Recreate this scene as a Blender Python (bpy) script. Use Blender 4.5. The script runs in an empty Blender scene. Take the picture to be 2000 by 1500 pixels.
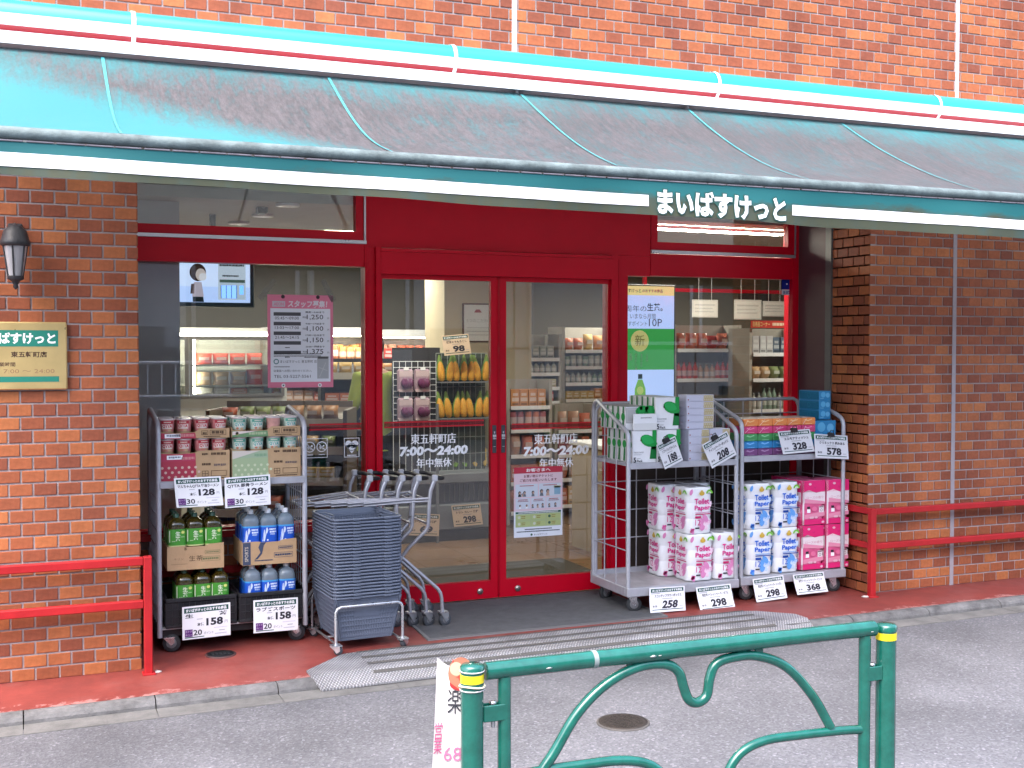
import bpy, math, random
from mathutils import Vector, Matrix

# ------------------------------------------------------------------ camera, light, exposure
scn = bpy.context.scene
rnd = random.Random(7)
FPX, YAW, PIT, ROL = 2300.0, 0.3902, 0.0303, 0.0004      # focal length in px of a 2000 px wide frame
CAM = Vector((-0.5429, -6.4907, 1.8347))
def _axes():
    cy, sy = math.cos(YAW), math.sin(YAW)
    f = Vector((sy*math.cos(PIT), cy*math.cos(PIT), -math.sin(PIT)))
    r = Vector((cy, -sy, 0)); u = r.cross(f)
    c, s = math.cos(ROL), math.sin(ROL)
    return c*r+s*u, -s*r+c*u, f
AR, AU, AF = _axes()
cd = bpy.data.cameras.new('camera'); cam = bpy.data.objects.new('camera', cd)
scn.collection.objects.link(cam)
cd.sensor_width = 36; cd.lens = FPX/2000*36; cd.clip_start = .05; cd.clip_end = 500
cam.matrix_world = Matrix(((AR.x, AU.x, -AF.x, CAM.x), (AR.y, AU.y, -AF.y, CAM.y), (AR.z, AU.z, -AF.z, CAM.z), (0, 0, 0, 1)))
scn.camera = cam

w = bpy.data.worlds.new('World'); scn.world = w; w.use_nodes = True
wn = w.node_tree.nodes; wl = w.node_tree.links
bg = wn['Background']; sky = wn.new('ShaderNodeTexSky'); sky.sky_type = 'NISHITA'; sky.sun_disc = False
SUN_EL, SUN_AZ = math.radians(60), math.radians(228)      # azimuth clockwise from +Y
sky.sun_elevation = SUN_EL; sky.sun_rotation = SUN_AZ; sky.dust_density = 4; sky.air_density = 1.0; sky.ozone_density = 1.0
wl.new(sky.outputs[0], bg.inputs[0]); bg.inputs[1].default_value = 0.15
sd = bpy.data.lights.new('sun', 'SUN'); sd.energy = 0.5; sd.angle = math.radians(60); sd.color = (1, .95, .88)
sun = bpy.data.objects.new('sun', sd); scn.collection.objects.link(sun)
dirv = Vector((math.sin(SUN_AZ)*math.cos(SUN_EL), math.cos(SUN_AZ)*math.cos(SUN_EL), math.sin(SUN_EL)))
sun.rotation_euler = dirv.to_track_quat('Z', 'Y').to_euler()
sun.location = (0, -8, 9)
vs = scn.view_settings; vs.view_transform = 'Standard'; vs.look = 'None'; vs.gamma = 1; vs.use_curve_mapping = False
vs.exposure = 2.5
cy_ = scn.cycles; cy_.use_denoising = True; cy_.max_bounces = 8; cy_.transparent_max_bounces = 16
cy_.transmission_bounces = 6; cy_.glossy_bounces = 4; cy_.diffuse_bounces = 4; cy_.caustics_reflective = False; cy_.caustics_refractive = False
cy_.sample_clamp_indirect = 6

# ------------------------------------------------------------------ pixel -> place helpers
def ray(x, y): return AR*((x-1000)/FPX) + AU*(-(y-750)/FPX) + AF
def onY(x, y, Y): d = ray(x, y); return CAM + d*((Y-CAM.y)/d.y)
def onX(x, y, X): d = ray(x, y); return CAM + d*((X-CAM.x)/d.x)
def onZ(x, y, Z): d = ray(x, y); return CAM + d*((Z-CAM.z)/d.z)
def proj(P):
    q = Vector(P)-CAM; z = q.dot(AF)
    return 1000+FPX*q.dot(AR)/z, 750-FPX*q.dot(AU)/z, z
def fz(X, Y):                                             # red forecourt: falls to the kerb
    t = (Y+.45)/1.3; return (1-t)*(.113+.0085*X)+t*.16
def rz(X): return .065+.0085*X                            # road level
YG = 0.85                                                 # shop window plane
FI = 0.165                                                # shop floor level

# ------------------------------------------------------------------ mesh building
class MB:
    def __init__(s): s.v = []; s.f = []; s.m = []; s.s = []
    def add(s, vs, fs, m=0, sm=False):
        o = len(s.v); s.v += [tuple(p) for p in vs]
        for f in fs: s.f.append(tuple(i+o for i in f)); s.m.append(m); s.s.append(sm)
        return s
    def box(s, x0, x1, y0, y1, z0, z1, m=0):
        return s.add([(x, y, z) for z in (z0, z1) for y in (y0, y1) for x in (x0, x1)],
                     [(0, 2, 3, 1), (4, 5, 7, 6), (0, 1, 5, 4), (2, 6, 7, 3), (0, 4, 6, 2), (1, 3, 7, 5)], m)
    def bbox(s, x0, x1, y0, y1, z0, z1, b=.005, m=0):     # chamfered box
        X = (x0, x0+b, x1-b, x1); Y = (y0, y0+b, y1-b, y1); Z = (z0, z0+b, z1-b, z1)
        c = {}; V = []
        for i in (0, 1):
            for j in (0, 1):
                for k in (0, 1):
                    xi, yi, zi = (0, 3)[i], (0, 3)[j], (0, 3)[k]; a = (1, 2)
                    c[i, j, k] = len(V)
                    V += [(X[xi], Y[a[j]], Z[a[k]]), (X[a[i]], Y[yi], Z[a[k]]), (X[a[i]], Y[a[j]], Z[zi])]
        F = []
        g = lambda i, j, k, n: c[i, j, k]+n
        F += [(g(0,0,0,0), g(0,0,1,0), g(0,1,1,0), g(0,1,0,0)), (g(1,0,0,0), g(1,1,0,0), g(1,1,1,0), g(1,0,1,0)),
              (g(0,0,0,1), g(1,0,0,1), g(1,0,1,1), g(0,0,1,1)), (g(0,1,0,1), g(0,1,1,1), g(1,1,1,1), g(1,1,0,1)),
              (g(0,0,0,2), g(0,1,0,2), g(1,1,0,2), g(1,0,0,2)), (g(0,0,1,2), g(1,0,1,2), g(1,1,1,2), g(0,1,1,2))]
        for i in (0, 1):
            for j in (0, 1):
                F.append((g(i,j,0,0), g(i,j,1,0), g(i,j,1,1), g(i,j,0,1)))
                F.append((g(i,0,j,0), g(i,1,j,0), g(i,1,j,2), g(i,0,j,2)))
                F.append((g(0,i,j,1), g(1,i,j,1), g(1,i,j,2), g(0,i,j,2)))
        for i in (0, 1):
            for j in (0, 1):
                for k in (0, 1): F.append((g(i,j,k,0), g(i,j,k,1), g(i,j,k,2)))
        return s.add(V, F, m)
    def tube(s, pts, r, n=8, m=0, closed=False, caps=True):
        P = [Vector(p) for p in pts]; N = len(P); V = []; F = []
        R = r if isinstance(r, (list, tuple)) else [r]*N
        up = None
        for i in range(N):
            if closed: d = (P[(i+1) % N]-P[i]).normalized()+(P[i]-P[i-1]).normalized()
            else:
                d = Vector((0, 0, 0))
                if i < N-1: d += (P[i+1]-P[i]).normalized()
                if i > 0: d += (P[i]-P[i-1]).normalized()
            d.normalize()
            if up is None:
                up = d.orthogonal().normalized()
            up = (up-d*up.dot(d)); up = up.normalized() if up.length > 1e-6 else d.orthogonal().normalized()
            q = d.cross(up)
            k = 1.0
            if 0 < i < N-1 and not closed:
                c = (P[i+1]-P[i]).normalized().dot((P[i]-P[i-1]).normalized()); k = 1/max(.6, math.sqrt(max(.2, (1+c)/2)))
            for j in range(n):
                a = 2*math.pi*j/n
                V.append(P[i]+(up*math.cos(a)+q*math.sin(a))*R[i])
        M = N if closed else N-1
        for i in range(M):
            for j in range(n):
                a = i*n+j; b = i*n+(j+1) % n; c = ((i+1) % N)*n
                F.append((a, b, c+(j+1) % n, c+j))
        s.add(V, F, m, True)
        if caps and not closed:
            s.add(V[:n], [tuple(range(n))[::-1]], m); s.add(V[-n:], [tuple(range(n))], m)
        return s
    def lathe(s, prof, c=(0, 0, 0), n=16, m=0, axis='Z', sm=True, sq=0.0, sx=1, sy=1):
        V = []; F = []
        for r, z in prof:
            for j in range(n):
                a = 2*math.pi*(j+.5)/n; ca, sa = math.cos(a), math.sin(a)
                k = 1.0
                if sq: e = 2+sq*6; k = (abs(ca)**e+abs(sa)**e)**(-1/e)
                x, y = r*k*ca*sx, r*k*sa*sy
                p = (x, y, z) if axis == 'Z' else ((z, x, y) if axis == 'X' else (x, z, y))
                V.append((p[0]+c[0], p[1]+c[1], p[2]+c[2]))
        for i in range(len(prof)-1):
            for j in range(n):
                F.append((i*n+j, i*n+(j+1) % n, (i+1)*n+(j+1) % n, (i+1)*n+j))
        s.add(V, F, m, sm)
        if prof[0][0] > 1e-5: s.add(V[:n], [tuple(range(n))[::-1]], m)
        if prof[-1][0] > 1e-5: s.add(V[-n:], [tuple(range(n))], m)
        return s
    def prism(s, poly, y0, y1, m=0, plane='XZ'):          # extrude a 2-D outline
        n = len(poly)
        def P(a, b, t): return (a, t, b) if plane == 'XZ' else ((t, a, b) if plane == 'YZ' else (a, b, t))
        V = [P(a, b, y0) for a, b in poly]+[P(a, b, y1) for a, b in poly]
        F = [tuple(range(n)), tuple(range(2*n-1, n-1, -1))]+[(i, i+n, (i+1) % n+n, (i+1) % n) for i in range(n)]
        return s.add(V, F, m)
    def quad(s, a, b, c, d, m=0): return s.add([a, b, c, d], [(0, 1, 2, 3)], m)
    def mesh(s, name, mats):
        me = bpy.data.meshes.new(name); me.from_pydata(s.v, [], s.f)
        for mt in (mats if isinstance(mats, (list, tuple)) else [mats]): me.materials.append(mt)
        me.polygons.foreach_set('material_index', s.m); me.polygons.foreach_set('use_smooth', s.s)
        me.update(); return me
    def build(s, name, mats, parent=None, world=False, loc=None):
        return link(name, s.mesh(name, mats), parent, world, loc)

COL = scn.collection
def link(name, me, parent=None, world=False, loc=None):
    o = bpy.data.objects.new(name, me); COL.objects.link(o)
    if parent:
        o.parent = parent
        if world: o.location = -abs_loc(parent)
    if loc: o.location = loc
    return o
def abs_loc(o):
    v = Vector(o.location)
    while o.parent: o = o.parent; v += Vector(o.location)
    return v
def tag(o, label, cat, group=None):
    o['label'] = label; o['category'] = cat
    if group: o['group'] = group
    return o
def thing(name, label, cat, loc=(0, 0, 0), rz_=0, group=None):
    o = bpy.data.objects.new(name, None); COL.objects.link(o); o.location = loc; o.rotation_euler = (0, 0, rz_)
    o.empty_display_size = .1
    return tag(o, label, cat, group)
def struct(o): o['kind'] = 'structure'; return o
def copy_tree(o, parent=None):
    c = o.copy(); COL.objects.link(c); c.parent = parent
    for ch in [x for x in o.children]: copy_tree(ch, c)
    return c
ORD = ['first', 'second', 'third', 'fourth', 'fifth', 'sixth', 'seventh', 'eighth', 'ninth', 'tenth', 'eleventh', 'twelfth',
       'thirteenth', 'fourteenth', 'fifteenth', 'sixteenth', 'seventeenth', 'eighteenth', 'nineteenth', 'twentieth',
       'twenty-first', 'twenty-second', 'twenty-third', 'twenty-fourth', 'twenty-fifth', 'twenty-sixth']
def arc(cx, cz, r, a0, a1, n=6):
    return [(cx+r*math.cos(math.radians(a0+(a1-a0)*i/n)), cz+r*math.sin(math.radians(a0+(a1-a0)*i/n))) for i in range(n+1)]

# ------------------------------------------------------------------ materials
MATS = {}
def pm(name, col, rough=.5, metal=0, spec=.5, var=.1, scale=6, bump=0, bscale=60, coat=0, trans=0, emit=0, ior=1.45, alpha=1, rvar=.0, dirt=None):
    if name in MATS: return MATS[name]
    m = bpy.data.materials.new(name); m.use_nodes = True; N = m.node_tree.nodes; L = m.node_tree.links
    b = N['Principled BSDF']; c = (*col, 1)
    b.inputs['Base Color'].default_value = c; b.inputs['Roughness'].default_value = rough; b.inputs['Metallic'].default_value = metal
    b.inputs['Specular IOR Level'].default_value = spec; b.inputs['Coat Weight'].default_value = coat; b.inputs['Coat Roughness'].default_value = .1
    b.inputs['Transmission Weight'].default_value = trans; b.inputs['IOR'].default_value = ior; b.inputs['Alpha'].default_value = alpha
    if emit: b.inputs['Emission Color'].default_value = c; b.inputs['Emission Strength'].default_value = emit
    if var or bump or rvar:
        tc = N.new('ShaderNodeTexCoord'); nz = N.new('ShaderNodeTexNoise'); nz.inputs['Scale'].default_value = scale; nz.inputs['Detail'].default_value = 5
        nz.inputs['Roughness'].default_value = .65
        L.new(tc.outputs['Object'], nz.inputs['Vector'])
    if var:
        mr = N.new('ShaderNodeMapRange'); mr.inputs[1].default_value = .3; mr.inputs[2].default_value = .7
        mr.inputs[3].default_value = 1-var; mr.inputs[4].default_value = 1+var*.6
        L.new(nz.outputs[0], mr.inputs[0])
        mx = N.new('ShaderNodeMix'); mx.data_type = 'RGBA'; mx.blend_type = 'MULTIPLY'; mx.inputs[0].default_value = 1
        mx.inputs[6].default_value = c; L.new(mr.outputs[0], mx.inputs[7]); L.new(mx.outputs[2], b.inputs['Base Color'])
        if emit: L.new(mx.outputs[2], b.inputs['Emission Color'])
    if rvar:
        m2 = N.new('ShaderNodeMapRange'); m2.inputs[1].default_value = .3; m2.inputs[2].default_value = .7
        m2.inputs[3].default_value = max(.02, rough-rvar); m2.inputs[4].default_value = min(1, rough+rvar)
        L.new(nz.outputs[0], m2.inputs[0]); L.new(m2.outputs[0], b.inputs['Roughness'])
    if bump:
        n2 = N.new('ShaderNodeTexNoise'); n2.inputs['Scale'].default_value = bscale; n2.inputs['Detail'].default_value = 4
        L.new(tc.outputs['Object'], n2.inputs['Vector'])
        bp = N.new('ShaderNodeBump'); bp.inputs['Strength'].default_value = bump; bp.inputs['Distance'].default_value = .01
        L.new(n2.outputs[0], bp.inputs['Height']); L.new(bp.outputs[0], b.inputs['Normal'])
    MATS[name] = m; return m
def flat(rgb, rough=.55, emit=0):                        # print inks, keyed by colour
    k = 'ink_%d_%d_%d_%d_%d' % (rgb[0]*255, rgb[1]*255, rgb[2]*255, rough*100, emit*100)
    return pm(k, rgb, rough, var=0, emit=emit, spec=.3)
def srgb(r, g, b):
    f = lambda c: (c/255/12.92 if c/255 <= .04045 else ((c/255+.055)/1.055)**2.4)
    return (f(r), f(g), f(b))

# ------------------------------------------------------------------ flat print (lettering, drawings) in a sheet's own plane
_tc = {}
def textgeo(s, bold=0.0):
    k = (s, bold)
    if k not in _tc:
        c = bpy.data.curves.new('lettering', 'FONT'); c.body = s; c.offset = bold; c.resolution_u = 2
        o = bpy.data.objects.new('lettering', c); me = o.to_mesh()
        V = [(v.co.x, v.co.y) for v in me.vertices]; F = [tuple(p.vertices) for p in me.polygons]
        o.to_mesh_clear(); bpy.data.objects.remove(o); bpy.data.curves.remove(c)
        _tc[k] = (V, F)
    return _tc[k]
class Print:
    """u to the right, v up, facing -Y; each layer lies 0.3 mm in front of the one before"""
    EPS = .0003
    def __init__(s, bend=None): s.mb = MB(); s.mats = []; s.y = 0.0; s.bend = bend
    def _m(s, rgb, rough=.55, emit=0):
        mt = rgb if isinstance(rgb, bpy.types.Material) else flat(rgb, rough, emit)
        if mt not in s.mats: s.mats.append(mt)
        return s.mats.index(mt)
    def up(s, k=1): s.y -= s.EPS*k; return s
    def poly(s, pts, col, **k):
        s.mb.add([(u, s.y, v) for u, v in pts], [tuple(range(len(pts)))], s._m(col, **k)); return s
    def rect(s, u0, u1, v0, v1, col, seg=1, **k):
        for i in range(seg):
            a, b = u0+(u1-u0)*i/seg, u0+(u1-u0)*(i+1)/seg
            s.poly([(a, v0), (b, v0), (b, v1), (a, v1)], col, **k)
        return s
    def frame(s, u0, u1, v0, v1, t, col, **k):
        s.rect(u0, u1, v0, v0+t, col, **k).rect(u0, u1, v1-t, v1, col, **k); return s.rect(u0, u0+t, v0+t, v1-t, col, **k).rect(u1-t, u1, v0+t, v1-t, col, **k)
    def disc(s, u, v, r, col, ry=None, n=20, a0=0, a1=360, **k):
        ry = ry or r; s.poly([(u+r*math.cos(math.radians(a0+(a1-a0)*i/n)), v+ry*math.sin(math.radians(a0+(a1-a0)*i/n))) for i in range(n+(0 if a1-a0 == 360 else 1))], col, **k); return s
    def ring(s, u, v, r, t, col, n=24, **k):
        for i in range(n):
            a, b = 2*math.pi*i/n, 2*math.pi*(i+1)/n
            s.poly([(u+r*math.cos(a), v+r*math.sin(a)), (u+r*math.cos(b), v+r*math.sin(b)), (u+(r-t)*math.cos(b), v+(r-t)*math.sin(b)), (u+(r-t)*math.cos(a), v+(r-t)*math.sin(a))], col, **k)
        return s
    def line(s, u0, v0, u1, v1, t, col, **k):
        d = Vector((u1-u0, v1-v0)); n = Vector((-d.y, d.x)).normalized()*t/2
        return s.poly([(u0-n.x, v0-n.y), (u1-n.x, v1-n.y), (u1+n.x, v1+n.y), (u0+n.x, v0+n.y)], col, **k)
    def text(s, t, u, v, h, col, bold=0.02, width=None, align='c', shear=0, vert=False, **k):
        """h = cap height; (u, v) = centre / left / right of the text's middle line; width squeezes to fit"""
        if vert:
            for i, ch in enumerate(t): s.text(ch, u, v-i*h*1.12, h, col, bold, None, 'c', **k)
            return s
        V, F = textgeo(t, bold)
        if not V: return s
        x0, x1 = min(p[0] for p in V), max(p[0] for p in V); z0, z1 = min(p[1] for p in V), max(p[1] for p in V)
        sc = h/(z1-z0); sx = sc if width is None else width/(x1-x0)
        W = (x1-x0)*sx; ox = u-W/2 if align == 'c' else (u if align == 'l' else u-W); zc = (z0+z1)/2
        s.mb.add([(ox+(p[0]-x0)*sx+shear*(p[1]-zc)*sc, s.y, v+(p[1]-zc)*sc) for p in V], F, s._m(col, **k)); return s
    def bars(s, u0, u1, v, h, col, n=1, r=None, **k):     # lines of type too small to read
        r = r or rnd
        x = u0
        while x < u1:
            L = min(u1-x, r.uniform(.5, 1.4)*h); s.rect(x, x+L*.86, v-h/2*r.uniform(.6, 1), v+h/2, col, **k); x += L
        return s
    def build(s, name, parent=None, loc=None, rot=None):
        if s.bend: s.mb.v = [s.bend(*p) for p in s.mb.v]
        o = s.mb.build(name, s.mats, parent)
        if loc is not None: o.location = loc
        if rot is not None: o.rotation_euler = rot
        return o
WHITE = (.86, .86, .88); BLACK = (.012, .012, .015); INK = (.03, .03, .04)
# ------------------------------------------------------------------ special materials
def nodes(m): return m.node_tree.nodes, m.node_tree.links
def brick_mat(name, island):
    m = bpy.data.materials.new(name); m.use_nodes = True; N, L = nodes(m); b = N['Principled BSDF']
    if island: src = N.new('ShaderNodeNewGeometry').outputs['Random Per Island']
    else: src = N.new('ShaderNodeObjectInfo').outputs['Random']
    cr = N.new('ShaderNodeValToRGB'); cr.color_ramp.interpolation = 'LINEAR'
    E_ = cr.color_ramp.elements; E_[0].position = 0; E_[0].color = (.235, .070, .040, 1); E_[1].position = 1; E_[1].color = (.44, .150, .056, 1)
    for p, c in ((.25, (.275, .080, .040, 1)), (.55, (.345, .105, .046, 1)), (.8, (.39, .125, .050, 1))):
        e = E_.new(p); e.color = c
    L.new(src, cr.inputs[0])
    tc = N.new('ShaderNodeTexCoord'); nz = N.new('ShaderNodeTexNoise'); nz.inputs['Scale'].default_value = 45; nz.inputs['Detail'].default_value = 6
    L.new(tc.outputs['Object'], nz.inputs[0])
    geo = N.new('ShaderNodeNewGeometry'); n3 = N.new('ShaderNodeTexNoise'); n3.inputs['Scale'].default_value = 1.6; n3.inputs['Detail'].default_value = 6
    mp3 = N.new('ShaderNodeMapping'); mp3.inputs['Scale'].default_value = (2.2, 2.2, .5); L.new(geo.outputs['Position'], mp3.inputs[0]); L.new(mp3.outputs[0], n3.inputs[0])
    mr = N.new('ShaderNodeMapRange'); mr.inputs[1].default_value = .3; mr.inputs[2].default_value = .7; mr.inputs[3].default_value = .82; mr.inputs[4].default_value = 1.1
    L.new(nz.outputs[0], mr.inputs[0])
    m3 = N.new('ShaderNodeMapRange'); m3.inputs[1].default_value = .35; m3.inputs[2].default_value = .65; m3.inputs[3].default_value = .8; m3.inputs[4].default_value = 1.08
    L.new(n3.outputs[0], m3.inputs[0])
    mm = N.new('ShaderNodeMath'); mm.operation = 'MULTIPLY'; L.new(mr.outputs[0], mm.inputs[0]); L.new(m3.outputs[0], mm.inputs[1])
    mx = N.new('ShaderNodeMix'); mx.data_type = 'RGBA'; mx.blend_type = 'MULTIPLY'; mx.inputs[0].default_value = 1
    L.new(cr.outputs[0], mx.inputs[6]); L.new(mm.outputs[0], mx.inputs[7]); L.new(mx.outputs[2], b.inputs['Base Color'])
    b.inputs['Roughness'].default_value = .6; b.inputs['Specular IOR Level'].default_value = .2
    bp = N.new('ShaderNodeBump'); bp.inputs['Strength'].default_value = .25; bp.inputs['Distance'].default_value = .004
    L.new(nz.outputs[0], bp.inputs['Height']); L.new(bp.outputs[0], b.inputs['Normal'])
    return m
BRICK = brick_mat('brick_face', False); BRICKS = brick_mat('brick_face_merged', True)
MORTAR = pm('mortar', (.36, .30, .295), .9, var=.25, scale=9, bump=.4, bscale=120)

def glass_mat(name, tint=(.93, .96, .95), rough=.0, k=1.0):
    m = bpy.data.materials.new(name); m.use_nodes = True; N, L = nodes(m)
    for n in list(N): N.remove(n)
    o = N.new('ShaderNodeOutputMaterial'); mix = N.new('ShaderNodeMixShader'); t = N.new('ShaderNodeBsdfTransparent'); g = N.new('ShaderNodeBsdfGlossy')
    t.inputs[0].default_value = (*tint, 1); g.inputs['Roughness'].default_value = rough
    lw = N.new('ShaderNodeFresnel'); lw.inputs[0].default_value = 1.52
    mu = N.new('ShaderNodeMath'); mu.operation = 'MULTIPLY'; mu.inputs[1].default_value = k; L.new(lw.outputs[0], mu.inputs[0])
    L.new(mu.outputs[0], mix.inputs[0]); L.new(t.outputs[0], mix.inputs[1]); L.new(g.outputs[0], mix.inputs[2]); L.new(mix.outputs[0], o.inputs[0])
    return m
GLASS = glass_mat('window_glass', k=1.6); FILM = glass_mat('clear_film', (.97, .97, .97), .08, 1.2)

def asphalt():
    m = bpy.data.materials.new('asphalt'); m.use_nodes = True; N, L = nodes(m); b = N['Principled BSDF']
    g = N.new('ShaderNodeNewGeometry')
    v = N.new('ShaderNodeTexVoronoi'); v.inputs['Scale'].default_value = 95; L.new(g.outputs['Position'], v.inputs['Vector'])
    n = N.new('ShaderNodeTexNoise'); n.inputs['Scale'].default_value = 1.3; n.inputs['Detail'].default_value = 7; L.new(g.outputs['Position'], n.inputs['Vector'])
    n2 = N.new('ShaderNodeTexNoise'); n2.inputs['Scale'].default_value = 160; n2.inputs['Detail'].default_value = 3; L.new(g.outputs['Position'], n2.inputs['Vector'])
    cr = N.new('ShaderNodeValToRGB'); e = cr.color_ramp.elements; e[0].position = .05; e[0].color = (.075, .076, .09, 1); e[1].position = .95; e[1].color = (.20, .2, .225, 1)
    x = e.new(.5); x.color = (.105, .106, .118, 1); x = e.new(.8); x.color = (.13, .131, .145, 1)
    L.new(v.outputs['Color'], cr.inputs[0])
    mr = N.new('ShaderNodeMapRange'); mr.inputs[1].default_value = .3; mr.inputs[2].default_value = .7; mr.inputs[3].default_value = .70; mr.inputs[4].default_value = 1.2; L.new(n.outputs[0], mr.inputs[0])
    mx = N.new('ShaderNodeMix'); mx.data_type = 'RGBA'; mx.blend_type = 'MULTIPLY'; mx.inputs[0].default_value = 1
    L.new(cr.outputs[0], mx.inputs[6]); L.new(mr.outputs[0], mx.inputs[7]); L.new(mx.outputs[2], b.inputs['Base Color'])
    b.inputs['Roughness'].default_value = .85
    bp = N.new('ShaderNodeBump'); bp.inputs['Strength'].default_value = .5; bp.inputs['Distance'].default_value = .005
    ad = N.new('ShaderNodeMath'); L.new(v.outputs['Distance'], ad.inputs[0]); L.new(n2.outputs[0], ad.inputs[1])
    L.new(ad.outputs[0], bp.inputs['Height']); L.new(bp.outputs[0], b.inputs['Normal'])
    return m
def red_paint():
    m = bpy.data.materials.new('red_floor_paint'); m.use_nodes = True; N, L = nodes(m); b = N['Principled BSDF']
    g = N.new('ShaderNodeNewGeometry'); sx = N.new('ShaderNodeSeparateXYZ'); L.new(g.outputs['Position'], sx.inputs[0])
    n = N.new('ShaderNodeTexNoise'); n.inputs['Scale'].default_value = 3.5; n.inputs['Detail'].default_value = 8; n.inputs['Roughness'].default_value = .7; L.new(g.outputs['Position'], n.inputs['Vector'])
    cr = N.new('ShaderNodeValToRGB'); e = cr.color_ramp.elements; e[0].position = .3; e[0].color = (.14, .026, .022, 1); e[1].position = .72; e[1].color = (.27, .048, .038, 1)
    L.new(n.outputs[0], cr.inputs[0])
    # worn flakes along the kerb edge
    n2 = N.new('ShaderNodeTexNoise'); n2.inputs['Scale'].default_value = 14; n2.inputs['Detail'].default_value = 8; n2.inputs['Roughness'].default_value = .75; L.new(g.outputs['Position'], n2.inputs['Vector'])
    ed = N.new('ShaderNodeMapRange'); ed.inputs[1].default_value = -.47; ed.inputs[2].default_value = -.30; ed.inputs[3].default_value = .17; ed.inputs[4].default_value = -.14; L.new(sx.outputs[1], ed.inputs[0])
    ad = N.new('ShaderNodeMath'); L.new(n2.outputs[0], ad.inputs[0]); L.new(ed.outputs[0], ad.inputs[1])
    gt = N.new('ShaderNodeMapRange'); gt.inputs[1].default_value = .60; gt.inputs[2].default_value = .64; L.new(ad.outputs[0], gt.inputs[0])
    mx = N.new('ShaderNodeMix'); mx.data_type = 'RGBA'; L.new(gt.outputs[0], mx.inputs[0]); L.new(cr.outputs[0], mx.inputs[6]); mx.inputs[7].default_value = (.36, .17, .16, 1)
    n4 = N.new('ShaderNodeTexNoise'); n4.inputs['Scale'].default_value = 2.1; n4.inputs['Detail'].default_value = 9; n4.inputs['Roughness'].default_value = .72; L.new(g.outputs['Position'], n4.inputs['Vector'])
    f4 = N.new('ShaderNodeMapRange'); f4.inputs[1].default_value = .48; f4.inputs[2].default_value = .72; f4.inputs[3].default_value = 0; f4.inputs[4].default_value = .55; L.new(n4.outputs[0], f4.inputs[0])
    m4 = N.new('ShaderNodeMix'); m4.data_type = 'RGBA'; L.new(f4.outputs[0], m4.inputs[0]); L.new(mx.outputs[2], m4.inputs[6]); m4.inputs[7].default_value = (.27, .105, .095, 1)
    L.new(m4.outputs[2], b.inputs['Base Color']); b.inputs['Roughness'].default_value = .62
    bp = N.new('ShaderNodeBump'); bp.inputs['Strength'].default_value = .35; bp.inputs['Distance'].default_value = .004
    L.new(ad.outputs[0], bp.inputs['Height']); L.new(bp.outputs[0], b.inputs['Normal'])
    return m
def checker_plate():
    m = bpy.data.materials.new('tread_plate'); m.use_nodes = True; N, L = nodes(m); b = N['Principled BSDF']
    g = N.new('ShaderNodeNewGeometry')
    def wave(rot, sc):
        mp = N.new('ShaderNodeMapping'); mp.inputs['Rotation'].default_value = (0, 0, rot); L.new(g.outputs['Position'], mp.inputs[0])
        wv = N.new('ShaderNodeTexWave'); wv.inputs['Scale'].default_value = sc; wv.inputs['Distortion'].default_value = 0; L.new(mp.outputs[0], wv.inputs[0]); return wv
    a, c = wave(math.radians(32), 21), wave(math.radians(-32), 21)
    mu = N.new('ShaderNodeMath'); mu.operation = 'MULTIPLY'; L.new(a.outputs['Fac'], mu.inputs[0]); L.new(c.outputs['Fac'], mu.inputs[1])
    cr = N.new('ShaderNodeValToRGB'); e = cr.color_ramp.elements; e[0].position = .08; e[0].color = (.24, .24, .255, 1); e[1].position = .5; e[1].color = (.55, .55, .58, 1)
    L.new(mu.outputs[0], cr.inputs[0])
    n = N.new('ShaderNodeTexNoise'); n.inputs['Scale'].default_value = 5; n.inputs['Detail'].default_value = 7; L.new(g.outputs['Position'], n.inputs['Vector'])
    mr = N.new('ShaderNodeMapRange'); mr.inputs[1].default_value = .3; mr.inputs[2].default_value = .7; mr.inputs[3].default_value = .65; mr.inputs[4].default_value = 1.1; L.new(n.outputs[0], mr.inputs[0])
    mx = N.new('ShaderNodeMix'); mx.data_type = 'RGBA'; mx.blend_type = 'MULTIPLY'; mx.inputs[0].default_value = 1
    L.new(cr.outputs[0], mx.inputs[6]); L.new(mr.outputs[0], mx.inputs[7]); L.new(mx.outputs[2], b.inputs['Base Color'])
    b.inputs['Roughness'].default_value = .5; b.inputs['Metallic'].default_value = .35
    bp = N.new('ShaderNodeBump'); bp.inputs['Strength'].default_value = .9; bp.inputs['Distance'].default_value = .006
    L.new(mu.outputs[0], bp.inputs['Height']); L.new(bp.outputs[0], b.inputs['Normal'])
    return m
def see_through(m, col, fac):                            # woven cloth lets some daylight through
    N, L = nodes(m); o = N['Material Output']; t = N.new('ShaderNodeBsdfTranslucent'); t.inputs[0].default_value = (*col, 1)
    a = N.new('ShaderNodeAddShader'); g = N.new('ShaderNodeMixShader'); g.inputs[0].default_value = fac
    k = N.new('ShaderNodeEmission'); k.inputs[1].default_value = 0
    L.new(k.outputs[0], g.inputs[1]); L.new(t.outputs[0], g.inputs[2]); L.new(N['Principled BSDF'].outputs[0], a.inputs[0]); L.new(g.outputs[0], a.inputs[1]); L.new(a.outputs[0], o.inputs[0])
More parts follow.
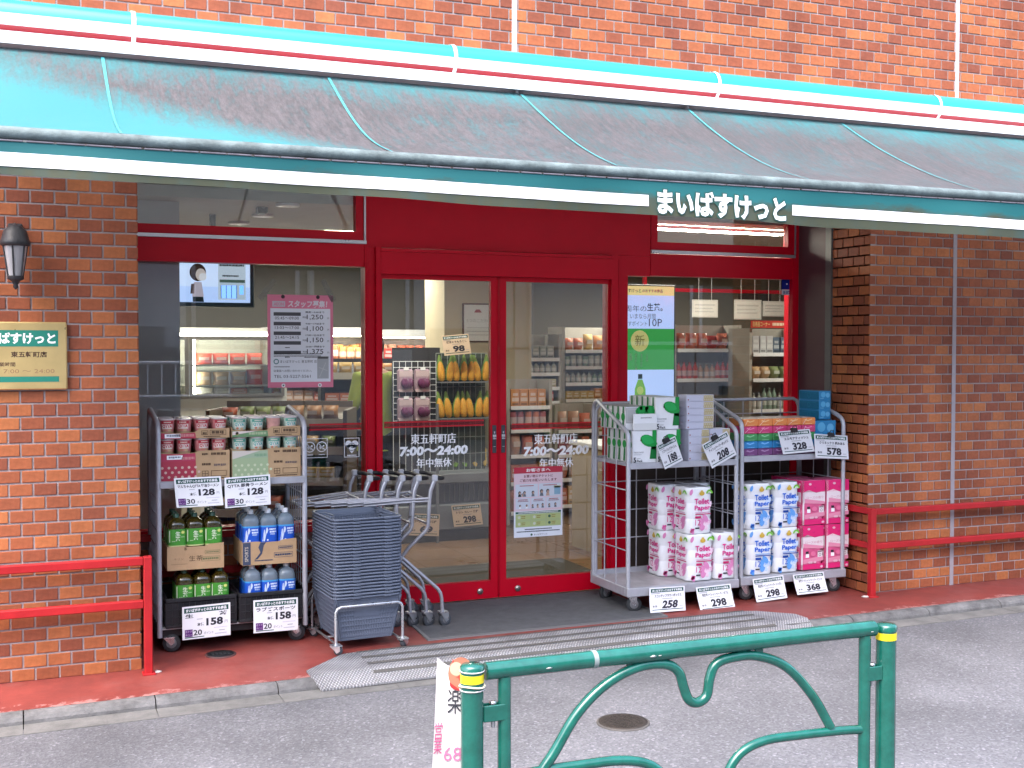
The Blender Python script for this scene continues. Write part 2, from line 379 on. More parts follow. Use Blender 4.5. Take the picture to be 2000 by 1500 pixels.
def canopy_mat():
    m = bpy.data.materials.new('awning_cloth'); m.use_nodes = True; N, L = nodes(m); b = N['Principled BSDF']
    g = N.new('ShaderNodeNewGeometry'); sx = N.new('ShaderNodeSeparateXYZ'); L.new(g.outputs['Position'], sx.inputs[0])
    def noise(sc, det, scale3=(1, 1, 1), ro=.65):
        mp = N.new('ShaderNodeMapping'); mp.inputs['Scale'].default_value = scale3; L.new(g.outputs['Position'], mp.inputs[0])
        n = N.new('ShaderNodeTexNoise'); n.inputs['Scale'].default_value = sc; n.inputs['Detail'].default_value = det; n.inputs['Roughness'].default_value = ro; L.new(mp.outputs[0], n.inputs[0]); return n
    big = noise(.9, 5); streak = noise(13, 7, (2.6, .30, .30), .75); fine = noise(55, 4, (1.5, .5, .5))
    def rng(s, a, b_, c, d):
        r = N.new('ShaderNodeMapRange'); r.inputs[1].default_value = a; r.inputs[2].default_value = b_; r.inputs[3].default_value = c; r.inputs[4].default_value = d; L.new(s, r.inputs[0]); return r.outputs[0]
    def math_(op, a, b_):
        q = N.new('ShaderNodeMath'); q.operation = op
        for i, x in enumerate((a, b_)):
            if isinstance(x, (int, float)): q.inputs[i].default_value = x
            else: L.new(x, q.inputs[i])
        return q.outputs[0]
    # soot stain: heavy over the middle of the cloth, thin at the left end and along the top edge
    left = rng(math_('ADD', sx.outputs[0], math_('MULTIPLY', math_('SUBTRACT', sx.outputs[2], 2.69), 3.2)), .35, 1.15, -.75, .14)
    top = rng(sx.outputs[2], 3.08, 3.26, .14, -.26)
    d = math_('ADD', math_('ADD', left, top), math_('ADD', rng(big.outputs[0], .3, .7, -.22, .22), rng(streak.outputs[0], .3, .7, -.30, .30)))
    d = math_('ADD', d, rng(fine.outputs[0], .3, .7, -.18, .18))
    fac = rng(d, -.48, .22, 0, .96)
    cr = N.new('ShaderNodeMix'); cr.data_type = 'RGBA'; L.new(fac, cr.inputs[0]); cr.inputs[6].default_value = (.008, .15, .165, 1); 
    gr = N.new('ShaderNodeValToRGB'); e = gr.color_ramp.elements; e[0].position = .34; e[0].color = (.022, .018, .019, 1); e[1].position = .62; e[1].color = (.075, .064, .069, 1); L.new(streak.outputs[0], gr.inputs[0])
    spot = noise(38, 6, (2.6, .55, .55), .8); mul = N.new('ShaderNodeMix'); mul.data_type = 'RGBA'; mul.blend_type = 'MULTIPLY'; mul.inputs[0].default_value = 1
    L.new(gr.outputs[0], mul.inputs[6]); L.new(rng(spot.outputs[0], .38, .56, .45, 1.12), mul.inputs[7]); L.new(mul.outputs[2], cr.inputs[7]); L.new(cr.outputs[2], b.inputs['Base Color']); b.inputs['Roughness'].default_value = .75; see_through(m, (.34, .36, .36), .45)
    bp = N.new('ShaderNodeBump'); bp.inputs['Strength'].default_value = .25; bp.inputs['Distance'].default_value = .004; L.new(fine.outputs[0], bp.inputs['Height']); L.new(bp.outputs[0], b.inputs['Normal'])
    return m
def valance_mat():
    m = bpy.data.materials.new('valance_cloth'); m.use_nodes = True; N, L = nodes(m); b = N['Principled BSDF']
    g = N.new('ShaderNodeNewGeometry'); sx = N.new('ShaderNodeSeparateXYZ'); L.new(g.outputs['Position'], sx.inputs[0])
    mp = N.new('ShaderNodeMapping'); mp.inputs['Scale'].default_value = (.9, 1, 2.6); L.new(g.outputs['Position'], mp.inputs[0])
    n = N.new('ShaderNodeTexNoise'); n.inputs['Scale'].default_value = 2.4; n.inputs['Detail'].default_value = 8; n.inputs['Roughness'].default_value = .7; L.new(mp.outputs[0], n.inputs[0])
    # algae grime grows from the hanging hem upwards (stain of its own, not shading)
    r = N.new('ShaderNodeMapRange'); r.inputs[1].default_value = 2.50; r.inputs[2].default_value = 2.615; r.inputs[3].default_value = .36; r.inputs[4].default_value = -.22; L.new(sx.outputs[2], r.inputs[0])
    ad = N.new('ShaderNodeMath'); L.new(n.outputs[0], ad.inputs[0]); L.new(r.outputs[0], ad.inputs[1])
    r2 = N.new('ShaderNodeMapRange'); r2.inputs[1].default_value = .45; r2.inputs[2].default_value = .66; L.new(ad.outputs[0], r2.inputs[0])
    mp2 = N.new('ShaderNodeMapping'); mp2.inputs['Scale'].default_value = (1, 1, .4); L.new(g.outputs['Position'], mp2.inputs[0])
    n2 = N.new('ShaderNodeTexNoise'); n2.inputs['Scale'].default_value = 6; n2.inputs['Detail'].default_value = 5; L.new(mp2.outputs[0], n2.inputs[0])
    cr = N.new('ShaderNodeValToRGB'); e = cr.color_ramp.elements; e[0].position = .3; e[0].color = (.032, .048, .037, 1); e[1].position = .7; e[1].color = (.03, .062, .055, 1); x = e.new(.5); x.color = (.045, .052, .027, 1); L.new(n2.outputs[0], cr.inputs[0])
    mx = N.new('ShaderNodeMix'); mx.data_type = 'RGBA'; L.new(r2.outputs[0], mx.inputs[0]); mx.inputs[6].default_value = (.003, .105, .112, 1); L.new(cr.outputs[0], mx.inputs[7])
    L.new(mx.outputs[2], b.inputs['Base Color']); b.inputs['Roughness'].default_value = .7
    return m
ASPH, REDFL, PLATE = asphalt(), red_paint(), checker_plate()
CANOPY, VALANCE = canopy_mat(), valance_mat()
RED = pm('red_frame', (.54, .001, .016), .4, spec=.25, var=.1, scale=3, bump=.05, bscale=40)
REDD = pm('red_rail', (.40, .018, .022), .45, spec=.3, var=.2, scale=5, bump=.1)
ALU = pm('aluminium', (.55, .55, .58), .35, metal=.85, var=.1, scale=9, rvar=.1)
STEEL = pm('brushed_steel', (.5, .5, .52), .3, metal=1, var=.12, scale=3)
SILVER = pm('silver_paint', (.40, .40, .44), .4, metal=.3, var=.14, scale=12, rvar=.08)
GALV = pm('galvanised', (.62, .62, .64), .3, metal=.9, var=.15, scale=14, rvar=.1)
CONC = pm('kerb_concrete', (.14, .137, .14), .9, var=.5, scale=9, bump=.5, bscale=90)
CONC2 = pm('gutter_concrete', (.15, .148, .145), .9, var=.35, scale=7, bump=.5, bscale=90)
BLK = pm('black_plastic', (.014, .014, .016), .5, var=.2, scale=30, bump=.1)
RUB = pm('grey_rubber', (.055, .06, .07), .7, var=.2, scale=20)
DARK = pm('dark_void', (.02, .018, .018), .8)
WPAINT = pm('white_paint', (.80, .80, .82), .4, var=.08, scale=7)
OFFW = pm('warm_white', (.70, .66, .58), .7, var=.06, scale=3)

# ------------------------------------------------------------------ the setting
m = MB(); n = 24
X0, X1, Yn = -70, 90, -70
m.add([(X0, Yn, rz(X0)), (X1, Yn, rz(X1)), (X1, -.6, rz(X1)), (X0, -.6, rz(X0))], [(0, 1, 2, 3)])
road = struct(m.build('road', ASPH))
m = MB(); nx, ny = 30, 10; V = []; F = []
for j in range(ny+1):
    for i in range(nx+1):
        x = -4+14*i/nx; y = -.452+(YG+.05+.452)*j/ny; V.append((x, y, fz(x, min(y, .85))))
for j in range(ny):
    for i in range(nx): a = j*(nx+1)+i; F.append((a, a+1, a+nx+2, a+nx+1))
m.add(V, F)
forecourt = struct(m.build('forecourt', REDFL))
kerb = bpy.data.objects.new('kerb', None); COL.objects.link(kerb); struct(kerb)
gut = bpy.data.objects.new('gutter', None); COL.objects.link(gut); struct(gut)
def kerb_stone(x0, x1):
    pr = [(-.455, -.12), (-.455, .0), (-.475, .004), (-.505, .0), (-.527, -.012), (-.538, -.028), (-.545, -.12)]
    b = MB(); V = []
    for x in (x0, x1): V += [(x, y, .113+.0085*x+z) for y, z in pr]
    k = len(pr); F = [(i, i+1, k+i+1, k+i) for i in range(k-1)]+[tuple(range(k))[::-1], tuple(range(k, 2*k))]
    return b.add(V, F)
x = -4.18
while x < 9.5:
    kerb_stone(x+.003, x+.597).build('kerb_stone', CONC, kerb)
    b = MB(); V = [(xx, y, .069+.0085*xx+(y+.69)*.0) for xx in (x+.002, x+.598) for y in (-.69, -.541)]
    V += [(p[0], p[1], p[2]-.05) for p in V]
    b.add(V, [(0, 1, 3, 2), (0, 2, 6, 4), (1, 5, 7, 3), (0, 4, 5, 1), (2, 3, 7, 6)]); b.build('gutter_slab', CONC2, gut)
    x += .6

# ------------------------------------------------------------------ brick walls
BH, BWD, JN = .0585, .1065, .0095
_bm = {}
def brick_mesh(wd):
    k = round(wd, 3)
    if k not in _bm:
        b = MB(); c = .0022; y0 = .014
        b.add([(0, y0, 0), (wd, y0, 0), (wd, y0, BH), (0, y0, BH), (0, c, 0), (wd, c, 0), (wd, c, BH), (0, c, BH),
               (c, 0, c), (wd-c, 0, c), (wd-c, 0, BH-c), (c, 0, BH-c)],
              [(8, 9, 10, 11), (4, 5, 9, 8), (5, 6, 10, 9), (6, 7, 11, 10), (7, 4, 8, 11), (0, 1, 5, 4), (1, 2, 6, 5), (2, 3, 7, 6), (3, 0, 4, 7)])
        _bm[k] = (b, b.mesh('brick', BRICK))
    return _bm[k]
def courses(x0, x1, z0, z1, half0=0, anchor=None):
    """running bond between x0 and x1, measured from anchor; yields (x, z, width)"""
    a = x0 if anchor is None else anchor; r = 0; z = z0
    while z+BH <= z1+.001:
        off = ((r+half0) % 2)*.058
        k = math.floor((x0-a-off)/.116)-1; x = a+off+k*.116
        while x < x1:
            u0, u1 = max(x, x0), min(x+BWD, x1)
            if u1-u0 > .018: yield u0, z, u1-u0
            x += .116
        z += .068; r += 1
def lay(wall, bricks, place, limit, rot=0.0, sizekey=None):
    """place(x, z) -> world point of the brick's lower left front corner"""
    L = []
    for u, z, wd in bricks:
        P = place(u, z); c = place(u+wd/2, z+BH/2); px, py, d = proj(c)
        inside = d > .2 and -25 < px < 2025 and -25 < py < 1525 and (sizekey is None or sizekey(px, py))
        L.append((not inside, d, P, wd))
    L.sort(key=lambda t: (t[0], t[1]))
    base = abs_loc(wall); sm = MB(); cr_, sr_ = math.cos(rot), math.sin(rot)
    for i, (out, d, P, wd) in enumerate(L):
        P = Vector(P); P += Vector((-sr_, cr_, 0))*0 + Vector((0, 0, 0))
        jy = rnd.uniform(-.0008, .0008)
        if i < limit and not out:
            o = link('brick', brick_mesh(wd)[1], wall, loc=P-base+Vector((sr_*-jy, cr_*jy, 0))); o.rotation_euler = (0, 0, rot)
        else:
            b = brick_mesh(wd)[0]
            sm.add([(P.x+cr_*vx-sr_*vy, P.y+sr_*vx+cr_*vy, P.z+vz) for vx, vy, vz in b.v], b.f)
    if sm.v:
        o = sm.build('brickwork', BRICKS, wall, world=True); o['kind'] = 'stuff'
GR = .006      # mortar sits 6 mm behind the brick faces
def wall(label, loc): return thing('brick_wall', label, 'brick wall', loc)
XR = 4.755     # right pier corner
ZB = .128
wl_ = wall('brown brick wall left of the shop window, carrying the brass plate and lantern', (-1, 0, .1))
MB().box(-4.2, 0-GR, GR, .9, -.05, 2.95).build('mortar_bed', MORTAR, wl_, True)
lay(wl_, list(courses(-1.9, 0, ZB, 2.9, 0, -.054)), lambda u, z: (u, 0, z), 300)
b_ = MB()
sm = MB()
for u, z, wd in courses(0, .80, ZB, 2.9, 1, 0):      # return of the left pier, faces right
    b = brick_mesh(wd)[0]; sm.add([(-vy, .004+u+vx, z+vz) for vx, vy, vz in b.v], b.f)
o = sm.build('return_brickwork', BRICKS, wl_, True); o['kind'] = 'stuff'
MB().box(-4.2, -.0, -.045, -.002, .05, .122).build('plinth', REDFL, wl_, True)
wr_ = wall('brown brick wall right of the shop front with a grey movement joint', (XR+1, 0, .1))
MB().box(XR+GR, 9.5, GR, .9, -.05, 2.95).build('mortar_bed', MORTAR, wr_, True)
lay(wr_, list(courses(XR, 7.2, ZB+.035, 2.9, 0, XR)), lambda u, z: (u, 0, z), 300)
MB().box(5.475, 5.508, -.004, .02, .1, 2.95).build('movement_joint', pm('sealant', (.33, .29, .31), .7), wr_, True)
MB().box(XR, 9.5, -.045, -.002, .05, .158).build('plinth', REDFL, wr_, True)
wt_ = wall('narrow brick reveal turning into the shop entrance behind the tissue trolley', (XR, .2, .14))
MB().box(XR+GR, XR+.05, .002, .40, .1, 2.95).build('mortar_bed', MORTAR, wt_, True)
lay(wt_, list(courses(0, .40, ZB+.035, 2.9, 1, 0)), lambda u, z: (XR, .402-u, z), 300, rot=-math.pi/2)
wu_ = wall('sunlit orange brick wall above the striped awning', (2, 0, 2.95))
MB().box(-4.2, 9.5, GR, .9, 2.951, 5.2).build('mortar_bed', MORTAR, wu_, True)
lay(wu_, list(courses(-1.2, 7.6, 3.30, 5.05, 0, 2.17)), lambda u, z: (u, 0, z), 300, sizekey=lambda px, py: py < 25+.09*px+15)
for xx, c in ((2.125, (.62, .58, .60)), (5.475, (.5, .42, .44))):
    MB().box(xx, xx+.03, -.005, .02, 3.45, 5.2).build('movement_joint', pm('sealant%d' % (xx*10), c, .7), wu_, True)
# soffit over the recessed entrance
struct(MB().box(.002, XR+.004, .008, .88, 2.92, 2.948).build('soffit', OFFW))
# ------------------------------------------------------------------ shop front
YF = .80                                                  # front face of the frames
def gx(px): return onY(px, 750, YF).x
def gz(px, py, Y=YF): return onY(px, py, Y).z
ZBEAM0 = gz(500, 515); ZAL = gz(510, 466); ZTG = gz(480, 449); ZTOP = 2.915
XM0, XM1 = gx(713), gx(742)                               # left mullion
XJ0, XJ1 = gx(1189), gx(1224)                             # right door jamb
XS0, XS1 = gx(1546), XR-.004
XH1 = gx(1270)
ZSILL = gz(640, 1018); ZSILR = gz(1400, 862)
ZHT, ZHB = gz(985, 500), gz(985, 550)                     # door header box
ZRT = gz(985, 1131)                                       # top of the door's bottom rail
sf = thing('storefront', 'red framed glass shop front under the awning', 'shop front', (2.4, YF, FI))
P = lambda name, mb, mat: mb.build(name, mat, sf, True)
P('beam', MB().box(.004, XM0, YF, .9, ZBEAM0, ZAL-.012), RED)
P('beam', MB().box(XH1-.0, XS1, YF, .9, gz(1390, 541.6), gz(1400, 500)), RED)
P('header_panel', MB().box(XM0+.001, XH1-.001, YF+.004, .9, ZHT+.03, ZTOP), RED)
P('beam', MB().box(XJ1-.02, XH1-.002, YF+.006, .9, gz(1250, 539), ZHT+.029), RED)
P('trim', MB().box(.004, XM0+.01, YF-.012, YF+.03, ZAL-.011, ZAL+.010), ALU)
P('trim', MB().box(XH1+.002, XS0+.02, YF-.012, YF+.03, gz(1400, 499), gz(1400, 493)), ALU)
for x0, x1, zb in ((.004, XM0-.006, ZAL+.011), (XH1+.004, XS0+.01, gz(1400, 492))):
    fr = P('transom_frame', MB().box(x0, x1, YF, .86, zb, zb+.055).box(x0, x0+.05, YF, .86, zb+.055, ZTOP).box(x1-.05, x1, YF, .86, zb+.055, ZTOP), RED)
    g = MB().box(x0+.05, x1-.05, .836, .842, zb+.055, ZTOP).build('pane', GLASS, fr); 
    P('trim', MB().box(x1+.001, x1+.012, YF-.012, YF+.03, zb, ZTOP), ALU)
# mullions and jambs
P('mullion', MB().box(XM0, XM1-.035, YF-.01, .9, FI-.02, ZHT+.028).box(XM1-.033, XM1, YF-.04, .9, FI-.02, ZHT+.028).box(XM0+.012, XM0+.02, YF-.016, YF-.008, FI-.02, ZHT), RED)
P('jamb', MB().box(XJ0, XJ0+.05, YF-.04, .9, FI-.02, ZHT+.027).box(XJ0+.052, XJ1, YF-.012, .9, FI-.02, ZHT+.027).box(XJ0+.062, XJ0+.072, YF-.02, YF-.01, FI, ZHT), RED)
P('stile', MB().box(XS0, XS1, YF-.005, .9, FI-.02, ZTOP), RED)
P('door_header', MB().box(XM1-.002, XJ0+.002, YF-.044, .9, ZHB+.03, ZHT).box(XM1-.002, XJ0+.002, YF-.05, .9, ZHT+.001, ZHT+.022), RED)
P('sill', MB().box(.004, XM0-.001, YF-.01, .9, ZSILL-.05, ZSILL), RED)
P('sill', MB().box(XJ1+.001, XS0-.001, YF-.006, .9, ZSILR-.045, ZSILR), RED)
P('window_post', MB().box(.004, .05, YF, .9, ZSILL+.001, ZBEAM0-.001), RED)
P('pane', MB().box(.05, XM0, .838, .844, ZSILL, ZBEAM0), GLASS)
P('pane', MB().box(XJ1, XS0, .838, .844, ZSILR, gz(1390, 541.6)), GLASS)
P('low_panel', MB().box(XJ1+.001, XS0-.001, YF+.02, .9, FI-.02, ZSILR-.046), pm('brown_panel', (.055, .042, .036), .5, var=.1))
P('threshold', MB().box(XM1, XJ0, YF-.02, .9, FI-.03, FI-.003), STEEL)
# low brick wall under the left window with two red bump rails
lw_ = wall('low brick wall below the left shop window behind the bottle trolley', (.8, YF, .15))
MB().box(.006, XM0-.002, YF+.012, .9, .1, ZSILL-.051).build('mortar_bed', MORTAR, lw_, True)
lay(lw_, list(courses(.004, XM0-.002, .165, ZSILL-.06, 0, .004)), lambda u, z: (u, YF+.006, z), 300)
rb = thing('bump_rail', 'pair of red bump rails under the left shop window', 'rail', (.8, .7, .15))
for yy in (1042, 1112):
    zz = gz(443, yy, .70); MB().box(.02, XM0-.03, .69, .72, zz-.02, zz+.02).build('rail', REDD, rb, True)
for xx in (.05, XM0-.09): MB().box(xx, xx+.03, .721, .80, gz(443, 1112, .7)-.015, gz(443, 1112, .7)+.015).build('bracket', REDD, rb, True)
# side lining of the recess on the right
P('side_panel', MB().box(XR-.003, XR+.03, .478, YF-.006, .14, ZTOP), pm('plum_panel', (.085, .035, .042), .45, var=.06))
P('shutter_rail', MB().box(XR-.006, XR+.03, .404, .476, .14, ZTOP).box(XR-.012, XR-.006, .404, .410, .14, ZTOP), pm('shutter_steel', (.16, .155, .15), .5, metal=.5, var=.1))

# sliding doors: children of the shop front, each with pane, handle plate and lock
def door(x0, x1, inner):
    d = P('door', MB(), RED)
    st = .052
    mb = MB(); y0, y1 = YF-.012, YF+.03
    l, r = (.012, st) if inner == 'r' else (st, .012)
    mb.box(x0, x0+l, y0, y1, FI+.004, ZHB+.029).box(x1-r, x1, y0, y1, FI+.004, ZHB+.029)
    mb.box(x0+l, x1-r, y0, y1, FI+.004, ZRT).box(x0+l, x1-r, y0, y1, ZHB, ZHB+.029)
    if inner == 'r': mb.box(x1-.006, x1-.0, y0-.006, y0, FI+.02, ZHB+.02)
    else: mb.box(x0, x0+.006, y0-.006, y0, FI+.02, ZHB+.02)
    d.data = mb.mesh('door', RED)
    MB().box(x0+l-.004, x1-r+.004, YF+.006, YF+.012, ZRT-.004, ZHB+.004).build('pane', GLASS, d)
    xi = x1-st/2-.003 if inner == 'r' else x0+st/2+.003
    zt, zb = gz(972, 830), gz(972, 884)
    MB().bbox(xi-.014, xi+.014, y0-.007, y0-.0005, zb, zt, .002).build('handle', pm('handle_plate', (.05, .05, .06), .4), d)
    pr = Print(); pr.rect(-.0125, .0125, -.036, .078, (.045, .045, .055)); pr.up(); pr.rect(-.012, .012, .02, .05, (.5, .5, .53)).rect(-.011, .011, .055, .075, (.10, .10, .13)); pr.up(); pr.rect(-.003, .003, .058, .071, (.6, .6, .62)).bars(-.008, .008, -.03, .004, (.5, .5, .52))
    pr.text('自動', 0, .03, .013, INK, .01)
    pr.build('handle_label', d, loc=(xi, y0-.0078, (zt+zb)/2-.02))
    lx = x1-.13 if inner == 'r' else x0+.135
    MB().lathe([(.021, 0), (.021, -.006), (.017, -.010), (.006, -.010), (.006, -.012)], (lx, y0, FI+.055), 18, axis='Y').build('lock', pm('lock_metal', (.42, .36, .33), .35, metal=.8), d)
    return d
XC = gx(972.5)
dl = door(XM1+.002, XC-.003, 'r'); dr = door(XC+.003, XJ0-.002, 'l')

# lettering and stickers on the glass (thin vinyl on the outer face)
LET = (.90, .90, .93)
def decal(name, label, cat, pr, X, Z, Y, group=None):
    o = pr.build(name, None, loc=(X, Y, Z)); tag(o, label, cat, group); return o
for cx, nm in ((848, 'left'), (1087, 'right')):
    c = onY(cx, 880, YF+.004); pr = Print()
    k = 1/proj((c.x, YF, c.z))[2]*FPX      # px per metre
    H = 20/k; dz = 23.5/k
    pr.text('7:00～24:00', 0, 0, 19/k, LET, .05, width=122/k/.87, shear=.12)
    for du in (-.0016, 0, .0016):                          # heavy gothic strokes
        pr.text('東五軒町店', -.004+du, dz, H, LET, .0, width=80/k/.87).text('年中無休', du, -dz, 18/k, LET, .0, width=62/k/.87); pr.up(.3)
    decal('door_lettering', 'white shop hours lettering on the %s sliding door' % nm, 'lettering', pr, c.x, c.z, YF+.0045)
YP = .8365                                               # outer face of the fixed panes
c = onY(626, 875, YP); pr = Print()
pr.frame(-.105, .045, -.062, .062, .004, LET)
for u in (-.068, .008):
    pr.ring(u, .008, .034, .006, LET); pr.line(u-.022, .03, u+.022, -.014, .005, LET); pr.disc(u-.004, .006, .013, LET, .008).rect(u-.014, u-.008, -.008, .004, LET).rect(u+.004, u+.009, -.008, .004, LET).disc(u+.012, .014, .006, LET)
    pr.bars(u-.02, u+.02, -.042, .006, LET)
decal('warning_sticker', 'white outlined no dogs and no cycling sticker on the left window', 'sticker', pr, c.x, c.z, YP-.0004)
c = onY(687, 874, YP); pr = Print()
pr.frame(-.05, .05, -.062, .062, .004, LET)
pr.disc(-.02, .022, .023, LET).disc(.02, .022, .023, LET).poly([(-.041, .014), (0, -.038), (.041, .014), (0, .02)], LET); pr.up()
pr.ring(0, .004, .026, .004, (.05, .06, .08)).line(0, .02, 0, -.003, .005, (.05, .06, .08)).line(0, -.001, .014, -.001, .005, (.05, .06, .08)); pr.bars(-.03, .03, -.05, .008, LET)
decal('heart_sticker', 'white heart shaped defibrillator sticker on the left window', 'sticker', pr, c.x, c.z, YP-.0004)
c = onY(1539, 560, YP); pr = Print(); pr.rect(-.046, .046, -.02, .066, (.004, .016, .22)).rect(-.046, .046, -.062, -.021, (.55, .55, .6)); pr.up()
pr.text('全日警', 0, -.042, .024, (.01, .02, .2), .03).disc(.0, .02, .006, WHITE)
decal('security_sticker', 'blue security company sticker in the right window corner', 'sticker', pr, c.x-.01, c.z, YP-.0004)

for x0p, x1p, yl, Yd_, lab in ((604, 706, 834, YP-.0004, 'left window pane'), (750, 945, 829, YF+.0048, 'left sliding door'), (1000, 1180, 832, YF+.0048, 'right sliding door')):
    a_, b_ = onY(x0p, yl, Yd_), onY(x1p, yl-.012*(x1p-x0p), Yd_); pr = Print(); zz_ = (a_.z+b_.z)/2; h_ = .021; w2 = (b_.x-a_.x)/2
    pr.rect(-w2, w2, -h_, h_, pm('stripe_film', (.22, .008, .015), .4, alpha=.72, var=0)); pr.up(); pr.rect(-w2, w2, h_*.55, h_, (.50, .02, .03)).rect(-w2, w2, -h_, -h_*.55, (.50, .02, .03))
    decal('safety_stripe', 'pair of thin red safety lines across the %s' % lab, 'sticker', pr, (a_.x+b_.x)/2, zz_, Yd_-.0002)

# recruiting poster taped inside the left window
c0, c1 = onY(522, 575, YP), onY(651, 756, YP)
W_, H_ = c1.x-c0.x, c0.z-c1.z
po = thing('recruiting_poster', 'pink bordered staff recruiting poster with hourly wages on left window', 'poster', ((c0.x+c1.x)/2, YP-.0006, (c0.z+c1.z)/2))
PK = (.74, .22, .32)
pr = Print(); pr.rect(-W_/2, W_/2, -H_/2, H_/2, PK); pr.up()
u0, u1, v0, v1 = -W_/2+.018, W_/2-.018, -H_/2+.035, H_/2-.085
pr.rect(u0, u1, v0, v1, (.78, .80, .86)); pr.rect(-W_/2+.03, -W_/2+.11, H_/2-.075, H_/2-.04, (.62, .55, .6)); pr.up()
pr.text('スタッフ募集！', .045, H_/2-.056, .045, (.8, .74, .78), .03, width=W_*.60, shear=.1); pr.text('AEON', -W_/2+.07, H_/2-.058, .02, PK, .02, width=.062)
hw = u0+.19; y = v1-.03
for i in range(5):
    pr.rect(u0+.02, hw, y-.016, y+.006, (.09, .09, .10)); y -= .034
    if i < 3: pr.text(('05:45～09:00', '13:03～17:00', '21:45～24:15')[i], (u0+hw)/2+.008, y+.004, .018, INK, .0, width=.15)
    else: pr.bars(u0+.09, u0+.12, y, .006, INK)
    y -= .026
for i, (t, h) in enumerate((('1,250', '開店～9:00まで'), ('1,100', '9:00～17:00まで'), ('1,150', '17:00～22:00まで'), ('1,375', '22:00～閉店まで'))):
    y = v1-.022-i*.072
    pr.text(h, hw+.09, y, .012, INK, .02, width=.12).text('時給', hw+.025, y-.032, .013, INK, 0).text(t, hw+.09, y-.032, .034, INK, .005, width=.105).text('円', u1-.014, y-.038, .012, INK, 0)
pr.bars(hw+.02, u1-.01, v1-.305, .007, (.2, .2, .22))
pr.bars(u0+.02, u1-.05, v0+.175, .007, (.2, .2, .22)).bars(u0+.02, u1-.06, v0+.162, .007, (.2, .2, .22))
pr.ring(u0+.035, v0+.128, .017, .006, (.1, .25, .25)); pr.text('まいばすけっと 東五軒町 店', u0+.06, v0+.128, .018, INK, 0, width=.23, align='l')
pr.bars(u0+.02, u0+.12, v0+.095, .006, (.2, .2, .22)).text('従業員へお問い合わせください。', u0+.018, v0+.07, .015, INK, 0, width=.24, align='l').text('TEL 03-5227-5561', u0+.02, v0+.035, .018, INK, 0, width=.23, align='l')
pr.rect(u1-.085, u1-.012, v0+.02, v0+.16, (.42, .44, .46)); pr.up(); pr.rect(u1-.08, u1-.016, v0+.145, v0+.158, (.1, .1, .1)).line(u1-.07, v0+.03, u1-.03, v0+.12, .003, (.6, .6, .6)).line(u1-.075, v0+.09, u1-.02, v0+.07, .003, (.6, .6, .6))
for uu, vv, c in ((-.11, H_/2-.012, (.06, .03, .035)), (.11, H_/2-.012, (.06, .03, .035)), (-.11, -H_/2+.014, WHITE), (.12, -H_/2+.014, WHITE)):
    pr.disc(uu, vv, .012, c); pr.up(); pr.disc(uu, vv, .005, INK)
pr.build('print', po)
TAPE = glass_mat('tape', (.80, .79, .76), .25, 2.2)
for uu, a in ((-W_/2+.0, 50), (W_/2-.03, -62)):
    q = MB().box(-.075, .075, -.0012, -.0008, -.017, .017).build('tape', TAPE, po); q.location = (uu, 0, H_/2+.03); q.rotation_euler = (0, -math.radians(a), 0)

# customer notice on the right door
c0, c1 = onY(1005, 908, YF+.004), onY(1097, 1050, YF+.004)
W_, H_ = c1.x-c0.x+.01, .475
po = thing('customer_notice', 'red topped shopping etiquette notice on the right sliding door', 'poster', ((c0.x+c1.x)/2, YF+.0035, (c0.z+c1.z)/2))
pr = Print(); pr.rect(-W_/2, W_/2, -H_/2, H_/2, (.80, .82, .88)); pr.up()
pr.rect(-W_/2, W_/2, H_/2-.042, H_/2, (.50, .04, .07)).rect(-W_/2, W_/2, -.06, H_/2-.042, (.74, .56, .62)); pr.up()
pr.text('お客さまへ', 0, H_/2-.021, .024, WHITE, .03, width=W_*.5).text('お買い物エチケットに', 0, H_/2-.062, .02, (.20, .05, .07), .025, width=W_*.6).text('ご協力をお願いいたします', 0, H_/2-.090, .02, (.20, .05, .07), .025, width=W_*.76)
HAIR, SK, CL = (.03, .03, .035), (.55, .36, .28), (.16, .17, .2)
def cell(u0, u1, v0, v1, heads, t):
    pr.rect(u0, u1, v0, v1, (.62, .66, .74)); pr.up(); pr.bars(u0+.02, u1-.02, v1-.012, .007, (.4, .1, .12)).bars(u0+.015, u1-.015, v1-.022, .006, (.3, .15, .18)) if t else pr.bars(u0+.03, u1-.03, v1-.012, .007, (.4, .1, .12))
    for hu, s_, c in heads:
        hu = u0+(u1-u0)*hu; pr.poly([(hu-.011*s_, v0+.003), (hu+.011*s_, v0+.003), (hu+.007*s_, v0+.02*s_), (hu-.007*s_, v0+.02*s_)], c).disc(hu, v0+.027*s_, .009*s_, HAIR, .0105*s_); pr.up(); pr.disc(hu+.002, v0+.0245*s_, .006*s_, SK, .007*s_); pr.y += pr.EPS
    pr.y += pr.EPS
a = W_/2-.012
cell(-a, -.004, .035, H_/2-.115, [(.18, 1.1, HAIR), (.4, 1.1, CL), (.3, .7, SK), (.78, 1.1, CL)], 0); cell(.004, a, .035, H_/2-.115, [(.12, 1.3, CL), (.4, 1.3, SK)], 0)
pr.up(); pr.rect(a-.05, a-.004, .045, .1, (.25, .42, .55)).rect(a-.052, a-.002, .09, .105, (.6, .58, .35)); pr.y += pr.EPS
cell(-a, -a/3-.003, -.045, .028, [(.3, .8, WHITE), (.75, .8, WHITE)], 1); cell(-a/3+.003, a/3-.003, -.045, .028, [(.1, .8, CL), (.45, .8, SK), (.8, .9, CL)], 1); cell(a/3+.003, a, -.045, .028, [(.2, .8, CL), (.62, .9, CL)], 1)
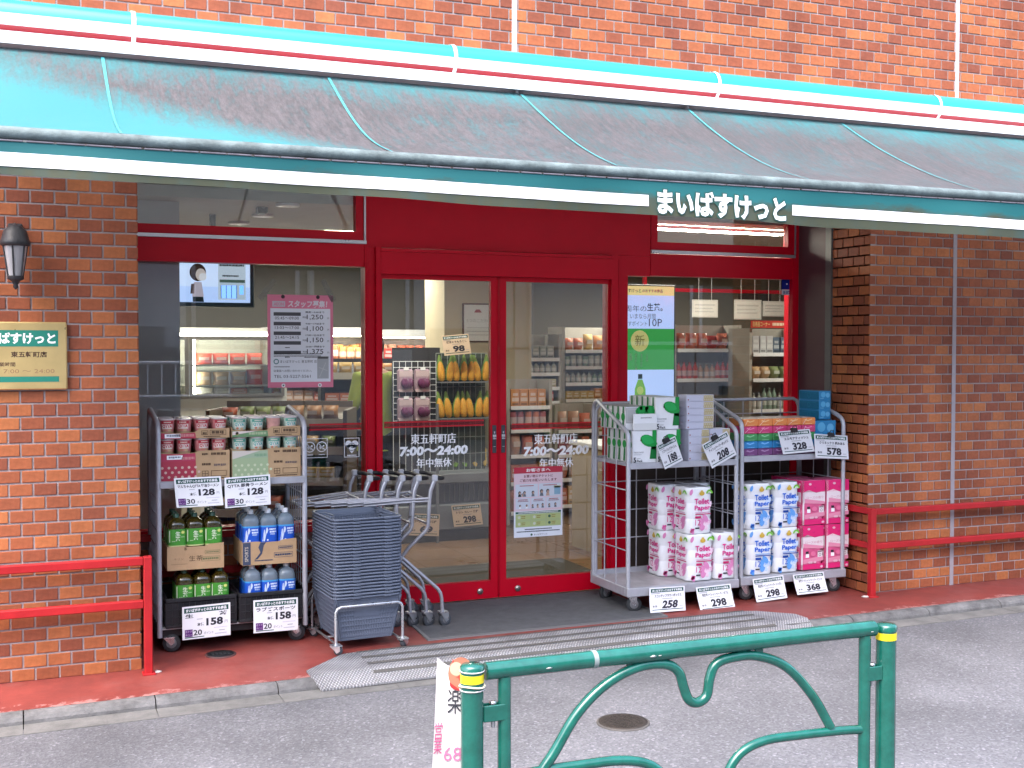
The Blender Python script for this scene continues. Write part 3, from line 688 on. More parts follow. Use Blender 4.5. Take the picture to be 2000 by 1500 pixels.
pr.rect(-a, a, -.078, -.064, (.02, .10, .07)); pr.rect(-a, a, -.168, -.080, (.45, .52, .22)); pr.up(); pr.bars(-a+.02, a-.02, -.071, .006, WHITE)
for r_ in (0, 1):
    for c_ in (0, 1, 2):
        uu, vv = -a+.012+c_*(2*a/3), -.102-r_*.044
        pr.frame(uu-.008, uu+2*a/3-.012, vv-.019, vv+.019, .0015, (.3, .38, .3)); pr.disc(uu+.014, vv, .01, (.6, .62, .5) if c_ < 2 else (.05, .12, .08)); pr.bars(uu+.03, uu+.06, vv+.006, .006, (.3, .2, .05)).bars(uu+.03, uu+.058, vv-.006, .006, (.3, .2, .05))
pr.bars(-a*.6, a*.6, -.185, .007, INK).bars(-a*.95, a*.95, -.20, .007, INK).disc(-a*.3, -.222, .008, (.05, .12, .08)).text('まいばすけっと', a*.1, -.222, .011, (.1, .1, .12), .01, width=.10)
pr.build('print', po)

# ------------------------------------------------------------------ awning
YV = -1.50
AX0, AX1 = -.98, 7.4
aw = thing('awning', 'faded teal retractable awning with white stripe and shop name on its valance', 'awning', (2.4, 0, 3.28))
A = lambda name, mb, mat, par=None: mb.build(name, mat, par or aw, True)
TEAL = pm('hood_teal', (.015, .27, .29), .3, var=.06, scale=2, coat=.3); HWH = pm('hood_white', (.80, .80, .82), .35, var=.06, scale=3, coat=.2); HRD = pm('hood_red', (.30, .005, .016), .35, var=.08, coat=.2); HGR = pm('hood_grey', (.45, .43, .46), .5, var=.2)
# hood: rounded casing, its stripes painted as bands
cyh, czh, ry_, rz_h = -.105, 3.465, .10, .092
seg = [(105, 84, HWH), (84, 2, TEAL), (2, -34, HWH), (-34, -66, HRD), (-66, -84, HGR)]
hm = MB(); mats = [HWH, TEAL, HRD, HGR]
hp = lambda a: (cyh-ry_*math.cos(math.radians(a)), czh+rz_h*math.sin(math.radians(a)))
for a0, a1, mt in seg:
    n = 5
    V = []; F = []
    for i in range(n+1):
        y, z = hp(a0+(a1-a0)*i/n); V += [(AX0, y, z), (AX1, y, z)]
    F = [(2*i, 2*i+1, 2*i+3, 2*i+2) for i in range(n)]
    hm.add(V, F, mats.index(mt), True)
hm.box(AX0, AX1, cyh-.01, -.002, czh-rz_h+.004, czh+rz_h-.004, 3)
A('hood', hm, mats)
for px in (262, 890, 1405, 1838):
    X = onY(px, 120, -.2).x; b = MB(); V = []
    for i in range(15):
        a = 95-185*i/14; y = cyh-(ry_+.005)*math.cos(math.radians(a)); z = czh+(rz_h+.005)*math.sin(math.radians(a)); V += [(X-.011, y, z), (X+.011, y, z)]
    b.add(V, [(2*i, 2*i+1, 2*i+3, 2*i+2) for i in range(14)], 0, True); b.box(X-.012, X+.012, cyh-.03, cyh+.02, czh-rz_h-.03, czh-rz_h-.003)
    A('hood_band', b, HWH)
A('drip_rail', MB().box(AX0, AX1, -.235, -.06, 3.322, 3.374).box(AX0, AX1, -.245, -.236, 3.312, 3.33), HWH)
A('roller', MB().tube([(AX0, -.09, 3.268), (AX1, -.09, 3.268)], .035, 12), pm('roller_dark', (.035, .03, .032), .6))
A('back_plate', MB().box(AX0, AX1, -.05, -.004, 3.2, 3.36), DARK)  # near-black box that paints in the dark gap between drip rail and cloth
# cloth: sags between roller and front bar
ZBAR = 2.670
def cloth(x, t):
    y = -.195+(YV+.02+.195)*t; z = 3.300+(ZBAR+.018-3.300)*t
    sag = .085*math.sin(math.pi*t)*(.8+.2*math.sin(x*2.0+.6)) + .012*math.sin(x*5.1+t*3)*math.sin(math.pi*t)
    return (x, y, z-sag)
m_ = MB(); nx, nt = 90, 16; V = [cloth(AX0+(AX1-AX0)*i/nx, j/nt) for j in range(nt+1) for i in range(nx+1)]
m_.add(V, [(j*(nx+1)+i, j*(nx+1)+i+1, (j+1)*(nx+1)+i+1, (j+1)*(nx+1)+i) for j in range(nt) for i in range(nx)], 0, True)
A('canopy', m_, CANOPY)
SEAM = pm('seam_cloth', (.05, .27, .29), .6, var=.2, scale=8)
for px, py in ((200, 130), (640, 170), (1015, 205), (1342, 228), (1640, 250)):
    X = onY(px, py, -.2).x; b = MB(); V = []
    for j in range(20):
        t = .02+.93*j/19; p = cloth(X, t); wv = .008*(1-.45*t); V += [(X-wv, p[1], p[2]+.006), (X+wv, p[1], p[2]+.006)]
    b.add(V, [(2*i, 2*i+1, 2*i+3, 2*i+2) for i in range(19)], 0, True); A('seam', b, SEAM)
for px, py in ((1010, 197), (1342, 224)):
    X = onY(px, py, -.16).x; A('lamp_clip', MB().bbox(X-.05, X+.05, -.20, -.13, 3.268, 3.290, .006).box(X-.006, X+.006, -.17, -.15, 3.29, 3.325), HWH)
BARM = pm('mouldy_bar', (.13, .17, .172), .7, var=.5, scale=9, bump=.3)
mt = BARM; N, L = nodes(mt)
A('front_bar', MB().tube([(AX0, YV, ZBAR), (AX1, YV, ZBAR)], .025, 14), BARM)
b = MB()
for i in range(int((AX1-AX0)/.11)):
    xx = AX0+i*.11; b.bbox(xx+.002, xx+.108*rnd.uniform(.93, 1.0), YV-.010, YV+.01, ZBAR-.034, ZBAR-.027, .002)
o = A('stitched_hem', b, pm('hem_white', (.25, .23, .25), .7, var=.3, scale=20)); o['kind'] = 'stuff'
def vz(x, k):                                            # k: 0 hem .. 1 top, follows the photograph's slope
    zb = 2.509+(2.4435-2.509)*(x+.6)/5.1 + .003*math.sin(x*3.3)+.002*math.sin(x*7.1+1); zt = ZBAR-.034
    return zb+(zt-zb)*k
def vy(x, k): return YV-.004+(1-k)*(.012*math.sin(x*4.2)+.006*math.sin(x*9.7+2))
m_ = MB(); nx, nt = 150, 6; V = [(AX0+(AX1-AX0)*i/nx, vy(AX0+(AX1-AX0)*i/nx, j/nt), vz(AX0+(AX1-AX0)*i/nx, j/nt)) for j in range(nt+1) for i in range(nx+1)]
m_.add(V, [(j*(nx+1)+i, j*(nx+1)+i+1, (j+1)*(nx+1)+i+1, (j+1)*(nx+1)+i) for j in range(nt) for i in range(nx)], 0, True)
val = A('valance', m_, VALANCE)
XL0, XL1 = onY(1283, 410, YV).x, onY(1531, 410, YV).x
XG0, XG1 = onY(1265, 400, YV).x, onY(1546, 415, YV).x
def strip(x0, x1):
    b = MB(); n = max(8, int((x1-x0)/.06)); V = []
    for i in range(n+1):
        x = x0+(x1-x0)*i/n; f = (x+.6)/5.1
        for zc in (2.539+(2.495-2.539)*f, 2.593+(2.546-2.593)*f):
            z0_, z1_ = vz(x, 0), vz(x, 1); k = (zc-z0_)/(z1_-z0_); V.append((x, vy(x, k)-.0035, zc))
    return b.add(V, [(2*i, 2*i+2, 2*i+3, 2*i+1) for i in range(n)], 0, True)
STR = pm('stripe_white', (.83, .83, .85), .5, var=.05, scale=4)
A('stripe', strip(AX0, XG0), STR, val).location = (0, 0, 0); A('stripe', strip(XG1, AX1), STR, val).location = (0, 0, 0)
zc = 2.54; k_ = (XL1-XL0)
WORD = 'まいばすけっと'; V0, F0 = textgeo(WORD, .0)
wx0, wx1 = min(p[0] for p in V0), max(p[0] for p in V0); wz0, wz1 = min(p[1] for p in V0), max(p[1] for p in V0)
for ci, ch in enumerate(WORD):
    for nm, bold, dy, mt in (('letter_outline', .085, -.0045, pm('outline_ink', (.02, .075, .06), .6, var=0)), ('letter', .04, -.0065, STR)):
        V, F = textgeo(ch, bold); b = MB(); bv = []
        for p in V:                                           # every kana fills one em
            x = XL0+(p[0]+ci*(1.0)-wx0)/(wx1-wx0)*k_; z = zc-(x-XL0)*.011-.056+(p[1]-wz0)/(wz1-wz0)*.112
            kk = (z-vz(x, 0))/(vz(x, 1)-vz(x, 0)); bv.append((x, vy(x, kk)+dy, z))
        b.add(bv, F); A(nm, b, mt, val)
for X in (-.85, 1.4, 3.7, 6.0):                             # folding arms under the cloth
    A('arm', MB().tube([(X, -.10, 3.1), (X+.35, -.75, 2.76), (X+.02, YV+.03, ZBAR-.03)], .016, 8), WPAINT)
# ------------------------------------------------------------------ things on and before the walls
IRON = pm('lantern_iron', (.03, .03, .034), .5, var=.2, scale=20, bump=.2)
FROST = pm('lantern_glass', (.42, .42, .44), .35, var=.1, trans=.25)
c = onY(30, 500, -.13); la = thing('wall_lantern', 'black iron lantern on the left brick wall above the plate', 'wall lamp', (c.x, 0, c.z))
zt = lambda py: onY(30, py, -.13).z-c.z
MB().bbox(-.035, .035, -.02, -.002, zt(475), zt(432), .006).build('back_plate', IRON, la)
MB().tube([(0, -.02, zt(448)), (0, -.07, zt(436)), (0, -.12, zt(440)), (0, -.13, zt(450))], .009, 8).build('arm', IRON, la)
MB().lathe([(0, zt(438)), (.03, zt(441)), (.055, zt(452)), (.066, zt(468)), (.072, zt(472)), (.072, zt(478)), (.06, zt(481))], (0, -.13, 0), 20).build('cap', IRON, la)
MB().lathe([(.056, zt(481)), (.034, zt(540))], (0, -.13, 0), 12).build('glass_body', FROST, la)
cg = MB()
for i in range(6):
    a = 2*math.pi*i/6+.3; cg.tube([(.058*math.cos(a), -.13+.058*math.sin(a), zt(481)), (.036*math.cos(a), -.13+.036*math.sin(a), zt(540))], .004, 6)
cg.build('cage', IRON, la)
MB().lathe([(.04, zt(539)), (.04, zt(545)), (.02, zt(549)), (.011, zt(556)), (.013, zt(561)), (0, zt(566))], (0, -.13, 0), 14).build('finial', IRON, la)

YP_ = -.03; c0, c1 = onY(-72, 628, YP_), onY(132, 762, YP_); c0.z = onY(100, 629, YP_).z; c1.z = onY(100, 761, YP_).z
W_, H_ = c1.x-c0.x, c0.z-c1.z
BRASS = pm('brass', (.62, .46, .20), .32, metal=.55, var=.1, scale=5, rvar=.08)
pq = thing('shop_plate', 'brass shop name plate with green bands on the left brick wall', 'sign', ((c0.x+c1.x)/2, 0, (c0.z+c1.z)/2))
MB().bbox(-W_/2, W_/2, -.028, -.001, -H_/2, H_/2, .006).build('plate', BRASS, pq)
pr = Print(); GRN = (.02, .19, .14)
pr.rect(-W_/2+.04, W_/2-.042, H_/2-.125, H_/2-.042, GRN).rect(-W_/2+.04, W_/2-.04, -H_/2+.04, -H_/2+.068, GRN); pr.up()
pr.text('まいばすけっと', 0, H_/2-.083, .058, WHITE, .04, width=W_-.11).text('東五軒町店', .06, H_/2-.165, .03, (.06, .03, .02), .02, width=.17)
pr.text('営業時間', -.055, H_/2-.215, .022, (.1, .05, .03), .01, width=.10).text('7:00 ～ 24:00', .06, H_/2-.25, .02, (.35, .2, .1), .0, width=.24)
pr.build('print', pq, loc=(0, -.0285, 0))

# red bump rails on both piers
YR = -.09
gl = thing('guard_rail', 'red two bar guard rail in front of the left brick wall', 'guard rail', (.02, YR, fz(0, -.1)))
ZR1, ZR2 = onY(272, 1096, YR).z, onY(272, 1180, YR).z
b = lambda *a: MB().bbox(*a, .004)
b(-2.6, .004, YR-.02, YR+.02, ZR1-.021, ZR1+.021).build('rail', REDD, gl, True); b(-2.6, .004, YR-.02, YR+.02, ZR2-.021, ZR2+.021).build('rail', REDD, gl, True)
b(.005, .047, YR-.022, YR+.022, fz(0, -.1), ZR1+.024).build('post', REDD, gl, True); b(-1.9, -1.86, YR-.015, YR+.015, .1, ZR1-.022).build('post', REDD, gl, True)
MB().bbox(-.005, .06, YR-.035, YR+.035, fz(0, -.1)-.002, fz(0, -.1)+.008, .002).build('base_plate', REDD, gl, True)
gr_ = thing('guard_rail', 'red two bar guard rail round the right brick pier', 'guard rail', (4.72, YR, fz(4.7, -.1)))
ZR1, ZR2 = onY(1704, 999.7, YR).z, onY(1704, 1067, YR).z; xp = 4.70
for z in (ZR1, ZR2):
    b(xp+.043, 8.5, YR-.02, YR+.02, z-.02, z+.02).build('rail', REDD, gr_, True); b(xp+.004, xp+.036, YR+.023, .34, z-.02, z+.02).build('return_rail', REDD, gr_, True)
b(xp, xp+.042, YR-.022, YR+.022, fz(xp, YR), ZR1+.024).build('post', REDD, gr_, True)
b(6.9, 6.94, YR-.016, YR+.016, .15, ZR1-.022).build('post', REDD, gr_, True)
MB().bbox(xp-.012, xp+.055, YR-.035, YR+.035, fz(xp, YR)-.002, fz(xp, YR)+.008, .002).build('base_plate', REDD, gr_, True)

# ------------------------------------------------------------------ ground furniture
mt_ = MB(); nx, ny = 14, 8
def mpt(u, v, dz):
    x = 1.585+1.575*u+.02*v-.06*u*v; y = -.035-.03*u+(.80+.03*u)*v; return (x, y, fz(x, y)+dz)
V = [mpt(i/nx, j/ny, .009) for j in range(ny+1) for i in range(nx+1)]
F = [(j*(nx+1)+i, j*(nx+1)+i+1, (j+1)*(nx+1)+i+1, (j+1)*(nx+1)+i) for j in range(ny) for i in range(nx)]
mt_.add(V, F)
for i in range(nx): mt_.add([mpt(i/nx, 0, 0), mpt((i+1)/nx, 0, 0), mpt((i+1)/nx, 0, .009), mpt(i/nx, 0, .009)], [(0, 1, 2, 3)], 1)
for u in (0, 1):
    for j in range(ny): mt_.add([mpt(u, j/ny, 0), mpt(u, (j+1)/ny, 0), mpt(u, (j+1)/ny, .009), mpt(u, j/ny, .009)], [(0, 1, 2, 3)], 1)
MATG = pm('mat_pile', (.10, .102, .11), .95, var=.2, scale=14, bump=.8, bscale=260); MATE = pm('mat_edge', (.16, .16, .165), .8)
t = thing('door_mat', 'grey door mat before the sliding doors', 'door mat', (2.3, .3, fz(2.3, .3)))
mt_.build('pile', [MATG, MATE], t, True)
bd = MB()
for (ua, va, ub, vb) in ((0, 0, 1, 0), (0, 0, 0, 1), (1, 0, 1, 1)):
    P0, P1 = [], []
    for i in range(9):
        u, v = ua+(ub-ua)*i/8, va+(vb-va)*i/8; P0.append(mpt(u, v, .0105)); du, dv = (0, .02) if va == vb else ((.012, 0) if ua == 0 else (-.012, 0)); P1.append(mpt(u+du, v+dv, .0105))
    bd.add(P0+P1, [(i, i+1, 10+i, 9+i) for i in range(8)])
bd.build('border', MATE, t, True)

# kerb ramp: three tread plates with dull anti-slip bands
BAND = pm('antislip_band', (.10, .096, .092), .85, var=.2, scale=9, bump=.4)
def ramp(label, pts, bands, loc):
    t = thing('kerb_ramp', label, 'ramp', loc)
    th = .012; n = len(pts)
    V = [Vector(p) for p in pts]; m = MB(); m.add(V+[v-Vector((0, 0, th)) for v in V], [tuple(range(n)), tuple(range(2*n-1, n-1, -1))]+[(i, n+i, n+(i+1) % n, (i+1) % n) for i in range(n)])
    m.build('tread_plate', PLATE, t, True)
    return t
def rp(x, v):                                            # v: 0 back edge on the forecourt .. 1 foot on the road
    y = -.145-.455*v; z0, zk, z1 = fz(x, -.145)+.014, fz(x, -.46)+.016, rz(x)+.018
    return Vector((x, y, z0+(zk-z0)*v/.70 if v <= .70 else zk+(z1-zk)*(v-.70)/.30))
def lerp(a, b, t): return a+(b-a)*t
XA, XB = 1.13, 3.66
segs = [(XA, 1.97), (1.973, 2.81), (2.813, XB)]
for i, (a, b_) in enumerate(segs):
    lab = 'patterned steel kerb ramp plate, %s' % ('left one before the basket trolley', 'middle one before the doors', 'right one before the paper trolley')[i]
    t = thing('kerb_ramp', lab, 'ramp', rp((a+b_)/2, .7)); m = MB(); vv = (0, .7, 1)
    V = [rp(x_, v) for v in vv for x_ in (a, b_)]; V += [p-Vector((0, 0, .01)) for p in V]
    m.add(V, [(0, 1, 3, 2), (2, 3, 5, 4), (4, 5, 11, 10), (0, 2, 8, 6), (2, 4, 10, 8), (1, 7, 9, 3), (3, 9, 11, 5), (0, 6, 7, 1)]); m.build('tread_plate', PLATE, t, True)
    for v0, v1 in ((.0, .04), (.23, .31), (.49, .57), (.76, .82)):
        m = MB(); q = [rp(a, v0), rp(b_, v0), rp(b_, v1), rp(a, v1)]; q = [p+Vector((0, 0, .003)) for p in q]; m.add(q, [(0, 1, 2, 3)]); m.build('antislip_band', BAND, t, True)
def corner(label, pts, loc):
    """pts: rows from back edge to foot, each a left and a right point"""
    t = thing('kerb_ramp', label, 'ramp', loc); m = MB(); n = len(pts)
    V = [Vector(p) for r in pts for p in r]; V += [p-Vector((0, 0, .01)) for p in V]; N2 = 2*n
    F = [(2*i, 2*i+1, 2*i+3, 2*i+2) for i in range(n-1)]+[(2*i, 2*i+2, N2+2*i+2, N2+2*i) for i in range(n-1)]+[(2*i+1, N2+2*i+1, N2+2*i+3, 2*i+3) for i in range(n-1)]+[(N2-2, N2-1, 2*N2-1, 2*N2-2), (0, N2, N2+1, 1)]
    m.add(V, F); m.build('tread_plate', PLATE, t, True); return t
e_ = Vector((XA-.003, 0, 0)); xr = XA-.003
rows = [[Vector((1.05, -.15, fz(1.05, -.15)+.013)), rp(xr, 0)], [Vector((.80, -.375, fz(.8, -.375)+.013)), rp(xr, .5)], [Vector((.80, -.47, fz(.8, -.47)+.016)), rp(xr, .70)], [Vector((.83, -.59, rz(.83)+.016)), rp(xr, 1)]]
t = corner('slanted left corner piece of the steel kerb ramp', rows, (.95, -.4, .1))
xr = XB+.003
t = corner('right corner piece of the steel kerb ramp by the far kerb', [[rp(xr, 0.02), Vector((3.74, -.18, fz(3.74, -.18)+.013))], [rp(xr, .45), Vector((3.92, -.34, fz(3.92, -.34)+.013))], [rp(xr, .70), Vector((3.92, -.465, fz(3.92, -.465)+.016))], [rp(xr, 1), Vector((3.90, -.58, rz(3.9)+.016))]], (3.8, -.35, .1))

STEELD = pm('cast_iron', (.045, .038, .034), .6, metal=.5, var=.3, scale=30, bump=.5)
t = thing('manhole_cover', 'small round iron cover in the asphalt behind the green fence', 'manhole cover', (2.016, -1.638, rz(2.016)))
t.rotation_euler = (0, -.0085, 0)
MB().lathe([(.125, 0), (.125, .006), (.118, .007)], n=28).build('ring', pm('iron_ring', (.075, .07, .068), .7, var=.2), t)
MB().lathe([(.115, .0), (.115, .0085), (.10, .0095), (0, .0095)], n=28).build('lid', STEELD, t)
r_ = MB()
for i in range(-4, 5):
    for j in range(-4, 5):
        if math.hypot(i, j) < 4.4: r_.bbox(i*.021-.007, i*.021+.007, j*.021-.007, j*.021+.007, .0093, .0125, .002)
o = r_.build('studs', STEELD, t); o['kind'] = 'stuff'
t = thing('drain_cover', 'round black drain cover in the red forecourt before the bottle trolley', 'drain cover', (.43, .125, fz(.43, .125)))
MB().lathe([(.085, -.002), (.085, .003), (.075, .004)], n=28).build('ring', pm('drain_ring', (.09, .04, .04), .6), t)
MB().lathe([(.073, -.002), (.073, .005), (.068, .006), (0, .0055)], n=28).build('lid', pm('drain_iron', (.02, .022, .026), .5, metal=.4, var=.2), t)
rr_ = MB()
for i in (-2, -1, 0, 1, 2): rr_.box(i*.022-.006, i*.022+.006, -.03, .03, .005, .0075)
rr_.build('rib', pm('drain_rib', (.05, .052, .058), .5, metal=.4), t)
# litter on the gutter and loose mortar crumbs at the rail feet
for i, (px, py, lab) in enumerate(((1632, 1217, 'pale crumpled scrap lying in the far gutter'), (307, 1314, 'white crumb of mortar by the left rail post'), (1690, 1167, 'white crumb of mortar by the right rail post'))):
    z = fz(.05, -.2) if i == 1 else (fz(4.6, -.1) if i == 2 else .105); p = onZ(px, py, z)
    s = (.022, .016, .018)[i]; mb = MB(); mb.lathe([(0, 0), (s, .002), (s*1.1, .007), (s*.6, .012), (0, .013)], n=7, sx=1.3)
    mb.v = [(x+rnd.uniform(-.004, .004), y+rnd.uniform(-.004, .004), z_) for x, y, z_ in mb.v]
    o = mb.build('litter', pm('litter', (.6, .55, .5), .8)); o.location = p; tag(o, lab, 'litter')

# ------------------------------------------------------------------ green street fence in the foreground
GP = pm('green_enamel', (.007, .108, .082), .16, var=.28, scale=16, rvar=.09, coat=.6, spec=.5, ior=1.5, bump=.03, bscale=30)
ZPT = .90
pl, pr_ = onZ(922, 1297, ZPT), onZ(1731, 1218, ZPT+.012)
YFN = (pl.y+pr_.y)/2; pl = onY(922, 1297, YFN); pr_ = onY(1731, 1218, YFN)
fe = thing('street_fence', 'green painted tubular street fence with scroll pattern in the foreground', 'fence', (pl.x, YFN, rz(pl.x)))
Q = lambda x, y: onY(x, y, YFN)
def post(X, z1):
    g = rz(X)
    p = MB().lathe([(.034, g-.02), (.034, z1-.02)], (X, YFN, 0), 24).build('post', GP, fe, True)
    MB().lathe([(.036, z1-.022), (.036, z1-.006), (.030, z1), (0, z1+.002)], (X, YFN, 0), 24).build('cap', GP, p)
    MB().lathe([(.0352, z1-.052), (.0352, z1-.028)], (X, YFN, 0), 24).build('reflective_band', pm('yellow_band', (.75, .62, .02), .35, var=.05), p)
    return p
ZPT = pl.z; pA = post(pl.x, pl.z); pB = post(pr_.x, pr_.z)
MB().tube([(pl.x+.037*math.cos(a), YFN+.037*math.sin(a), ZPT-.062+.003*math.sin(a*2)) for a in [2*math.pi*i/24 for i in range(24)]], .0028, 6, closed=True).build('string', pm('string', (.7, .65, .5), .9), pA)
a, c = Q(948, 1311), Q(1706, 1227)
MB().tube([a, c], .0265, 18).build('top_rail', GP, fe, True)
MB().lathe([(.0272, a.x+.345), (.0272, a.x+.36)], (0, YFN, a.z+(c.z-a.z)*.46), 18, axis='X').build('rail_joint', pm('joint_grey', (.25, .30, .30), .4), fe, True)
lx, rx_ = Q(985, 1400).x, Q(1688, 1350).x
ztop = lambda X: a.z+(c.z-a.z)*(X-a.x)/(c.x-a.x)
for X in (lx, rx_):
    MB().tube([(X, YFN, rz(X)+.06), (X, YFN, ztop(X)-.02)], .0205, 16).build('upright', GP, fe, True)
def spl(pts, n=6):                                        # Catmull-Rom through pixel points on the fence plane
    P = [Q(*p) if not isinstance(p, Vector) else p for p in pts]; P = [2*P[0]-P[1]]+P+[2*P[-1]-P[-2]]; out = []
    for i in range(1, len(P)-2):
        for k in range(n):
            t = k/n; p0, p1, p2, p3 = P[i-1:i+3]
            out.append(.5*((2*p1)+(p2-p0)*t+(2*p0-5*p1+4*p2-p3)*t*t+(3*p1-p0-3*p2+p3)*t**3))
    return out+[P[-2]]
zmid = .32
main = spl([Vector((Q(1040, 1560).x, YFN, .30)), (1042, 1545), (1085, 1465), (1130, 1390), (1185, 1335), (1245, 1303), (1298, 1297), (1325, 1312), (1335, 1342), (1345, 1366), (1362, 1372), (1380, 1358), (1386, 1325), (1398, 1297), (1430, 1284), (1478, 1281), (1535, 1302), (1585, 1356), (1622, 1420)])
MB().tube(main, .0165, 14).build('scroll', GP, fe, True)
MB().tube(spl([Vector((rx_, YFN, Q(1688, 1424).z)), (1640, 1427), (1560, 1436), (1495, 1446), (1450, 1468), (1425, 1502), (1415, 1545), Vector((Q(1412, 1560).x, YFN, .28)), Vector((Q(1440, 1500).x, YFN, .17))]), .0155, 14).build('scroll', GP, fe, True)
MB().tube(spl([Vector((lx, YFN, Q(985, 1520).z)), (1060, 1505), (1130, 1495), (1200, 1486), (1255, 1489), (1290, 1508), (1308, 1545), Vector((Q(1315, 1560).x, YFN, .28)), Vector((Q(1285, 1500).x, YFN, .17))]), .0155, 14).build('scroll', GP, fe, True)
MB().tube([(lx, YFN, .155), (rx_, YFN, .165)], .0165, 14).build('bottom_rail', GP, fe, True)
for px, py in ((1232, 1298), (1482, 1270)):
    p = Q(px, py); MB().box(p.x-.014, p.x+.014, YFN-.004, YFN+.004, p.z-.022, ztop(p.x)-.018).build('hanger', GP, fe, True)
for X0_, X1_, py, px in ((pl.x+.03, lx, 1390, 960), (rx_, pr_.x-.03, 1312, 1712)):
    z = Q(px, py).z
    MB().bbox(X0_, X1_, YFN-.02, YFN-.012, z-.024, z+.024, .002).build('bracket', GP, fe, True)
    MB().bbox(X0_, X1_, YFN+.008, YFN+.014, z-.024, z+.024, .002).build('bracket', GP, fe, True)
    bx = (X0_+X1_)/2; MB().lathe([(.011, z+.026), (.011, z+.032), (.006, z+.034)], (bx-.002, YFN-.004, 0), 10).lathe([(.006, z-.045), (.006, z+.03)], (bx-.002, YFN-.004, 0), 8).build('bolt', GALV, fe, True)
CHIP = pm('paint_chip', (.42, .47, .46), .7, var=.2)
for px, py, s_ in ((1066, 1303, .010), (1268, 1278, .012), (1281, 1279, .006), (1694, 1246, .006)):   # bare scuffs on the top rail
    p = Q(px, py); MB().lathe([(0, -.0006), (s_, 0), (0, .0006)], (p.x, YFN-.0262, ztop(p.x)-.004), 9, axis='Y', sy=.35).build('paint_chip', CHIP, fe, True)
# cloth banner tied to the left post
CLOTH = pm('banner_cloth', (.55, .53, .53), .85, var=.05, scale=10)
bn = thing('banner', 'white cloth banner with black and pink lettering tied to the left fence post', 'banner', (pl.x-.05, YFN+.06, rz(pl.x)))
bx0, bx1 = Q(852, 1450).x-.004, pl.x+.02
def bend_b(u, y, v):                                      # u 0..1 across, v = world z
    k = max(0, (v-.35)/.55); x = bx0+.028*k**1.4+(bx1-bx0-.028*k**1.4)*u
    return (x, YFN+.045+y+.02*math.cos(u*3)+.012*math.sin(v*7), v-.0)
m = MB(); V = []; F = []; nu, nv = 10, 24
for j in range(nv+1):
    for i in range(nu+1):
        u = i/nu; top = .925-.03*math.sin(u*math.pi)+(.0 if u < .5 else -.012); v = .12+(top-.12)*j/nv; V.append(bend_b(u, 0, v))
F = [(j*(nu+1)+i, j*(nu+1)+i+1, (j+1)*(nu+1)+i+1, (j+1)*(nu+1)+i) for j in range(nv) for i in range(nu)]
m.add(V, F, 0, True); m.build('cloth', CLOTH, bn, True)
pr = Print(bend=bend_b); pr.y = -.003
class _S: pass
def bt(t, u, v, h, col, wd): 
    V, F = textgeo(t, .0); x0, x1 = min(p[0] for p in V), max(p[0] for p in V); z0, z1 = min(p[1] for p in V), max(p[1] for p in V)
    pr.mb.add([(u-wd/2+(p[0]-x0)/(x1-x0)*wd, pr.y, v-h/2+(p[1]-z0)/(z1-z0)*h) for p in V], F, pr._m(col))
zq = lambda py: Q(880, py).z
bt('楽', .48, zq(1378), .075, INK, .36); bt('坂', .90, zq(1380), .07, INK, .34)
pr.disc(.62, zq(1325), .32, (.36, .14, .09), .048).disc(.60, zq(1345), .26, (.32, .03, .03), .02); pr.up(); pr.disc(.50, zq(1316), .16, (.5, .34, .25), .02).line(.40, zq(1302), .66, zq(1345), .02, (.35, .05, .04))
bt('営', .10, zq(1436), .05, (.45, .08, .2), .2); bt('業', .1, zq(1465), .05, (.45, .08, .2), .2); bt('680', .55, zq(1482), .042, (.5, .15, .28), .6)
pr.build('print', bn, loc=-bn.location)
for zz in (.895, .84): MB().tube([(pl.x+.036*math.cos(a_)-.0, YFN+.036*math.sin(a_), zz) for a_ in [2*math.pi*i/16 for i in range(16)]], .002, 5, closed=True).build('tie', CLOTH, bn, True)
# ------------------------------------------------------------------ trolleys
def caster(parent, x, y, r=.05, h=.125, a=0.0, wheelmat=None):
    """swivel caster standing on z=0 of its thing"""
    c = MB().box(x-.028, x+.028, y-.03, y+.03, h-.006, h)
    ca, sa = math.cos(a), math.sin(a)
    def rot(p): return (x+ca*p[0]-sa*p[1], y+sa*p[0]+ca*p[1], p[2])
    fk = MB()
    for s in (-1, 1):
        fk.prism([(-.03, h-.006), (.03, h-.006), (.032, r+.002), (.012, r-.012), (-.002, r+.004)], s*.018-.002, s*.018+.002)
    fk.lathe([(.02, h-.014), (.02, h-.004)], n=12)
    c.add([rot(p) for p in fk.v], fk.f)
    o = c.build('caster', GALV, parent)
    wv = MB().lathe([(r*.25, -.013), (r*.9, -.013), (r, -.009), (r, .009), (r*.9, .013), (r*.25, .013)], (.014, 0, r), 18, axis='Y')
    t_ = MB(); t_.add([rot(p) for p in wv.v], wv.f, 0, True); t_.build('wheel', wheelmat or RUB, o)
    hb = MB().lathe([(.0, -.0145), (r*.55, -.0145), (r*.6, -.012), (r*.6, .012), (r*.55, .0145), (0, .0145)], (.014, 0, r), 14, axis='Y')
    t_ = MB(); t_.add([rot(p) for p in hb.v], hb.f, 0, True); t_.build('hub', pm('hub_grey', (.16, .16, .17), .5), o)
    return o
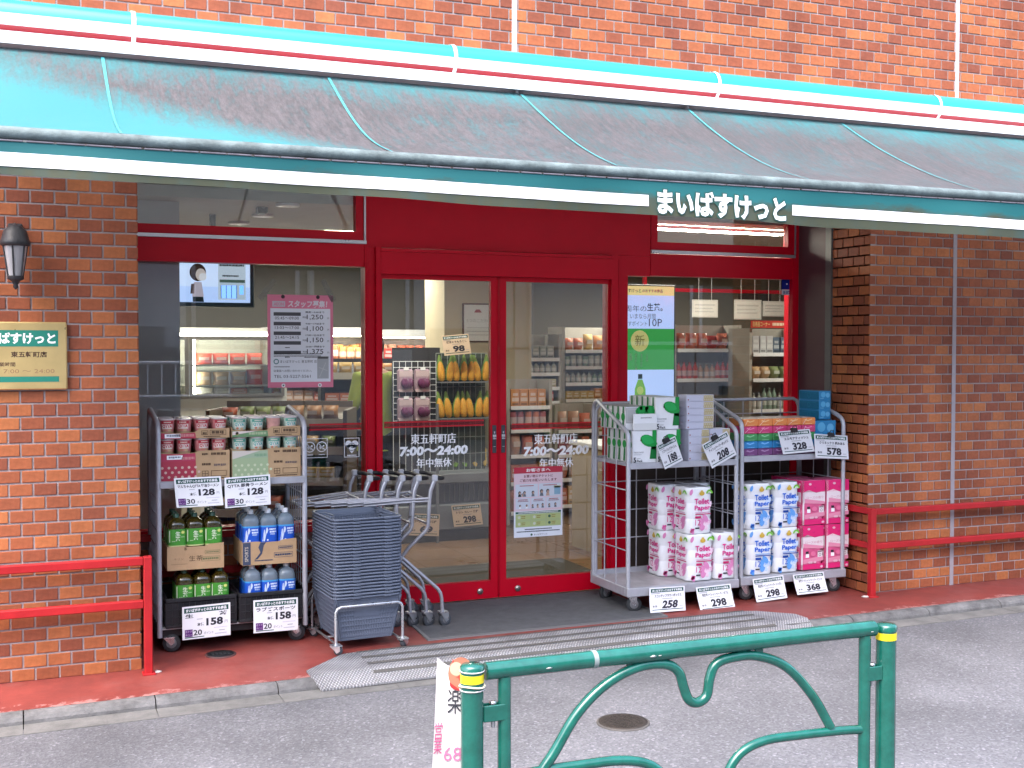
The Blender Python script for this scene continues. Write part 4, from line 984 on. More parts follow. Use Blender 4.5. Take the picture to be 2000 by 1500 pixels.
def cage_trolley(name, label, loc, w=.83, d=.53, zdeck=.165, zshelf=.96, hb=1.335, hf=1.165, mesh=(2, 3), back=True, fine_right=False, base=None, front=True):
    t = thing(name, label, 'trolley', loc, 0, 'cage trolleys outside the shop')
    T = lambda n, mb, mat=SILVER: mb.build(n, mat, t)
    dk = MB().box(.03, w-.03, .03, d-.03, zdeck-.008, zdeck)
    T('deck', dk, pm('deck_plate', (.44, .42, .43), .5, metal=.2, var=.25, scale=6, bump=.1))
    T('base_frame', MB().bbox(.0, w, -.006 if front else .06, .03 if front else .09, zdeck-.055, zdeck+(.002 if front else -.009), .004).bbox(.0, w, d-.03, d, zdeck-.055, zdeck+.03, .004).bbox(0, .03, .031, d-.031, zdeck-.055, zdeck+.004, .004).bbox(w-.03, w, .031, d-.031, zdeck-.055, zdeck+.004, .004), base or SILVER)
    for x in (.07, w-.07):
        for y in (.07, d-.07): caster(t, x, y, .05, zdeck-.054, (-.25 if y < .2 else .15), pm('caster_black', (.03, .032, .036), .6))
    for s, x in (('l', .015), ('r', w-.015)):
        pts = [(x, d-.018, zdeck-.01)]
        pts += [(x, d-.018-.06+.06*math.cos(a), hb-.06+.06*math.sin(a)) for a in [math.radians(q) for q in (0, 30, 60, 90)]]
        pts += [(x, .06+.018, hf+.01)]+[(x, .018+.05-.05*math.sin(a), hf-.055+.055*math.cos(a)) for a in [math.radians(q) for q in (30, 60, 90)]]
        pts += [(x, .018, zdeck-.045)]
        T('side_frame', MB().tube(pts, .0145, 10))
        nv, nh = (mesh if not (fine_right and s == 'r') else (7, 8))
        wr = MB()
        for i in range(nv):
            y = .018+(d-.036)*(i+1)/(nv+1); top = hf+(hb-hf)*((y-.08)/(d-.16))
            wr.tube([(x, y, zdeck), (x, y, top-.005)], .0042 if nv < 4 else .003, 6)
        for i in range(nh):
            z = zdeck+(.80*(i+1)/(nh+1)) if nh > 3 else (.40, .59, .785)[i]
            wr.tube([(x, .018, z), (x, d-.018, z)], .0042 if nv < 4 else .003, 6)
        T('side_wires', wr)
    if back:
        bk = MB(); zt = hb-.02
        bk.tube([(.03, d-.022, zdeck), (.03, d-.022, zt-.05), (.05, d-.022, zt-.015), (.08, d-.022, zt), (w-.08, d-.022, zt), (w-.05, d-.022, zt-.015), (w-.03, d-.022, zt-.05), (w-.03, d-.022, zdeck)], .0125, 10)
        for i in range(4): xx = .03+(w-.06)*(i+1)/5; bk.tube([(xx, d-.022, zdeck), (xx, d-.022, zt)], .004, 6)
        for z in (.40, .59, .785, 1.10, 1.22): bk.tube([(.03, d-.022, z), (w-.03, d-.022, z)], .0042, 6)
        T('back_frame', bk)
    T('shelf', MB().bbox(.02, w-.02, .0, .022, zshelf-.035, zshelf+.004, .003).box(.03, w-.03, .023, d-.03, zshelf-.02, zshelf).bbox(.03, w-.03, d-.029, d-.01, zshelf-.03, zshelf+.01, .003))
    return t
TL = (.10, .20); TA = (2.945, .075); TB = (3.80, .095)
fl_ = lambda x, y: fz(x, y)
ZL, ZA, ZBB = fz(.5, .3), fz(3.3, .3)-.002, fz(4.2, .3)-.002
cage_trolley('cage_trolley', 'silver cage trolley with cup noodles above bottled drinks', (*TL, ZL), w=.84, zdeck=.14, zshelf=.955, hb=1.335, hf=1.275, mesh=(7, 8), back=False, base=BLK, front=False)
cage_trolley('cage_trolley', 'silver cage trolley with green tissue packs above pink toilet paper', (*TA, ZA), w=.83, zshelf=.955)
cage_trolley('cage_trolley', 'silver cage trolley with coloured tissue boxes above blue toilet paper', (*TB, ZBB), w=.85, zshelf=.965, hb=1.34, hf=1.21)
SH_L, DK_L = ZL+.955, ZL+.14
SH_A, DK_A = ZA+.955, ZA+.165
SH_B, DK_B = ZBB+.965, ZBB+.165

# ------------------------------------------------------------------ price cards
PAPER = pm('card_paper', (.80, .80, .83), .5, var=.03, scale=12)
HDR = (.015, .075, .062)
def price_card(label, P4, title, price, kind='point', pts=None, Y=.17, curl=0.0, clip=False, group=None, tone=(.80, .80, .83), italic=0, dark=INK, tilt=0.06):
    """P4: pixel corners tl, tr, br, bl of the card, on the plane Y"""
    C = [onY(p[0], p[1], Y) for p in P4]
    ctr = sum(C, Vector((0, 0, 0)))/4; ux = ((C[1]-C[0])+(C[2]-C[3]))/2; W = ux.length; uz = ((C[0]-C[3])+(C[1]-C[2]))/2; H = uz.length
    ang = math.atan2(ux.z, ux.x)
    t = thing('price_card', label, 'price card', ctr, 0, group); t.rotation_euler = (tilt, -ang, 0)
    sh = (uz.dot(ux.normalized()))/H                      # skew of the hanging card
    def bend(u, y, v): return (u+sh*v, y-curl*.022*(v/H-.5)**2, v)
    m = MB(); n = 8; V = []
    for j in range(n+1):
        v = -H/2+H*j/n; V += [(-W/2, 0, v), (W/2, 0, v)]
    V2 = [bend(*p) for p in V]; m.add(V2+[(a, b+.0012, c) for a, b, c in V2], [(2*i, 2*i+1, 2*i+3, 2*i+2) for i in range(n)]+[(2*n+2+2*i+2, 2*n+2+2*i+3, 2*n+2+2*i+1, 2*n+2+2*i) for i in range(n)]+[(2*i, 2*i+2, 2*n+2+2*i+2, 2*n+2+2*i) for i in range(n)]+[(2*i+3, 2*i+1, 2*n+2+2*i+1, 2*n+2+2*i+3) for i in range(n)], 0, False)
    m.build('card', PAPER if tone == (.80, .80, .83) else pm('card_%d' % (tone[1]*100), tone, .6, var=.03), t)
    pr = Print(bend=bend); pr.y = -.0008
    pr.rect(-W*.46, W*.46, H*.30, H*.45, HDR, seg=2); pr.up(); pr.text('まいばすけっとのおすすめ商品', 0, H*.375, H*.10, WHITE, .03, width=W*.84)
    if kind == 'point':
        pr.text(title, 0, H*.205, H*.125, dark, .025, width=W*.88).text('本体', -W*.12, -H*.07, H*.11, (.06, .06, .08), .02, width=W*.15)
        pr.text(price, W*.17, -H*.02, H*.23, dark, .04, width=W*.35).text('円', W*.41, -H*.06, H*.09, (.25, .25, .28), 0)
        pr.bars(-W*.2, -W*.08, H*.09, H*.025, (.35, .35, .4))
        pr.rect(-W*.45, -W*.29, -H*.42, -H*.20, (.10, .02, .16)); pr.up(); pr.text('おトク', -W*.37, -H*.26, H*.07, (.55, .45, .6), .01, width=W*.13).text('ポイント', -W*.37, -H*.36, H*.07, (.55, .45, .6), .01, width=W*.13)
        pr.text(pts, -W*.185, -H*.31, H*.17, dark, .02, width=W*.18).text('ポイント', W*.045, -H*.345, H*.085, (.15, .15, .18), 0, width=W*.2)
        pr.rect(-W*.45, -W*.05, -H*.455, -H*.43, HDR).bars(W*.15, W*.44, -H*.22, H*.03, (.62, .6, .68)).bars(W*.26, W*.38, -H*.31, H*.025, (.3, .3, .34)).bars(W*.17, W*.42, -H*.40, H*.03, (.5, .5, .56))
    else:
        pr.text(title, W*.02, H*.15, H*.125, dark, .03, width=W*.76).bars(-W*.15, W*.15, H*.03, H*.03, (.3, .3, .3))
        pr.text('本体', -W*.36, -H*.26, H*.10, dark, .01, width=W*.14).text(price, W*.07, -H*.20, H*.32, dark, .045, width=W*.44, shear=italic).bars(W*.33, W*.43, -H*.29, H*.03, (.35, .35, .38))
        pr.bars(-W*.45, -W*.2, H*.255, H*.03, (.25, .25, .28)).rect(-W*.44, W*.44, -H*.415, -H*.385, HDR)
    pr.build('print', t)
    if clip:
        cl = MB().prism([(-.028, -.014), (.028, -.014), (.018, .012), (-.018, .012)], -.012, .012); cl.tube([(-.018, -.004, .008), (-.012, -.01, .03), (.012, -.01, .03), (.018, -.004, .008)], .003, 6)
        o = cl.build('clip', BLK, t); o.location = (sh*H/2, 0, H/2+.002)
    return t

# ------------------------------------------------------------------ left trolley: noodle cups, cartons, drinks, crates
KRAFT = pm('kraft_board', (.44, .29, .16), .8, var=.12, scale=9, bump=.1); KRAFTD = pm('kraft_inner', (.33, .21, .12), .9, var=.1)
def cup_mesh():
    prof = [(.032, 0), (.0335, .004), (.0385, .068), (.041, .098), (.044, .100), (.0445, .105), (.042, .106), (0, .1062)]
    return prof
cupA = {}
def cup(kind):
    col, dark_, logo = (((.58, .20, .20), (.40, .035, .05), (.52, .04, .06)) if kind == 'red' else (((.44, .56, .46), (.10, .32, .24), (.03, .36, .33)) if kind == 'green' else ((.55, .28, .24), (.45, .22, .2), (.5, .3, .3))))
    t = thing('noodle_cup', '', 'noodle cup')
    body = pm('cup_%s' % kind, col, .4, var=.25, scale=35); base = pm('cup_base', (.42, .26, .15), .5, var=.2, scale=30); lid = pm('cup_lid', (.62, .55, .55), .3, metal=.3, var=.15, scale=20)
    MB().lathe([(.032, 0), (.0335, .004), (.0358, .036)], n=20, m=1).lathe([(.0358, .036), (.0412, .098)], n=20, m=0).build('body', [body, base], t)
    MB().lathe([(.0412, .097), (.0448, .098), (.0455, .1025), (.044, .105), (.0, .1055)], n=20).build('lid', lid, t)
    if kind != 'plain':
        def bend(u, y, v):
            r = .0335+.0077*v/.1+.0006-y; a = u/r; return (r*math.sin(a), -r*math.cos(a), v)
        pr = Print(bend=bend); pr.rect(-.036, .036, .078, .094, dark_, seg=8).rect(-.03, .03, .05, .076, (.66, .60, .54), seg=8); pr.up()
        pr.text('QTTA', 0, .064, .021, logo, .05, width=.056).bars(-.02, .02, .086, .006, (.7, .6, .5)); pr.disc(-.012, .044, .009, (.5, .2, .12), .006).disc(.012, .042, .01, (.55, .36, .2), .006)
        pr.build('print', t)
    return t
def carton(label, x0, x1, y0, y1, z0, zl, zr, kind, tall):
    """open tray carton: front edge low on the left, high on the right"""
    w, d = x1-x0, y1-y0; t = thing('noodle_carton', label, 'carton', (x0, y0, z0), 0, 'noodle cartons on the trolley shelf'); xs = w*.58
    hl, hr = zl-z0, zr-z0; th = .004
    mb = MB().prism([(0, 0), (w, 0), (w, hr), (xs, hr), (xs-.03, hl), (w*.25, hl-.004), (0, hl+.004)], 0, th)
    mb.box(0, th, th, d, 0, hr).box(w-th, w, th, d, 0, hr).box(th, w-th, d-th, d, 0, hr).box(th, w-th, th, d-th, 0, th)
    mb.build('board', KRAFT, t)
    C1, C2 = ((.40, .045, .075), (.55, .22, .22)) if kind == 'red' else ((.13, .24, .12), (.32, .40, .24))
    pr = Print(); pr.y = -.0008
    pr.poly([(.002, .0), (xs-.02, 0), (xs-.025, hl-.002), (w*.25, hl-.006), (.002, hl)], C1 if not tall else (C2 if kind == 'green' else C1)); pr.up()
    if tall:
        for r_ in range(3):
            for c_ in range(6): 
                pr.disc(.02+c_*.036+(r_ % 2)*.018, .022+r_*.026, .0075, (.60, .42, .36) if kind == 'red' else (.50, .54, .36), n=12)
        zz = hl-.045
        pr.poly([(.002, zz), (xs-.024, zz), (xs-.026, hl-.004), (.06, hl-.012)], (.42, .05, .10) if kind == 'red' else (.30, .38, .26)); pr.up()
        pr.bars(xs-.10, xs-.03, hl-.03, .016, C2 if kind == 'red' else (.2, .32, .2))
        pr.rect(.045, .13, hl-.035, hl-.012, WHITE) if kind == 'red' else None; pr.up()
        if kind == 'red': pr.bars(.055, .12, hl-.023, .011, (.25, .25, .3))
        else: pr.poly([(.002, hl-.05), (.16, hl-.004), (.002, hl-.004)], (.55, .50, .45))
        B = (.10, .06, .035)
        pr.bars(xs+.01, xs+.06, .088, .014, B).bars(xs+.075, w-.02, .083, .013, (.18, .13, .11)).frame(xs+.06, w-.018, .02, .052, .0025, B).frame(xs+.01, xs+.045, .02, .052, .0025, B).line(xs+.01, .036, xs+.045, .036, .0025, B).line(xs+.0275, .02, xs+.0275, .052, .0025, B)
        pr.bars(xs+.02, w-.02, .01, .006, B).bars(xs+.06, w-.02, hr-.02, .016, B).bars(xs+.01, xs+.045, hr-.02, .012, B)
    else:
        pr.bars(xs-.13, xs-.03, hl*.5, .016, C2); 
        if kind == 'red': pr.rect(.035, .12, hl*.12, hl*.8, WHITE); pr.up(); pr.bars(.045, .11, hl*.5, .011, (.25, .25, .3))
        else: pr.poly([(.004, hl*.3), (.15, hl-.002), (.004, hl-.004)], (.62, .52, .48)); pr.disc(.03, .02, .009, (.5, .4, .15))
        B = (.10, .06, .035); pr.frame(xs+.055, w-.018, .016, hr-.008, .0025, B).frame(xs+.008, xs+.045, .018, hr-.01, .0025, B).bars(xs+.065, w-.03, hr*.5+.004, .018, B).bars(xs+.015, xs+.038, hr*.5, .014, B).bars(xs+.02, w-.05, .008, .006, B)
    pr.build('print', t)
    return t
YS = TL[1]+.045
RX0, RX1, GX0, GX1 = .118, .505, .518, .908
carton('tall red dotted noodle carton on the trolley shelf', RX0, RX1, YS, YS+.30, SH_L, SH_L+.155, SH_L+.165, 'red', True)
carton('tall green dotted noodle carton on the trolley shelf', GX0, GX1, YS, YS+.30, SH_L, SH_L+.160, SH_L+.168, 'green', True)
ZC1 = SH_L+.128; ZC2 = ZC1+.107
carton('low red noodle tray stacked on the lower red cups', RX0, RX1, YS+.004, YS+.29, ZC2, ZC2+.034, ZC2+.052, 'red', False)
carton('low green noodle tray stacked on the lower green cups', GX0, GX1, YS+.004, YS+.29, ZC2, ZC2+.036, ZC2+.056, 'green', False)
MB().box(0, .38, 0, .28, 0, .118).build('x', KRAFTD) if False else None
proto = {k: cup(k) for k in ('red', 'green', 'plain')}; usedc = set()
for kind, x0, x1 in (('red', RX0, RX1), ('green', GX0, GX1)):
    for tier, zc in (('lower', ZC1), ('upper', ZC2+.005)):
        for row in range(3):
            for i in range(4):
                k = 'plain' if (kind == 'green' and tier == 'upper' and row == 0 and i == 2) else kind
                lab = '%s noodle cup, %s tray, %s row, %s from left' % ('brown backed' if k == 'plain' else ('pink and red' if kind == 'red' else 'mint green'), tier, ('front', 'middle', 'back')[row], ORD[i])
                o = proto[k] if k not in usedc else copy_tree(proto[k]); usedc.add(k)
                o['label'] = lab; o['group'] = 'noodle cups on the trolley'
                o.location = (x0+.05+(x1-x0-.10)*i/3+rnd.uniform(-.002, .002), YS+.054+row*.093+rnd.uniform(-.003, .003), zc); o.rotation_euler = (0, 0, rnd.uniform(-.35, .35))
# false bottom inside the tall cartons that carries the lower cups: second layer of packed tubs
for x0, x1, k in ((RX0, RX1, 'red'), (GX0, GX1, 'green')):
    o = MB().bbox(.006, x1-x0-.006, .006, .29, .005, .127, .002).build('packing_insert', KRAFTD); o.location = (x0, YS, SH_L); tag(o, 'cardboard layer pad inside the %s noodle carton' % k, 'packing', 'layer pads in the noodle cartons')

# bottles
def bottle(kind):
    t = thing('drink_bottle', '', 'bottle')
    if kind == 'tea':
        body = pm('tea_bottle', (.042, .030, .004), .12, var=.25, scale=12, coat=.6, spec=.6); capm = pm('tea_cap', (.03, .09, .055), .35)
    else:
        body = pm('clear_bottle', (.40, .50, .60), .06, var=.12, scale=14, coat=.6, trans=.62, ior=1.33); capm = pm('white_cap', (.78, .79, .82), .4)
    MB().lathe([(.040, 0), (.0475, .006), (.0485, .02), (.0470, .03), (.0485, .04), (.0485, .09), (.0475, .095), (.0485, .10), (.0485, .235)], n=24, sq=.35).lathe([(.0485, .235), (.0475, .246), (.044, .256), (.037, .266), (.026, .275), (.0165, .281), (.0145, .285), (.0145, .290)], n=24, sq=.2).build('body', body, t)
    MB().lathe([(.0175, .282), (.0175, .286), (.0165, .288), (.0165, .303), (.014, .3055), (0, .306)], n=16).build('cap', capm, t)
    def bend(u, y, v):
        r = .0497-y; a = u/.05; e = 2+.35*6; ca, sa = math.sin(a), -math.cos(a); k = (abs(ca)**e+abs(sa)**e)**(-1/e); return (r*k*ca, r*k*sa, v)
    pr = Print(bend=bend)
    if kind == 'tea':
        pr.rect(-.155, .155, .125, .222, pm('tea_label', (.055, .27, .03), .35, var=.2, scale=30), seg=40); pr.up(); pr.rect(-.155, .155, .125, .132, (.55, .58, .25), seg=40).rect(-.045, -.038, .15, .215, (.6, .66, .5)); pr.up()
        pr.text('生', .0, .197, .026, (.74, .78, .62), .02).text('茶', .0, .168, .026, (.74, .78, .62), .02).disc(.026, .204, .0085, (.62, .66, .18)).bars(-.03, -.014, .155, .005, (.4, .55, .3)).bars(.016, .034, .178, .005, (.4, .55, .3))
    else:
        pr.rect(-.155, .155, .115, .215, pm('sport_label', (.012, .085, .50), .3, var=.15, scale=30), seg=40); pr.up(); pr.rect(-.155, .155, .206, .215, (.06, .30, .62), seg=40)
        pr.poly([(-.036, .125), (-.026, .125), (-.006, .19), (-.012, .205), (-.028, .19)], (.55, .62, .75)); pr.up(); pr.bars(.0, .034, .193, .010, (.62, .70, .85)).bars(.002, .036, .178, .010, (.62, .70, .85)).bars(.004, .03, .165, .008, (.4, .5, .75)).rect(-.03, -.006, .128, .136, (.75, .78, .82))
    pr.build('label_band', t)
    return t
CRATE = pm('crate_black', (.016, .016, .019), .45, var=.25, scale=40, bump=.15)
def crate(label, x0, x1, y0, y1, z0, z1):
    w, d, h = x1-x0, y1-y0, z1-z0; t = thing('folding_crate', label, 'crate', (x0, y0, z0), 0, 'black crates on the trolley base')
    MB().box(.006, w-.006, .006, d-.006, 0, .008).build('floor', CRATE, t)
    for nm, sw, loc, rot in (('front_wall', w, (0, 0, 0), 0), ('back_wall', w, (w, d, 0), math.pi), ('side_wall', d, (0, d, 0), -math.pi/2), ('side_wall', d, (w, 0, 0), math.pi/2)):
        m = MB().box(.004, sw-.004, .006, .010, .004, h-.02).bbox(0, sw, -.004, .014, h-.024, h, .004).bbox(0, sw, -.002, .012, 0, .018, .003)
        n = int(sw/.03)
        for i in range(n+1): xx = .006+(sw-.012)*i/n; m.box(xx-.003, xx+.003, -.001, .0059, .018, h-.024)
        for k in (.35, .6): m.box(.006, sw-.006, .0005, .0058, h*k-.003, h*k+.003)
        o = m.build(nm, CRATE, t); o.location = loc; o.rotation_euler = (0, 0, rot)
    return t
CRZ = DK_L
crate('black folding crate under the green tea bottles', .148, .535, TL[1]+.02, TL[1]+.46, CRZ, CRZ+.165)
crate('black folding crate under the blue sports drink bottles', .548, .935, TL[1]+.015, TL[1]+.455, CRZ, CRZ+.165)
def drink_tray(label, x0, x1, y0, y1, z0, h, kind):
    w, d = x1-x0, y1-y0; t = thing('drink_carton', label, 'carton', (x0, y0, z0), 0, 'drink cartons on the trolley'); th = .004
    mb = MB()
    if h > .1:
        mb.prism([(0, 0), (w, 0), (w, h), (w*.75, h-.004), (w*.66, h-.014), (w*.36, h-.014), (w*.28, h-.008), (0, h-.01)], 0, th)
    else: mb.box(0, w, 0, th, 0, h)
    mb.box(0, th, th, d, 0, h-.01).box(w-th, w, th, d, 0, h-.01).box(th, w-th, d-th, d, 0, h-.01).box(th, w-th, th, d-th, 0, th)
    mb.build('board', KRAFT, t)
    if h > .1:
        pr = Print(); pr.y = -.0008; B = (.09, .055, .03); G = (.16, .17, .08)
        if kind == 'tea':
            pr.text('生茶', w*.50, h*.44, .030, B, .0, width=.075).text('キリン', w*.2, h*.44, .013, (.2, .13, .08), 0, width=.05).line(w*.06, h*.24, w*.35, h*.235, .002, (.2, .13, .08)).text('茶', w*.32, h-.024, .018, B, .01)
            pr.frame(w*.66, w*.93, h*.58, h*.72, .002, G).frame(w*.60, w*.93, h*.30, h*.48, .002, G).bars(w*.68, w*.91, h*.65, .007, G).bars(w*.62, w*.91, h*.39, .012, G)
        else:
            N_ = (.05, .065, .11)
            pr.rect(.002, w*.15, 0.002, h-.012, N_); pr.up(); pr.text('SPORTS', 0, 0, .02, (.45, .4, .33), .02, width=.085)
            k = pr.mb; nV = len(textgeo('SPORTS', .02)[0]); k.v[-nV:] = [(w*.075-z_, y_, h*.45+x_) for x_, y_, z_ in k.v[-nV:]]
            pr.poly([(w*.22, h*.22), (w*.28, h*.24), (w*.36, h*.45), (w*.39, h*.78), (w*.44, h-.014), (w*.33, h-.014), (w*.29, h*.70), (w*.33, h*.5), (w*.27, h*.33)], N_)
            pr.frame(w*.66, w*.93, h*.58, h*.72, .002, N_).frame(w*.58, w*.93, h*.26, h*.46, .002, N_).bars(w*.68, w*.91, h*.65, .007, N_).bars(w*.6, w*.91, h*.36, .012, N_).bars(w*.22, w*.56, h*.17, .007, N_)
        pr.build('print', t)
    return t
BZ1 = CRZ+.010; YB = TL[1]+.045
bp_ = {k: bottle(k) for k in ('tea', 'sport')}; ub = set()
def put(kind, x, y, z, lab):
    o = bp_[kind] if kind not in ub else copy_tree(bp_[kind]); ub.add(kind); o['label'] = lab; o['group'] = 'drink bottles on the trolley'; o.location = (x, y, z); o.rotation_euler = (0, 0, rnd.uniform(-.1, .1))
for kind, x0, nm in (('tea', .205, 'green labelled amber tea bottle'), ('sport', .583, 'blue labelled clear sports drink bottle')):
    drink_tray('low board tray round the lower %s bottles' % ('tea' if kind == 'tea' else 'sports drink'), x0-.012, x0+.292, YB-.006, YB+.31, BZ1, .132, kind) if False else None
    zt2 = BZ1+.3085
    tx0 = x0-.045 if kind == 'tea' else x0-.012
    drink_tray('brown %s carton carrying the upper bottles' % ('tea' if kind == 'tea' else 'sports drink'), tx0, tx0+.308, YB-.012, YB+.31, zt2, .142, kind)
    for tier, z, rows, xx in (('lower', BZ1, 2, x0), ('upper', zt2+.006, 3, tx0+.006)):
        for r_ in range(rows):
            for i in range(3):
                put(kind, xx+.05+i*.0985, YB+.047+r_*.100, z, '%s, %s tier, %s row, %s from left' % (nm, tier, ('front', 'middle', 'back')[r_], ORD[i]))
pg = 'point price cards on the bottle trolley'
price_card('price card of 128 yen hanging under the red noodle cartons', [(340, 935), (430, 929), (437, 987), (344, 991)], 'マルちゃんQTTA 醤油ラーメン', '128', 'point', '30', .185, .3, group=pg)
price_card('price card of 128 yen hanging under the green noodle cartons', [(438, 933), (527, 926), (529, 985), (440, 993)], 'QTTA 豚骨ラーメン', '128', 'point', '30', .183, .15, group=pg)
price_card('price card of 158 yen on the crate of green tea', [(355, 1186), (450, 1176), (450, 1240), (357, 1251)], '生　　　茶', '158', 'point', '20', .170, .0, group=pg, tilt=0.03)
price_card('price card of 158 yen on the crate of sports drinks', [(494, 1173), (582, 1166), (582, 1230), (496, 1237)], 'ラブズスポーツ', '158', 'point', '20', .168, .0, group=pg, tilt=0.03)
# ------------------------------------------------------------------ shopping baskets on their trolley
BSK = pm('basket_grey', (.115, .135, .185), .42, var=.08, scale=10, bump=.05)
BW, BD, BHH = .415, .445, .255                            # rim width, rim depth, height
def basket():
    t = thing('shopping_basket', '', 'basket')
    tw, td = BW/2-.012, BD/2-.012; bw, bd = tw-.045, td-.045
    def S(a, h):                                          # point on the tapering wall: a = (sx, sy) in -1..1
        k = h/BHH; return ((bw+(tw-bw)*k)*a[0], (bd+(td-bd)*k)*a[1], h)
    body = MB(); th = .0035
    body.box(-bw, bw, -bd, bd, 0, .005)
    def bar(p, q, wd, n):                                 # flat slat between two wall points, n = outward normal axis
        p, q = Vector(p), Vector(q); d = (q-p).normalized(); s = d.cross(n).normalized()*wd/2; o_ = Vector(n)*th
        V = [p-s, p+s, q+s, q-s]; V = V+[v-o_ for v in V]; body.add(V, [(0, 1, 2, 3), (7, 6, 5, 4), (0, 4, 5, 1), (1, 5, 6, 2), (2, 6, 7, 3), (3, 7, 4, 0)])
    for axis, sgn in (('y', -1), ('y', 1), ('x', -1), ('x', 1)):
        n = Vector((0, sgn, 0)) if axis == 'y' else Vector((sgn, 0, 0)); N_ = 22
        A = lambda u, h: S((u, sgn), h) if axis == 'y' else S((sgn, u), h)
        for i in range(N_+1): u = -1+2*i/N_; bar(A(u, .004), A(u, BHH-.03), .0055 if 0 < i < N_ else .02, n)
        for k in range(8): h = .012+k*(BHH-.05)/7; bar(A(-1, h), A(1, h), .012 if k in (0, 7) else .009, n)
        if axis == 'y': 
            p0, p1, q0, q1 = A(-.42, .115), A(.42, .115), A(-.42, .19), A(.42, .19); off = n*.001; body.add([Vector(p0)+off, Vector(p1)+off, Vector(q1)+off, Vector(q0)+off], [(0, 1, 2, 3)])
        body.add([A(-1, BHH-.042), A(1, BHH-.042), A(1, BHH-.002), A(-1, BHH-.002)], [(0, 1, 2, 3)])
    body.build('body', BSK, t)
    # rim: rounded lip, a little fuller towards the corners, flat band in the middle of the front
    def loop(w_, d_, z, r=.045):
        P = []
        for cx, cy, a0 in ((w_-r, -d_+r, -90), (w_-r, d_-r, 0), (-w_+r, d_-r, 90), (-w_+r, -d_+r, 180)):
            P += [(cx+r*math.cos(math.radians(a0+i*22.5)), cy+r*math.sin(math.radians(a0+i*22.5)), z) for i in range(5)]
        return P
    rings = [loop(BW/2-.012, BD/2-.012, BHH-.004), loop(BW/2-.004, BD/2-.004, BHH), loop(BW/2, BD/2, BHH-.003), loop(BW/2+.001, BD/2+.001, BHH-.009), loop(BW/2-.006, BD/2-.006, BHH-.0115)]
    rm = MB(); n = len(rings[0]); V = [p for r in rings for p in r]
    rm.add(V, [(k*n+i, k*n+(i+1) % n, (k+1)*n+(i+1) % n, (k+1)*n+i) for k in range(len(rings)-1) for i in range(n)], 0, True)
    rm.build('rim', BSK, t)
    for s in (-1, 1):                                     # folded carrying handles lie just inside the rim
        MB().tube([(s*(BW/2-.018), -BD*.22, BHH-.004), (s*(BW/2-.05), -BD*.20, BHH-.002), (s*(BW/2-.055), 0, BHH-.001), (s*(BW/2-.05), BD*.20, BHH-.002), (s*(BW/2-.018), BD*.22, BHH-.004)], .004, 6).build('handle', BSK, t)
    for uu in (-.07, .115): MB().bbox(uu-.022, uu+.022, -BD/2-.0042, -BD/2+.002, BHH-.0125, BHH-.0005, .0015).build('lug', BSK, t)
    return t
BX, BY, BA = 1.198, .105, math.radians(3.5)
NB = 25; gz0 = fz(BX, BY)
pitch = .0183; zb0 = gz0+.055
for i in range(NB):
    o = basket() if i == 0 else copy_tree(bk0)
    if i == 0: bk0 = o
    o.location = (BX+rnd.uniform(-.003, .003), BY+rnd.uniform(-.003, .003), zb0+i*pitch); o.rotation_euler = (0, 0, BA+rnd.uniform(-.006, .006))
    k = NB-1-i
    o['label'] = 'grey plastic shopping basket, ' + ('topmost of the stack' if k == 0 else ('lowest of the stack with its perforated front showing' if i == 0 else '%s from the top of the stack' % ORD[k]))
    o['group'] = 'stacked shopping baskets'
bt_ = thing('basket_trolley', 'chrome tube trolley under the stack of grey baskets', 'trolley', (BX, BY, gz0), BA)
wx, wy = .196, .215; ht = .262
for s in (-1, 1):
    y = s*(wy+.018)
    pts = [(-wx, y, .055), (-wx, y, ht-.03), (-wx+.01, y, ht-.01), (-wx+.03, y, ht), (wx-.03, y, ht), (wx-.01, y, ht-.01), (wx, y, ht-.03), (wx, y, .055)]
    MB().tube(pts, .0085, 10).build('end_loop', GALV, bt_)
for s in (-1, 1): MB().tube([(s*(wx-.01), -wy-.018, .05), (s*(wx-.01), wy+.018, .05)], .007, 8).build('base_tube', GALV, bt_)
MB().tube([(-wx+.01, -.02, .05), (wx-.01, -.02, .05)], .007, 8).build('base_tube', GALV, bt_)
for sx_ in (-1, 1):
    for sy_ in (-1, 1): caster(bt_, sx_*wx, sy_*(wy+.018), .024, .056, .7*sx_)

